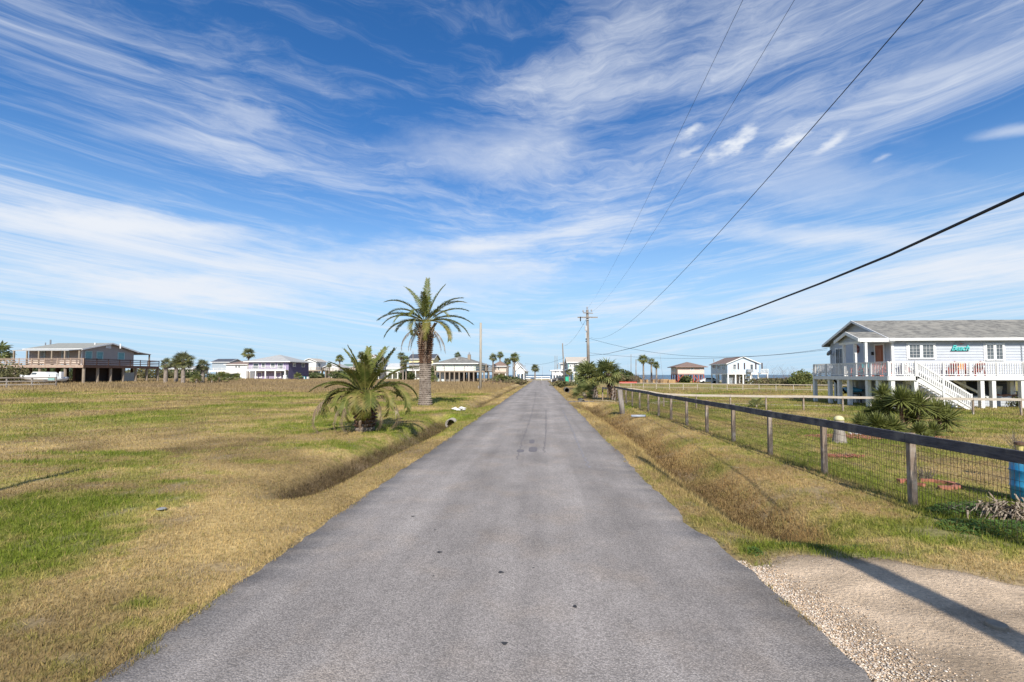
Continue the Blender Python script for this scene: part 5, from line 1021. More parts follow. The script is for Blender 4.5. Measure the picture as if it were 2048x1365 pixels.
hip_roof(e, PY(1118, 0, 127).x, PY(1132, 0, 127).x, 127, 131, PY(1125, 726.5, 127).z, PY(1125, 724.5, 129).z, M_dark, .3, 'upper_roof'); MB().box(PY(1119, 0, 127).x, PY(1131, 0, 127).x, 127.2, 131, PY(0, 740, 127).z, PY(0, 727, 127).z).build('upper_wall', M_whitewall, e)
railing(e, (PY(1112, 0, 126).x, 125.2), (PY(1134, 0, 126).x, 125.2), PY(0, 739, 125.2).z + .1, 1.1, M_polew, bal=0, rails=[(.4, .07, .05), (.75, .07, .05)])
e, q = stilt('cream_roof_house', 'white house with a cream roof and teal trim left of the utility pole', 118, 1137, 1175, None, 761, 744, 724.5, 715.5, 'gx', M_whitewall, roofm=M_roofbuff, piles=(5, 2), pm=M_white, deck=2, rail=M_white, wins=[W(1140, 1142, 730, 733), W(1152, 1156, 731, 737)], depth=9, railw=dict(bal=.25, bw=.08))
MB().box(q['x0'] - .12, q['x0'] + .12, 117.8, 118.02, q['zf'], q['ze']).build('corner_trim', M_teal, e)
hip_roof(e, PY(1150, 0, 115).x, PY(1178, 0, 115).x, 114.5, 117.8, PY(1160, 729.5, 115).z, PY(1160, 722, 116).z, M_shingle, .4, 'porch_roof')
for pxx in (1150, 1160, 1170): xx = PY(pxx, 0, 114.6).x; MB().box(xx - .08, xx + .08, 114.55, 114.7, H(xx, 114) - .2, PY(0, 730, 114.6).z).build('porch_post', M_teal, e)
# salmon house on red piles
e, q = stilt('salmon_stilt_house', 'salmon pink hip roofed house on red timber piles beyond the yard fences', 140, 1355.5, 1408.5, 1342, 763, 748, 734, 724.5, 'hip', M_salmon, roofm=M_roofbrown, piles=(6, 4), pm=M_redpile, ov=.8, fascia=mat('brown_fascia', (.3, .2, .17)),
             wins=[W(1381, 1387, 735.5, 741, glass=M_curtain), W(1400, 1405, 736, 739, glass=M_salmon)], swins=[W(1344, 1346.5, 737, 744, glass=M_curtain), W(1349, 1352, 737, 744, glass=M_curtain)], wins_=0) if False else stilt('salmon_stilt_house', 'salmon pink hip roofed house on red timber piles beyond the yard fences', 140, 1355.5, 1408.5, 1342, 763, 748, 734, 724.5, 'hip', M_salmon, roofm=M_roofbrown, piles=(6, 4), pm=M_redpile, ov=.8, fascia=mat('brown_fascia', (.3, .2, .17)),
             wins=[W(1381, 1387, 735.5, 741, glass=M_curtain), W(1400, 1405, 736, 739, glass=M_salmon)], swins=[W(1344, 1346.5, 737, 744, glass=M_curtain), W(1349, 1352, 737, 744, glass=M_curtain)])
for a, b in ((0, 1), (1, 0), (2, 1), (4, 3)):
    xa = q['x0'] + (q['x1'] - q['x0']) * a / 5; xb = q['x0'] + (q['x1'] - q['x0']) * b / 5; MB().beam((xa, 140.05, q['zg'] + .3), (xb, 140.05, q['zf'] - .4), .12, .2).build('brace', M_redpile, e)
# pale blue stilt house
e, q = stilt('blue_stilt_house', 'pale blue and white gabled stilt house with brown shutters and a brown roof', 118, 1455, 1518, 1422, 766.5, 747, 727.5, 714.5, 'gy', M_palewhite, roofm=M_roofbrown, piles=(5, 4), pm=M_white, ov=.35,
             wins=[W(1466.5, 1471.5, 729.5, 739), W(1500.5, 1505.5, 729.5, 739)], swins=[W(1426, 1431, 730, 736), W(1436, 1440, 729.5, 739), W(1446, 1449, 729.5, 739)], lower=[])
for a, b in ((1462, 1464.5), (1474, 1476.5), (1496, 1498.5), (1508, 1510.5)): MB().box(PY(a, 0, 118).x, PY(b, 0, 118).x, 117.93, 117.99, PY(0, 740, 118).z, PY(0, 728.5, 118).z).build('shutter', M_shutter, e)
x = q['x1']; MB().box(x, x + 1.7, 117, 120, q['zf'] - .2, q['zf']).build('side_deck', M_white, e); railing(e, (x, 117), (x + 1.7, 117), q['zf'], 1.0, M_white, bal=.2, bw=.07); MB().box(x + 1.45, x + 1.65, 117, 117.2, H(x, 117) - .3, q['zf'] - .2).build('pile', M_white, e)
MB().box(PY(1482, 0, 117).x, PY(1492, 0, 117).x, 116.9, 117.97, PY(0, 745.5, 117).z, PY(0, 740, 117).z).build('cooling_unit', M_metal, e)
MB().box(PY(1455.5, 0, 118).x, PY(1457.5, 0, 118).x, 117.95, 117.99, PY(0, 741, 118).z, PY(0, 734, 118).z).build('number_board', M_greywall, e)
MB().box(q['x0'] + .2, q['x0'] + 2.2, 119, 121.8, q['zg'] - .2, q['zf'] - .33).build('storage_box', M_greywall, e)

# ------------------------------------------------------------------ brown stilt house on the left
def brown_house():
    C = P(163, 730, 75.5); X1 = C.x; Y0 = C.y; x0 = PY(58, 730, Y0).x; Y1 = PX(267, 730, X1).y; zf = PY(160, 731, Y0).z; ze = PY(160, 698.5, Y0).z; ym = (Y0 + Y1) / 2; zr = PX(219, 688, X1).z; zg = H((x0 + X1) / 2, Y0)
    e = empty('brown_stilt_house', ((x0 + X1) / 2, ym, zg), 'taupe gabled house on tall posts with a wraparound timber deck and teal windows', 'house')
    MB().box(x0, X1, Y0, Y1, zf, ze).build('wall', M_brownwall, e)
    for xx in (X1 - .12,): MB().poly([(xx, Y0, ze), (xx, Y1, ze), (xx, ym, zr)], (.12, 0, 0)).build('gable', M_brownwall, e)
    # roof: gable to the right, hipped to the left and carried out over the porches
    ov = .5; dk = 2.6; k = (zr - ze) / (ym - Y0); xl = x0 - .6; xh = PY(116, 700, ym).x; t = .14; z0 = ze - .10; zo = z0 - .25; zb = ze - k * ov
    r = MB(); r.add([(xl, Y0 - dk, zo), (X1 + ov, Y0 - dk, zo), (X1 + ov, ym, zr), (xh, ym, zr)], [(0, 1, 2, 3)]) if False else None
    top = [(xl, Y0 - ov, zb), (X1 + ov, Y0 - ov, zb), (X1 + ov, ym, zr), (xh, ym, zr)]; back = [(xl, Y1 + ov, zb), (X1 + ov, Y1 + ov, zb), (X1 + ov, ym, zr), (xh, ym, zr)]; hip = [(xl, Y0 - ov, zb), (xl, Y1 + ov, zb), (xh, ym, zr)]
    m = MB(); m.poly(top, (0, 0, t)); m.poly(back, (0, 0, t)); m.poly(hip, (0, 0, t)); ro = m.build('roof', mat('olive_grey_shingle', (.30, .30, .27), (.23, .23, .21), 3, .95), e)
    f = MB(); f.box(xl, X1 + ov, Y0 - ov - .05, Y0 - ov, zb - .12, zb + t + .02)
    for ya in (Y0 - ov, Y1 + ov): f.poly([(X1 + ov, ya, zb - .06), (X1 + ov, ym, zr - .06), (X1 + ov, ym, zr + t + .03), (X1 + ov, ya, zb + t + .03)], (.06, 0, 0))
    f.build('fascia', M_white, ro)
    # porch roofs
    xq = PY(24, 700, Y0 - dk).x; MB().poly([(xq, Y0 - dk, zb - .28), (X1 + ov, Y0 - dk, zb - .28), (X1 + ov, Y0 - ov - .06, zb - .02), (xq, Y0 - ov - .06, zb - .02)], (0, 0, .10)).build('porch_roof', M_roofgrey, e)
    MB().poly([(xq, Y0 - ov, zb - .02), (xl - .02, Y0 - ov, zb - .02), (xl - .02, Y1, zb - .02), (xq, Y1, zb - .02)], (0, 0, .10)).build('porch_roof', M_roofgrey, e)
    MB().poly([(X1 - 3, Y1 + ov + .1, zb), (X1 + ov, Y1 + ov + .1, zb), (X1 + ov, Y1 + 3.2, zb - .3), (X1 - 3, Y1 + 3.2, zb - .3)], (0, 0, .12)).build('porch_roof', M_roofgrey, e)
    for px in (27, 53, 77, 103, 129, 158): xx = PY(px, 700, Y0 - dk).x; MB().box(xx - .09, xx + .09, Y0 - dk + .02, Y0 - dk + .2, zf, zb - .28).build('porch_post', M_pile, e)
    for yy in (Y1 + 2.9,): MB().box(X1 + ov - .25, X1 + ov - .07, yy, yy + .18, zf, zb - .3).build('porch_post', M_pile, e)
    # deck
    DX = X1 + 3.6; DX = P(168, 730, 72.6).x; YB = PX(318, 730, DX).y; XL = xq - 9; Yd = Y0 - dk - .2
    MB().box(XL, DX, Yd, Y0 - .02, zf - .16, zf - .01).build('deck', M_deck, e); MB().box(X1 + .02, DX, Y0 + .0, YB, zf - .16, zf - .01).build('deck', M_darkdeck, e)  # side deck, frame and inner piles are darker brown than the front
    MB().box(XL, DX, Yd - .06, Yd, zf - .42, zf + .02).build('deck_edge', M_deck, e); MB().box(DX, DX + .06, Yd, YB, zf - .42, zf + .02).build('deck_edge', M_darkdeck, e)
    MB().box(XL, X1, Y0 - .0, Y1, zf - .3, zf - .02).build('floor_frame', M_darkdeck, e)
    RL_ = [(.28, .12, .04), (.58, .12, .04), (.88, .12, .04)]
    railing(e, (XL, Yd), (DX, Yd), zf, 1.02, M_deck, 2.0, 0, RL_, .14); railing(e, (DX, Yd + .15), (DX, YB), zf, 1.02, M_darkdeck, 2.0, 0, RL_, .14); railing(e, (DX, YB), (X1 + 1, YB), zf, 1.02, M_darkdeck, 2.0, 0, RL_, .14)
    for px in (-14, 28, 78, 129, 166): xx = PY(px, 750, Yd + .2).x; MB().tube([(xx, Yd + .3, H(xx, Yd) - .4), (xx, Yd + .3, zf - .17)], .19, 8).build('pile', M_pile, e)
    for px in (195, 221, 246, 271, 293, 315): c = PX(px, 750, DX - .3); MB().tube([(c.x, c.y, H(c.x, c.y) - .4), (c.x, c.y, zf - .17)], .19, 8).build('pile', M_pile, e)
    for i in range(7):
        for yy in (Y0 + .3, ym, Y1 - .3): xx = x0 + (X1 - x0) * i / 6; MB().tube([(xx, yy, H(xx, yy) - .4), (xx, yy, zf - .31)], .19, 7).build('pile', M_darkdeck, e)
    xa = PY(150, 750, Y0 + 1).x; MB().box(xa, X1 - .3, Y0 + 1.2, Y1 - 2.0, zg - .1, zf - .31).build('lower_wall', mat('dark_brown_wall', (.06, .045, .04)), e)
    c = PX(257, 750, X1); MB().box(X1 - .2, X1 + .25, c.y - 1.3, c.y + 1.3, H(X1, c.y), zf - 1.1).build('pale_shed_wall', M_metal, e)
    # windows and doors
    for a, b in ((171.5, 183), (194, 205), (236.5, 248)): u0, u1 = PX(a, 700, X1).y, PX(b, 700, X1).y; window(e, 'x', X1, u0, u1, PX((a + b) / 2, 719, X1).z, PX((a + b) / 2, 704 + (a - 171) * .04, X1).z, frame=mat('pale_teal_frame', (.5, .66, .62)), glass=M_teal, s=1, trim=.1, rows=2, depth=.08)
    for a, b in ((80, 90), (125, 138)): u0, u1 = PY(a, 700, Y0).x, PY(b, 700, Y0).x; window(e, 'y', Y0, u0, u1, zf + .05, PY(85, 703.5, Y0).z, frame=mat('pale_door_frame', (.5, .6, .62)), glass=M_greywall, s=-1, trim=.1, rows=1, cols=2, depth=.08)
    MB().box(X1 - .1, X1 + .03, Y0 - .04, Y0 + .04, zf, ze - .1).build('corner_trim', M_white, e); MB().box(x0 - .04, x0 + .1, Y0 - .04, Y0 - .005, zf, ze - .1).build('corner_trim', M_white, e)
    c = PX(216, 693, X1); MB().box(X1 + .003, X1 + .1, c.y - .5, c.y + .5, c.z - .35, c.z + .3).build('gable_vent', M_white, e)
    for px, py in ((190, 689.5), (241, 691.5)): c = PY(px, py, ym - 1.5); MB().tube([(c.x, c.y, c.z - .5), (c.x, c.y, c.z + .3)], .1, 6).build('roof_vent', M_white, e)
    c = PY(101, 686, ym); MB().tube([(c.x, c.y, ze - .5), (c.x, c.y, PY(101, 680, ym).z)], .12, 6).build('flue', M_metal, e); c = PY(91, 688, ym); MB().tube([(c.x, c.y, ze - .5), (c.x, c.y, c.z + .2)], .08, 6).build('flue', M_metal, e)
    return e, Y0, zg
BH, BY, BZ = brown_house()
# towels/screens on the rail are panels of the deck: pale boards leaning inside the railing
for a, b in ((57, 64), (66, 76), (79, 90), (113, 117), (119, 128), (131, 139), (143, 152), (155, 158)):
    Yp = BY - 2.72; x0_, x1_ = PY(a, 727, Yp).x, PY(b, 727, Yp).x; MB().box(x0_, x1_, Yp, Yp + .05, PY(100, 728.5, Yp).z, PY(100, 721.2, Yp).z).build('rail_panel', mat('pale_panel', (.72, .62, .50)) if a in (66, 113) else M_beige, BH)  # some of the panels are a little paler than the rest
# boat with cover, outboard and trailer
def boat():
    c = P(88, 763, 70.5); c.z = H(c.x, c.y); e = empty('boat', c, 'white motor boat on a trailer under the deck of the brown stilt house', 'boat'); L0 = -3.9; Lw = P(126, 750, 70.5).x - c.x
    st = []; n = 12
    for i in range(n + 1):
        t = i / n; x = L0 + (Lw - L0) * t; w = 1.05 * min(1, (t * 2.2) ** .6 + .02); zk = .62 - .25 * min(1, t * 3) + .0; zs = 1.30 - .32 * min(1, t * 1.6); st.append([(x, -w, zs), (x + .05, -w * .8, (zk + zs) / 2 - .12), (x + .1, 0, zk), (x + .05, w * .8, (zk + zs) / 2 - .12), (x, w, zs), (x, w * .5, zs + .05), (x, -w * .5, zs + .05)])
    V = [p for s in st for p in s]; Fc = [(i * 7 + k, (i + 1) * 7 + k, (i + 1) * 7 + (k + 1) % 7, i * 7 + (k + 1) % 7) for i in range(n) for k in range(7)] + [tuple(range(7)), tuple(n * 7 + k for k in range(7))]
    MB().add(V, Fc).build('hull', mat('white_gelcoat', (.78, .79, .78), rough=.35), None, True).parent = e
    MB().poly([(-1.5, -.8, .98), (-.9, -.8, 1.75), (1.0, -.8, 1.72), (1.5, -.8, 1.3), (1.5, -.8, .98)], (0, 1.6, 0)).build('white_cover', M_white).parent = e
    MB().poly([(-1.15, -.83, 1.35), (-.9, -.83, 1.62), (-.3, -.83, 1.62), (-.3, -.83, 1.35)], (0, .02, 0)).build('windscreen', M_glass).parent = e; MB().poly([(1.6, -.6, .98), (1.6, -.6, 1.5), (2.4, -.6, 1.45), (2.4, -.6, .98)], (0, 1.2, 0)).build('rear_seat', M_white).parent = e
    MB().box(Lw - .25, Lw + .05, -.2, .2, .9, 1.75).build('outboard_motor', M_white).parent = e; MB().box(Lw - 1.0, Lw, -1.08, -1.06, .5, .98).build('green_stripe', mat('sea_green_paint', (.25, .42, .40))).parent = e
    MB().beam((-4.6, 0, .42), (Lw - .6, 0, .42), .1, .12).build('trailer', M_metal).parent = e
    for s in (-1, 1): w = MB().lathe([(0, -.1), (.2, -.1), (.3, -.08), (.3, .08), (.2, .1), (0, .1)], (0, 0, 0), 14).build('wheel', M_dark, None, True); w.parent = e; w.rotation_euler = (math.pi / 2, 0, 0); w.location = (1.2, s * .95, .3)
boat()

# ------------------------------------------------------------------ the beach house on the right
def beach_house():
    X_D = P(1777, 751, 31.0).x; YF = P(1777, 751, 31.0).y            # left edge of the deck, front of the landing
    zf = 1.70; zg = H(24, 31)
    XW = P(1785, 751, 33.7).x; YW = P(1785, 751, 33.7).y; YR = PX(1663, 751, XW).y; XE = 39.0; YD = PY(1900, 751, YF + 1.25).y; YDR = PX(1627, 751, X_D).y
    ze = PY(1850, 678, YW - .4).z; ym = (YW + YR) / 2; zr = PX(1709, 645.5, XW).z
    e = empty('beach_house', ((XW + XE) / 2, ym, zg), 'pale blue siding beach house on white posts with a stair and the word Beach', 'house'); zeave = ze + .12
    # lap siding, one long board above the other
    lap = .19; sd = MB(); z = zf
    while z < zeave:
        zt = min(z + lap, zeave); o0, o1 = .035, .004
        sd.add([(XW, YW - o0, z), (XE, YW - o0, z), (XE, YW - o1, zt), (XW, YW - o1, zt), (XW, YW, z), (XE, YW, z)], [(0, 1, 2, 3), (4, 5, 1, 0)])
        z = zt
    s2 = MB(); z = zf
    while z < zr - .05:
        zt = min(z + lap, zr); f0 = 0 if z < zeave else (z - zeave) / (zr - zeave) * (ym - YW); f1 = 0 if zt < zeave else (zt - zeave) / (zr - zeave) * (ym - YW)
        s2.add([(XW - .035, YW + f0, z), (XW - .035, YR - f0, z), (XW - .008, YR - f1, zt), (XW - .008, YW + f1, zt), (XW, YW + f0, z), (XW, YR - f0, z)], [(0, 1, 2, 3), (4, 5, 1, 0)]); z = zt
    MB().box(XW, XE, YW, YR, zf - .35, zeave).build('wall', M_beachwall, e); sd.build('lap_siding', M_beachwall, e, kind='stuff'); s2.build('lap_siding', M_beachwall, e, kind='stuff')
    MB().box(XW - .06, XW + .10, YW - .06, YW - .036, zf, zeave - .2).build('corner_board', M_white, e); MB().box(XW - .06, XW - .036, YW - .036, YW + .1, zf, zeave - .2).build('corner_board', M_white, e); MB().box(XW - .06, XW - .036, YR - .1, YR + .05, zf, zeave - .2).build('corner_board', M_white, e)
    gable_roof(e, XW + .0, XE, YW, YR, zeave, zr, M_shingle, 'x', .45, .10)
    # porch gable over the door, turned to the side
    PXl = X_D + .05; ya = PX(1726, 700, PXl).y; yb = PX(1676, 700, PXl).y; pm_ = (ya + yb) / 2; pz = PX(1701, 667, PXl).z; pe = PX(1726, 680, PXl).z; t = .1; kk = (pz - pe) / ((yb - ya) / 2)
    pr_ = MB()
    for y_ in (ya, yb): pr_.poly([(PXl - .25, y_, pe), (PXl - .25, pm_, pz), (PXl - .25, pm_, pz + t), (PXl - .25, y_, pe + t)], (XW + .25 - PXl, 0, 0))
    pr = pr_.build('porch_roof', M_shingle, e); f = MB(); f.box(PXl - .25, XW - .05, ya - .05, ya, pe - .14, pe + t + .02)
    for y_ in (ya, yb): f.poly([(PXl - .31, y_, pe - .12), (PXl - .31, pm_, pz - .12), (PXl - .31, pm_, pz + t + .02), (PXl - .31, y_, pe + t + .02)], (.055, 0, 0))
    f.build('fascia', M_white, pr); g = MB(); z = pe - .06
    while z < pz - .1:
        zt = z + lap * .8; a0 = max(0, (z - pe) / kk); a1 = max(0, (zt - pe) / kk); g.add([(PXl - .02, ya + .1 + a0, z), (PXl - .02, yb - .1 - a0, z), (PXl + .01, yb - .1 - a1, zt), (PXl + .01, ya + .1 + a1, zt)], [(0, 1, 2, 3)]); z = zt
    g.build('porch_gable', M_beachwall, e, kind='stuff'); MB().box(PXl - .0, PXl + .1, ya + .1, yb - .1, pe - .22, pe - .06).build('porch_beam', M_white, e)
    for px in (1731, 1710, 1688): c = PX(px, 700, PXl + .08); MB().box(c.x - .08, c.x + .08, c.y - .08, c.y + .08, zf, pe - .2).build('porch_post', M_whitewood, e)
    MB().box(PXl, XW - .06, ya + .1, ya + .16, pe - .2, pe - .05).build('porch_beam', M_white, e)
    # side wall: door, window, round wreath
    y0, y1 = PX(1768, 700, XW).y, PX(1752, 700, XW).y; z1 = PX(1760, 691, XW).z; d = MB().box(XW - .06, XW - .037, y0, y1, zf + .02, z1).build('door', M_door, e)
    MB().box(XW - .085, XW - .061, y0 + .15, y1 - .15, zf + .25, zf + .95).build('door_panel', M_door, d); MB().box(XW - .085, XW - .061, y0 + .15, y1 - .15, zf + 1.1, z1 - .2).build('door_panel', M_door, d)
    MB().tube([(XW - .06, y1 - .12, zf + 1.0), (XW - .13, y1 - .12, zf + 1.0)], .03, 8).build('handle', M_dark, d)
    fr = MB(); fr.box(XW - .07, XW - .037, y0 - .12, y0 - .002, zf, z1 + .12); fr.box(XW - .07, XW - .037, y1 + .002, y1 + .12, zf, z1 + .12); fr.box(XW - .07, XW - .037, y0 - .002, y1 + .002, z1 + .002, z1 + .12); fr.build('door_frame', M_white, d)
    c = PX(1748, 708, XW); MB().box(XW - .16, XW - .04, c.y - .08, c.y + .08, c.z - .1, c.z + .14).build('wall_lamp', M_dark, e)
    y0, y1 = PX(1689, 700, XW).y, PX(1672, 700, XW).y; ym2 = (y0 + y1) / 2; zt = PX(1680, 698.5, XW).z
    for a, b in ((y0 + .08, ym2 - .06), (ym2 + .06, y1 - .08)): window(e, 'x', XW - .036, a, b, zf + .75, zt, s=-1, trim=.09, rows=2, cols=2)
    c = PX(1715, 699, XW); w = MB(); n = 18
    for k in range(n):
        t = 2 * math.pi * k / n; w.beam((XW - .09, c.y + .10 * math.cos(t), c.z + .10 * math.sin(t)), (XW - .07, c.y + .34 * math.cos(t + .1), c.z + .34 * math.sin(t + .1)), .07, .03)
    w.build('wall_wreath', mat('red_brown_wreath', (.36, .10, .075), (.22, .07, .05), 12), e)
    MB().box(XW - .06, XW - .037, ym - .7, ym + .7, zeave + .25, zeave + .45).build('gable_vent', M_white, e)
    # front wall windows
    def fw(a, b, yt, yb_, cols): window(e, 'y', YW - .036, PY(a, 700, YW).x, PY(b, 700, YW).x, PY(1850, yb_, YW).z, PY(1850, yt, YW).z, s=-1, trim=.10, cols=cols, rows=4, glass=mat('blind_glass', (.12, .135, .14), (.06, .07, .08), 1.5, .12, spec=.6))
    fw(1817.5, 1838, 690.5, 716, 3); fw(1844, 1865, 690.5, 716, 3); fw(1972, 1985, 691, 719, 2); fw(1990.5, 2003, 691, 719, 2)
    MB().box(PY(1812, 700, YW).x, PY(1871, 700, YW).x, YW - .05, YW - .037, PY(1850, 720, YW).z, PY(1850, 686, YW).z).build('window_trim', M_white, e); MB().box(PY(1966, 700, YW).x, PY(2009, 700, YW).x, YW - .05, YW - .037, PY(1850, 722, YW).z, PY(1850, 687.5, YW).z).build('window_trim', M_white, e)
    c = PY(2041, 690, YW); MB().tube([(c.x, YW - .07, zf + .5), (c.x, YW - .07, PY(2041, 690, YW).z)], .02, 5).build('conduit', M_metal, e)
    # decks
    MB().box(X_D, XW, YF, YDR, zf - .14, zf - .005).build('side_deck', M_whitewood, e); XS = PY(1832, 751, YF).x
    MB().box(XW + .001, XE, YD, YW - .04, zf - .14, zf - .005).build('front_deck', M_whitewood, e); MB().box(XW + .001, XS, YF, YD - .001, zf - .14, zf - .005).build('landing', M_whitewood, e)
    for bx in ((X_D - .05, X_D, YF, YDR), (X_D, XS, YF - .05, YF), (XS, XE, YD - .05, YD - .001), (XS, XS + .05, YF - .05, YD - .051), (X_D, XW, YDR, YDR + .05)): MB().box(*bx, zf - .26, zf + .0).build('deck_edge', M_whitewood, e)
    MB().box(XW, XE, YW, YW + .1, zf - .36, zf - .15).build('floor_beam', M_white, e)
    kw = dict(h=.95, m=M_whitewood, bal=.15, bw=.038, solo_b=True, pw=.10)
    railing(e, (X_D + .03, YF + .05), (X_D + .03, YDR - .03), zf, **kw); railing(e, (X_D + .1, YF + .03), (XS - .03, YF + .03), zf, **kw); railing(e, (XS + 1.0, YD + .03), (XE - 5.5, YD + .03), zf, **kw); railing(e, (X_D + .1, YDR - .03), (XW - .1, YDR - .03), zf, **kw)
    # posts
    def post(x, y, w=.12, zt=zf - .27): MB().box(x - w, x + w, y - w, y + w, H(x, y) - .3, zt).build('post', M_whitewood, e)
    for px in (1630, 1660, 1679, 1699, 1736, 1757): c = PX(px, 751, X_D + .15); post(c.x, c.y)
    for px in (1783, 1829): c = PY(px, 751, YF + .15); post(c.x, c.y)
    for px in (1961, 1984, 2042): c = PY(px, 751, YD + .15); post(c.x, c.y)
    for px in (1812, 1862, 1925, 2020, 2090): c = PY(px, 751, YW + .2); post(c.x, c.y)
    for px in (1672, 1712, 1735): c = PX(px, 751, XW + .1); post(c.x, c.y, .11, zf - .36)
    c = PX(1668, 751, X_D + .3); MB().beam((c.x, c.y, zf - .3), (c.x + .9, c.y + .1, zf - 1.3), .1, .12).build('brace', M_dark, e); c = PY(1935, 751, YW); MB().beam((c.x - 1.0, c.y - .1, zf - .3), (c.x + 1.2, c.y - .1, zf - 1.45), .1, .14).build('brace', M_white, e)
    # ground floor enclosure with lap boards
    xa = XW + .5; xb = PY(1872, 780, YW + 1.5).x; lo = MB(); z = zg - .1
    while z < zf - .4:
        zt = z + .19; lo.add([(xa - .03, YW + 1.5, z), (xa - .03, YR - 1.5, z), (xa, YR - 1.5, zt), (xa, YW + 1.5, zt)], [(0, 1, 2, 3)]); lo.add([(xa, YW + 1.47, z), (xb, YW + 1.47, z), (xb, YW + 1.5, zt), (xa, YW + 1.5, zt)], [(0, 1, 2, 3)]); z = zt
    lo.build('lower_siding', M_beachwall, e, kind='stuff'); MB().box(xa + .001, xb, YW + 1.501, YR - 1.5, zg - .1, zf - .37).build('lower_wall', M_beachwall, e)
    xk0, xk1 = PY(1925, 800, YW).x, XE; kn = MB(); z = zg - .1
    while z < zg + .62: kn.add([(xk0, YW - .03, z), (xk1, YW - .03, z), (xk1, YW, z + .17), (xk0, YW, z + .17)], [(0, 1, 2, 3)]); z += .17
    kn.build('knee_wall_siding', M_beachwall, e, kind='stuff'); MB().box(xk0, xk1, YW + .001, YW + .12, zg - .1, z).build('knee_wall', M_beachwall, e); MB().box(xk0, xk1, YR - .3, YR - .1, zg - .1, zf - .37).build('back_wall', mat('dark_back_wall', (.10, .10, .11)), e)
    for k in range(3): MB().box(PY(1962, 0, YW + 1).x, PY(1983, 0, YW + 1).x, YW + .9, YW + 1.4, zg + .75 + .42 * k, zg + .79 + .42 * k).build('shelf', M_polew, e)
    # stair
    zt0 = zf - .02; c0 = Vector((XS, 0, zf)); c1 = PY(1957, 818, YF - .5); zb = H(c1.x, c1.y); n = 12; run = (c1.x - XS); y0, y1 = YF + .05, YD - .12
    st = MB()
    for yy in (y0, y1): MB().beam((XS + .05, yy, zf - .16), (c1.x, yy, zb + .02), .06, .28).build('stair_stringer', M_whitewood, e)
    for i in range(n):
        t = (i + .6) / n; x = XS + run * t; z = zf - (zf - zb) * t; MB().box(x - .14, x + .14, y0 + .04, y1 - .04, z - .02, z + .02).build('stair_step', M_whitewood, e)
    for yy in (y0 - .05, y1 + .04):
        r = MB(); r.beam((XS, yy, zf + .95), (c1.x - .05, yy, zb + .95), .07, .10); r.beam((XS, yy, zf + .45), (c1.x - .05, yy, zb + .50), .05, .09); r.beam((XS, yy, zf + .10), (c1.x - .05, yy, zb + .14), .05, .06)
        for t in (0, .5, 1): x = XS + run * t; z = zf - (zf - zb) * t; r.box(x - .06, x + .06, yy - .05, yy + .05, (zf - .3) if t == 0 else H(x, yy) - .1, z + 1.0)
        ro = r.build('stair_railing', M_whitewood, e); me = mesh_of(MB().box(-.025, .025, -.02, .02, .06, .93), 'baluster', M_whitewood)
        for i in range(1, 27):
            t = i / 27; o = link('baluster', me, ro, Vector((XS + run * t, yy, zf - (zf - zb) * t)) - Vector(e.location))
    return e, locals()
BHs, Q = beach_house()
zf = Q['zf']; YD_, YF_, YW_, XW_, X_D_ = Q['YD'], Q['YF'], Q['YW'], Q['XW'], Q['X_D']
# the Beach sign
tx = bpy.data.curves.new('sign_text', 'FONT'); tx.body = 'Beach'; tx.size = .53; tx.shear = .45; tx.extrude = .025; tx.offset = .006; tx.align_x = 'CENTER'; tx.space_character = .92
to = bpy.data.objects.new('tmp', tx); COL.objects.link(to); bpy.context.view_layer.update(); me = bpy.data.meshes.new_from_object(to.evaluated_get(bpy.context.evaluated_depsgraph_get())); bpy.data.objects.remove(to)
M_turq = mat('turquoise_paint', (.10, .52, .50), (.08, .44, .44), 5, .5); me.materials.clear(); me.materials.append(M_turq); c = PY(1917.5, 701.5, YW_); sg = empty('beach_sign', (c.x, YW_ - .09, c.z), 'turquoise script sign reading Beach on the sunny wall between the windows', 'sign')
o = link('lettering', me, sg); o.rotation_euler = (math.pi / 2, 0, 0); sg.scale = (1, 1, 1)
MB().tube([(-.30, .0, .46), (-.10, .0, .53), (.16, .0, .52), (.36, .0, .44)], [.02, .035, .03, .01], 6).build('fish_outline', M_greywall).parent = sg; MB().poly([(.04, .0, .50), (.16, .0, .51), (.20, .0, .44), (.10, .0, .43)], (0, .03, 0)).build('red_panel', mat('coral_paint', (.6, .16, .13))).parent = sg; MB().beam((-.60, .02, -.02), (.60, .02, -.02), .02, .035).build('back_bar', M_dark).parent = sg
# deck furniture
def chair(x, y, z, rz, m, label, group='lounge chairs on the side deck'):
    e = empty('deck_chair', (x, y, z), label, 'chair', group, rz)
    for i in range(5): MB().beam((-.22 + .11 * i, -.25, .36), (-.22 + .11 * i, .25, .26), .09, .02).build('seat_slat', m).parent = e
    for i in range(5): MB().beam((-.22 + .11 * i, .22, .28), (-.26 + .13 * i, .52, 1.02 - .05 * abs(i - 2)), .10, .02).build('back_slat', m).parent = e
    for sx in (-1, 1):
        MB().box(sx * .32 - .02, sx * .32 + .02, -.28, -.22, 0, .55).build('leg', m).parent = e; MB().beam((sx * .32, .35, .55), (sx * .32, .45, 0), .04, .07).build('leg', m).parent = e; MB().box(sx * .33 - .06, sx * .33 + .06, -.32, .42, .55, .58).build('armrest', m).parent = e
M_pinkc = mat('coral_chair', (.62, .22, .17)); M_tealc = mat('teal_chair', (.10, .38, .42)); M_or = mat('orange_bench', (.80, .30, .07), (.7, .24, .05), 3); M_redc = mat('dark_red_chair', (.30, .05, .045))
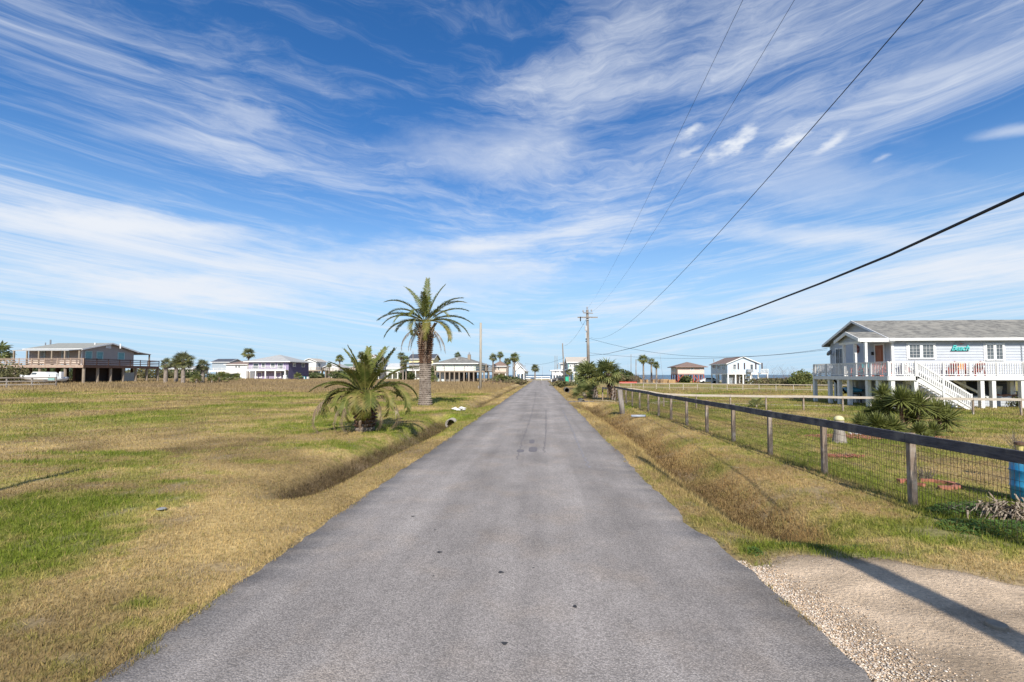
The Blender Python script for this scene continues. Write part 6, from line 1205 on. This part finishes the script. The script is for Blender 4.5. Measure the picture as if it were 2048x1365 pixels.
for px, m, lab in ((1716, M_pinkc, 'coral deck chair behind the side railing, left of the teal one'), (1726, M_tealc, 'teal deck chair between the two coral chairs'), (1741, M_pinkc, 'coral deck chair right of the teal one'), (1762, M_pinkc, 'coral deck chair nearest the orange brown door'), (1650, M_white, 'white chair left on the side deck by the far corner'), (1637, M_white, 'white chair at the far left corner of the deck'), (1694, M_white, 'white chair under the small porch gable')):
    c = PX(px, 745, X_D_ + .75); chair(c.x, c.y, zf, R(-80) if m is not M_tealc else R(-60), m, lab)
for px, m, lab in ((1826, M_redc, 'dark red chair on the landing at the head of the stair'), (1897, M_redc, 'dark red chair left of the orange bench'), (1948, M_redc, 'dark red chair right of the orange bench')):
    c = PY(px, 745, YD_ + .8); chair(c.x, c.y, zf, R(180) if px != 1826 else R(30), m, lab, 'dark red chairs on the front deck')
c0, c1 = PY(1909, 745, YD_ + .6), PY(1938, 745, YD_ + .6); e = empty('deck_bench', ((c0.x + c1.x) / 2, c0.y, zf), 'bright orange slatted bench behind the white front railing', 'bench'); hw = (c1.x - c0.x) / 2
for i in range(3): MB().box(-hw, hw, -.22 + .15 * i, -.10 + .15 * i, .42, .45).build('seat_slat', M_or).parent = e
for i in range(4): MB().box(-hw, hw, .24, .27, .50 + .12 * i, .60 + .12 * i).build('back_slat', M_or).parent = e
for sx in (-1, 1):
    for sy in (-.2, .22): MB().box(sx * (hw - .06) - .03, sx * (hw - .06) + .03, sy - .03, sy + .03, 0, .95 if sy > 0 else .42).build('leg', M_redc).parent = e
# things under the beach house
def picnic(px, py, Yp, label):
    c = PY(px, py, Yp); zg = H(c.x, Yp); e = empty('picnic_table', (c.x, Yp, zg), label, 'table')
    for i in range(5): MB().box(-1.0, 1.0, -.36 + .15 * i, -.23 + .15 * i, .74, .78).build('top_board', M_whitewood).parent = e
    for s in (-1, 1):
        MB().box(-1.0, 1.0, s * .72 - .13, s * .72 + .13, .43, .47).build('seat_board', M_whitewood).parent = e
        for k in (-1, 1): MB().beam((s * .75, k * .55, 0), (s * .75, k * .15, .74), .09, .05).build('leg', M_whitewood).parent = e
picnic(1845, 790, YW_ + .2, 'white picnic table standing under the landing, behind the yuccas')
c = PX(1701, 785, XW_ - .2); zg_ = H(c.x, c.y); m = MB(); V = []; n = 10
for i in range(n + 1):
    t = i / n; w = .36 * math.sin(math.pi * min(.98, max(.04, t))) ** .6; y = -1.5 + 3.0 * t
    for k in range(8): a = 2 * math.pi * k / 8; V.append((w * .8 * math.cos(a), y, .24 * math.sin(a) * (w / .36)))
m.add(V, [(i * 8 + k, i * 8 + (k + 1) % 8, (i + 1) * 8 + (k + 1) % 8, (i + 1) * 8 + k) for i in range(n) for k in range(8)]); ky = m.build('kayak', BBm, None, True); m2 = ky; props(ky, 'blue kayak lying on a rack between the left posts of the beach house', 'kayak'); ky.location = (c.x, c.y, zg_ + 1.05)
rk = empty('kayak_rack', (c.x, c.y, zg_), 'dark rack carrying the blue kayak under the side deck', 'rack')
for yy in (-.7, .7): MB().box(-.35, .35, yy - .04, yy + .04, .72, .80).build('crossbar', M_dark).parent = rk; [setattr(MB().box(s * .33 - .03, s * .33 + .03, yy - .04, yy + .04, 0, .72).build('leg', M_dark), 'parent', rk) for s in (-1, 1)]
c = PY(1994, 780, YW_ + .8); fx_ = empty('folded_umbrella', (c.x, c.y, H(c.x, c.y)), 'pale folded parasol standing in the open bay under the deck', 'parasol'); MB().tube([(0, 0, 0), (0, 0, 1.5)], .03, 6).build('pole', M_white).parent = fx_; MB().lathe([(.02, 1.45), (.30, 1.40), (.22, .9), (.10, .55), (.03, .5)], (0, 0, 0), 8).build('canopy', M_whitewood).parent = fx_
c = PY(2025, 785, YW_ + 1.6); tb2 = empty('work_table', (c.x, c.y, H(c.x, c.y)), 'grey work table in the dark open bay under the front deck', 'table'); MB().box(-.6, .6, -.3, .3, .98, 1.03).build('table_top', M_metal).parent = tb2
for sx in (-1, 1):
    for sy in (-1, 1): MB().box(sx * .55 - .03, sx * .55 + .03, sy * .25 - .03, sy * .25 + .03, 0, .98).build('leg', M_metal).parent = tb2
for i, (px, lab) in enumerate(((2005, 'red brown firewood heap on the ledge below the folded parasol'), (2030, 'red brown firewood heap on the ledge nearest the right post'))):
    c = PY(px, 805, YW_ - .1); rs_ = random.Random(i); mb = MB()
    for k in range(26): x = rs_.uniform(-.5, .5); z = rs_.uniform(0, .22); mb.beam((x - .2, 0 + rs_.uniform(-.08, .08), z), (x + .25, rs_.uniform(-.08, .08), z + rs_.uniform(-.05, .05)), .05, .05)
    o = mb.build('firewood', mat('red_brown_wood', (.36, .17, .10), (.24, .11, .07), 9)); props(o, lab, 'firewood'); o.location = (c.x, YW_ + .06, Q['zg'] + .62); o['kind'] = 'stuff'
c = PY(1712, 808, PX(1712, 808, X_D_ + .8).y); 
# satellite dish on the left wall
c = PX(1660, 707, XW_ - .35); e = empty('satellite_dish', (c.x, c.y, c.z), 'small grey dish on the far left corner of the beach house wall', 'dish'); d = MB().lathe([(0, 0), (.15, .02), (.26, .07), (.27, .07), (.15, .0), (0, -.02)], (0, 0, 0), 14).build('dish', M_metal, None, True); d.parent = e; d.rotation_euler = (R(60), 0, R(200)); MB().tube([(0, 0, 0), (.3, .05, -.15)], .02, 6).build('arm', M_metal).parent = e
# service drops from the utility pole
def drop(pts, r, label, ends):
    o = MB().tube(pts, r, 4).build('service_wire', M_cable, None, True); solo(o, label, 'wire', 'service wires from the pole to the beach house')
A = uw(1178, 677); B = PX(1655, 697, XW_ - .1)
def sagline(A, B, s, n=24):
    return [A.lerp(B, i / n) - Vector((0, 0, s * 4 * (i / n) * (1 - i / n))) for i in range(n + 1)]
drop(sagline(A, B, 1.35), .013, 'upper thin service wire sagging from the utility pole to the beach house', 0)
A = uw(1178, 706); B = PX(1655, 700, XW_ - .1); drop(sagline(A, B, .70), .011, 'lower thin service wire running almost level to the beach house', 0)
o = MB().tube(sagline(uw(1172, 640), P(1129, 692, 96), .6), .014, 4).build('power_line', M_cable); solo(o, 'thin wire from the utility pole to the leaning pole farther on', 'wire')
o = MB().tube(sagline(uw(1172, 716), P(1129, 735, 96), .3), .02, 4).build('telephone_cable', M_cable); solo(o, 'cable continuing from the utility pole down towards the leaning pole', 'cable')
o = MB().tube(sagline(P(1129, 716, 96), P(1050, 727, 140), .8), .02, 4).build('power_line', M_cable); solo(o, 'faint wire crossing above the road end between the far poles', 'wire')
# ------------------------------------------------------------------ small things beyond the yard
def crate(px, py, d, w, h, label, m, cat='crate'):
    b = P(px, py, d); b.z = H(b.x, b.y); e = empty('wooden_crate', b, label, cat, 'crates beyond the far fence')
    for s in (-1, 1): MB().box(s * (w / 2 - .05) - .05, s * (w / 2 - .05) + .05, -.5, -.42, 0, h).build('post', m).parent = e
    n = 4
    for i in range(n): MB().box(-w / 2, w / 2, -.56, -.51, h * (i + .12) / n, h * (i + .88) / n).build('plank', m).parent = e
    MB().box(-w / 2, w / 2, -.4, .5, .02, h * .96).build('load', m).parent = e
M_crate = mat('tan_crate', (.52, .34, .17), (.42, .27, .13), 2, .9)
for px, py, d, w, h, lab in ((1287, 763, 125, 2.1, 1.0, 'leftmost low tan crate among the bare brush'), (1312, 763, 128, 1.8, 1.0, 'tan crate in the brush under the slender fan palms'), (1328, 763, 125, 2.0, 1.1, 'wide tan crate below the stacked one, left of the salmon house'), (1323, 755.5, 127, 1.3, .9, 'small tan crate raised above the others'), (1343, 763, 124, 1.7, 1.0, 'tan crate nearest the salmon house'), (1381, 763, 138, 1.2, 1.1, 'tan crate between the red piles of the salmon house')):
    crate(px, py, d, w, h, lab, M_crate)
bpy.context.view_layer.update()
b = GT(1256, 762); b = P(1256, 763, 110); b.z = H(b.x, b.y); e = empty('red_board', b, 'long low red painted board lying beyond the far fence, left of the crates', 'board'); MB().box(-2.0, 2.0, -.1, .1, .22, .62).build('plank', M_redc if False else mat('bright_red_paint', (.55, .06, .045))).parent = e
for s in (-1, 1): MB().box(s * 1.6 - .1, s * 1.6 + .1, -.08, .08, -.05, .22).build('block', M_dark).parent = e
def car(px, py, d, label, m, L=4.4, rz=0):
    b = P(px, py, d); b.z = H(b.x, b.y); e = empty('parked_car', b, label, 'car', None, rz); Hh = 1.5; pr = [(-L / 2, .35), (-L / 2 + .05, .75), (-L / 2 + 1.0, .92), (-L / 2 + 1.6, 1.42), (L / 2 - 1.1, 1.45), (L / 2 - .35, .98), (L / 2, .85), (L / 2, .35)]
    MB().poly([(x, -.85, z) for x, z in pr], (0, 1.7, 0)).build('body', m).parent = e; MB().poly([(x, -.865, z) for x, z in [(-L / 2 + 1.2, .98), (-L / 2 + 1.7, 1.36), (L / 2 - 1.2, 1.38), (L / 2 - .6, .98)]], (0, 1.73, 0)).build('window', M_glass).parent = e
    for x in (-L / 2 + .85, L / 2 - .85):
        for s in (-1, 1): w = MB().lathe([(0, -.1), (.22, -.1), (.32, -.09), (.32, .09), (.22, .1), (0, .1)], (0, 0, 0), 14).build('wheel', M_dark, None, True); w.parent = e; w.rotation_euler = (math.pi / 2, 0, 0); w.location = (x, s * .8, .32)
    return e
car(1120, 759, 121, 'dark car parked under the balcony house at the road end', mat('black_car', (.03, .03, .035), rough=.3)); car(1416, 765, 128, 'white car parked between the salmon and the pale blue stilt houses', mat('white_car', (.75, .75, .75), rough=.3), 4.6)
car(1244, 757, 150, 'dark blue car standing by the far bushes', mat('blue_car', (.03, .06, .16), rough=.3)); car(461, 757, 135, 'black car parked in front of the white bungalow', mat('black_car', (.03, .03, .035), rough=.3)); car(1499, 764, 121, 'grey blue car under the pale blue stilt house', M_greywall, 4.0)
car(1227, 756, 150, 'white car or van roof showing behind the twin palms', mat('white_van', (.8, .8, .8), rough=.3), 4.8)
b = P(1134, 762, 100); b.z = H(b.x, b.y); e = empty('green_bin', b, 'bright green wheeled bin at the kerb right of the far poles', 'bin'); gm = mat('green_plastic', (.04, .42, .26), rough=.5); MB().poly([(-.28, -.28, .05), (.28, -.28, .05), (.34, -.34, 1.3), (-.34, -.34, 1.3)], (0, .62, 0)).build('body', gm).parent = e; MB().box(-.36, .36, -.38, .34, 1.301, 1.38).build('lid', gm).parent = e
for px, py, d, w, h, m, lab, nm in ((570, 760, 120, .9, 1.1, M_whitewall, 'white tank beside the side wall of the purple house', 'white_tank'), (613, 758, 121, 1.3, .7, M_whitewall, 'low white box in the grass right of the purple house', 'white_box')):
    b = P(px, py, d); b.z = H(b.x, b.y); mb = MB(); mb.lathe([(0, 0), (w / 2, 0), (w / 2, h * .9), (w * .4, h), (0, h)], b, 12); solo(mb.build(nm, m, None), lab, 'tank' if 'tank' in nm else 'box')
b = P(605, 760, 119); b.z = H(b.x, b.y); e = empty('garden_table', b, 'turquoise garden table beside the purple house', 'table'); MB().box(-.9, .9, -.5, .5, .68, .76).build('top', M_tealc).parent = e
for sx in (-1, 1): MB().box(sx * .8 - .05, sx * .8 + .05, -.4, .4, 0, .68).build('leg', M_tealc).parent = e
# bushes, brush and leafless shrubs
def bush(px, py, d, rx, rz_, label, m, n=900, s=.10, seed=1, name='bush'):
    b = P(px, py, d); b.z = H(b.x, b.y); e = empty(name, b, label, 'bush'); rs = np.random.RandomState(seed); u = rs.normal(size=(n, 3)); u /= np.linalg.norm(u, axis=1)[:, None]; r = rs.rand(n) ** .45
    lump = .72 + .5 * vnoise(u[:, 0] * 2.2 + seed, u[:, 2] * 2.2 + 3 * u[:, 1] + 7); p = u * (r * lump)[:, None] * np.array([rx, rx * .8, rz_ * .62]) + np.array([0, 0, rz_ * .5]); p[:, 2] = np.maximum(p[:, 2], .03)
    t = rs.normal(size=(n, 3)); t /= np.linalg.norm(t, axis=1)[:, None]; o_ = np.cross(t, rs.normal(size=(n, 3))); o_ /= np.linalg.norm(o_, axis=1)[:, None]; ss = s * rs.uniform(.5, 1.4, n)[:, None]
    V = np.stack([p - t * ss, p - o_ * ss * .5, p + t * ss, p + o_ * ss * .5], 1).reshape(-1, 3); link('foliage', np_mesh('foliage', V, np.arange(4 * n).reshape(n, 4), m), e)
    mb = MB(); rd = random.Random(seed)
    for i in range(7): mb.tube([(0, 0, -.1), (rd.uniform(-.5, .5) * rx, rd.uniform(-.4, .4) * rx, rz_ * .75)], [.04, .015], 4)
    st = mb.build('stems', M_boot); st.parent = e; return e
M_bushg = mat('dark_bush_leaf', (.075, .10, .035), (.045, .06, .022), 1.5, .7, trans=.15, c3=(.16, .15, .06), s3=.8); M_busho = mat('olive_bush_leaf', (.15, .145, .06), (.09, .09, .04), 1.5, .8, trans=.15, c3=(.2, .15, .08), s3=.8)
BU = [(8, 766, 70, 3.2, 2.6, 'grey green shrub at the left edge before the brown house', M_busho), (-20, 764, 80, 4.5, 3.6, 'big shrub cut by the left edge below the deck', M_bushg), (45, 764, 92, 4.0, 3.0, 'dark shrubbery behind the boat, left part', M_bushg), (80, 764, 94, 4.0, 2.8, 'dark shrubbery behind the boat, right part', M_bushg), (115, 764, 92, 3.0, 2.6, 'shrub behind the right end of the boat', M_bushg),
      (1245, 757, 140, 3.8, 3.4, 'rounded green bush beyond the fences, right of the twin palms', M_bushg), (1233, 758, 132, 2.4, 2.6, 'bush between the twin palms and the far car', M_busho), (1268, 759, 128, 2.2, 1.8, 'low olive bush by the stout dark pole', M_busho), (1605, 764, 92, 2.6, 3.0, 'round dark green palmetto bush left of the beach house', M_fan),
      (1560, 767, 100, 5.5, 1.5, 'low olive scrub between the pale blue house and the palmetto bush', M_busho), (1585, 767, 96, 4.5, 1.4, 'low scrub at the foot of the palmetto bush', M_busho), (1635, 767, 96, 5.0, 1.6, 'low scrub seen between the posts of the beach house', M_busho), (1665, 768, 92, 4.0, 1.3, 'scrub behind the left posts of the beach house', M_busho), (1535, 767, 104, 4.0, 1.4, 'brown green scrub right of the pale blue house', M_busho),
      (1372, 764, 136, 1.5, 1.8, 'green bush between the red piles of the salmon house', M_bushg), (1470, 766, 128, 3.0, 2.6, 'dark brush under the pale blue stilt house', M_busho), (1006, 764, 108, 3.0, 1.4, 'low green shrub left of the road end', M_bushg), (1022, 764, 112, 2.4, 1.2, 'low hedge at the foot of the road end palms', M_bushg), (1035, 765, 96, 2.6, .8, 'ragged weeds bush at the left verge near the road end', M_busho),
      (1125, 771, 78, 2.0, 1.0, 'tall weeds clump on the right verge at the leaning pole', M_busho), (693, 756, 150, 5, 2.4, 'shrubs behind the young date palm', M_bushg), (815, 757, 140, 2.2, 2.2, 'green shrub below the palm trio', M_bushg), (872, 758, 126, 2.4, 3.0, 'green shrub left of the mint house', M_bushg), (630, 756, 160, 3, 1.6, 'dark shrub under the far white house', M_bushg), (2046, 815, 33, 1.0, .7, 'small shrub at the right edge by the beach house', M_bushg),
 (150, 757, 150, 12, 3.0, 'low dark thicket on the horizon behind the brown house', M_bushg), (225, 757, 155, 10, 2.6, 'thicket seen between the posts right of the brown house', M_busho), (300, 757, 150, 9, 3.0, 'thicket on the horizon left of the fan palm group', M_busho), (60, 757, 150, 12, 3.4, 'thicket on the horizon behind the boat', M_bushg), (365, 757, 160, 8, 2.6, 'thicket behind the fan palm group', M_bushg)]
for i, (px, py, d, rx, rz_, lab, m) in enumerate(BU): bush(px, py, d, rx, rz_, lab, m, 1500 if rz_ > 2 else 1000, .0026 * d, 100 + i)
def brush(px, d, h, w, n, label, seed, m=M_brush, r=.012):
    b = P(px, 764, d); zb = H(b.x, b.y); rd = random.Random(seed); mb = MB()
    for i in range(n):
        x = b.x + rd.gauss(0, w); y = b.y + rd.uniform(-1.5, 1.5); hh = h * rd.uniform(.5, 1.1); p = Vector((x, y, zb - .05)); q = p + Vector((rd.uniform(-.25, .25), 0, .55)) * hh; e = q + Vector((rd.uniform(-.35, .35), 0, .45)) * hh; mb.tube([p, q, e], [r * 1.6, r, r * .5], 3, False)
        for k in range(4): a = p.lerp(q, rd.uniform(.4, 1)) if k < 2 else q.lerp(e, rd.random() * .7); mb.tube([a, a + Vector((rd.uniform(-.35, .35), rd.uniform(-.2, .2), rd.uniform(.1, .35))) * hh], [r * .7, r * .35], 3, False)
    solo(mb.build('bare_brush', m), label, 'shrub')
for i, (px, d, h, w, n, lab) in enumerate([(1274, 118, 2.6, 1.0, 34, 'leafless brush beside the stout dark pole'), (1296, 116, 2.6, 1.6, 46, 'reddish leafless brush in front of the slender fan palms'), (1318, 116, 2.2, 1.4, 40, 'leafless brush right of the slender fan palms'), (1540, 100, 4.2, 1.8, 30, 'tall leafless tree scrub right of the pale blue house'), (1571, 98, 4.0, 1.6, 30, 'tall leafless scrub left of the palmetto bush'),
                                           (1488, 116, 4.2, 2.2, 26, 'leafless shrub in front of the pale blue house wall'), (1467, 116, 4.0, 1.6, 20, 'leafless shrub before the corner of the pale blue house'), (1620, 96, 2.2, 2.6, 40, 'leafless brush beside the palmetto bush'), (960, 88, 1.2, 5.0, 60, 'thin brown stalks behind the silvery pole'), (1003, 92, 1.3, 3.0, 50, 'thin brown stalks at the left verge far down the road')]): brush(px, d, h, w, n, lab, 200 + i, r=.00011 * d)
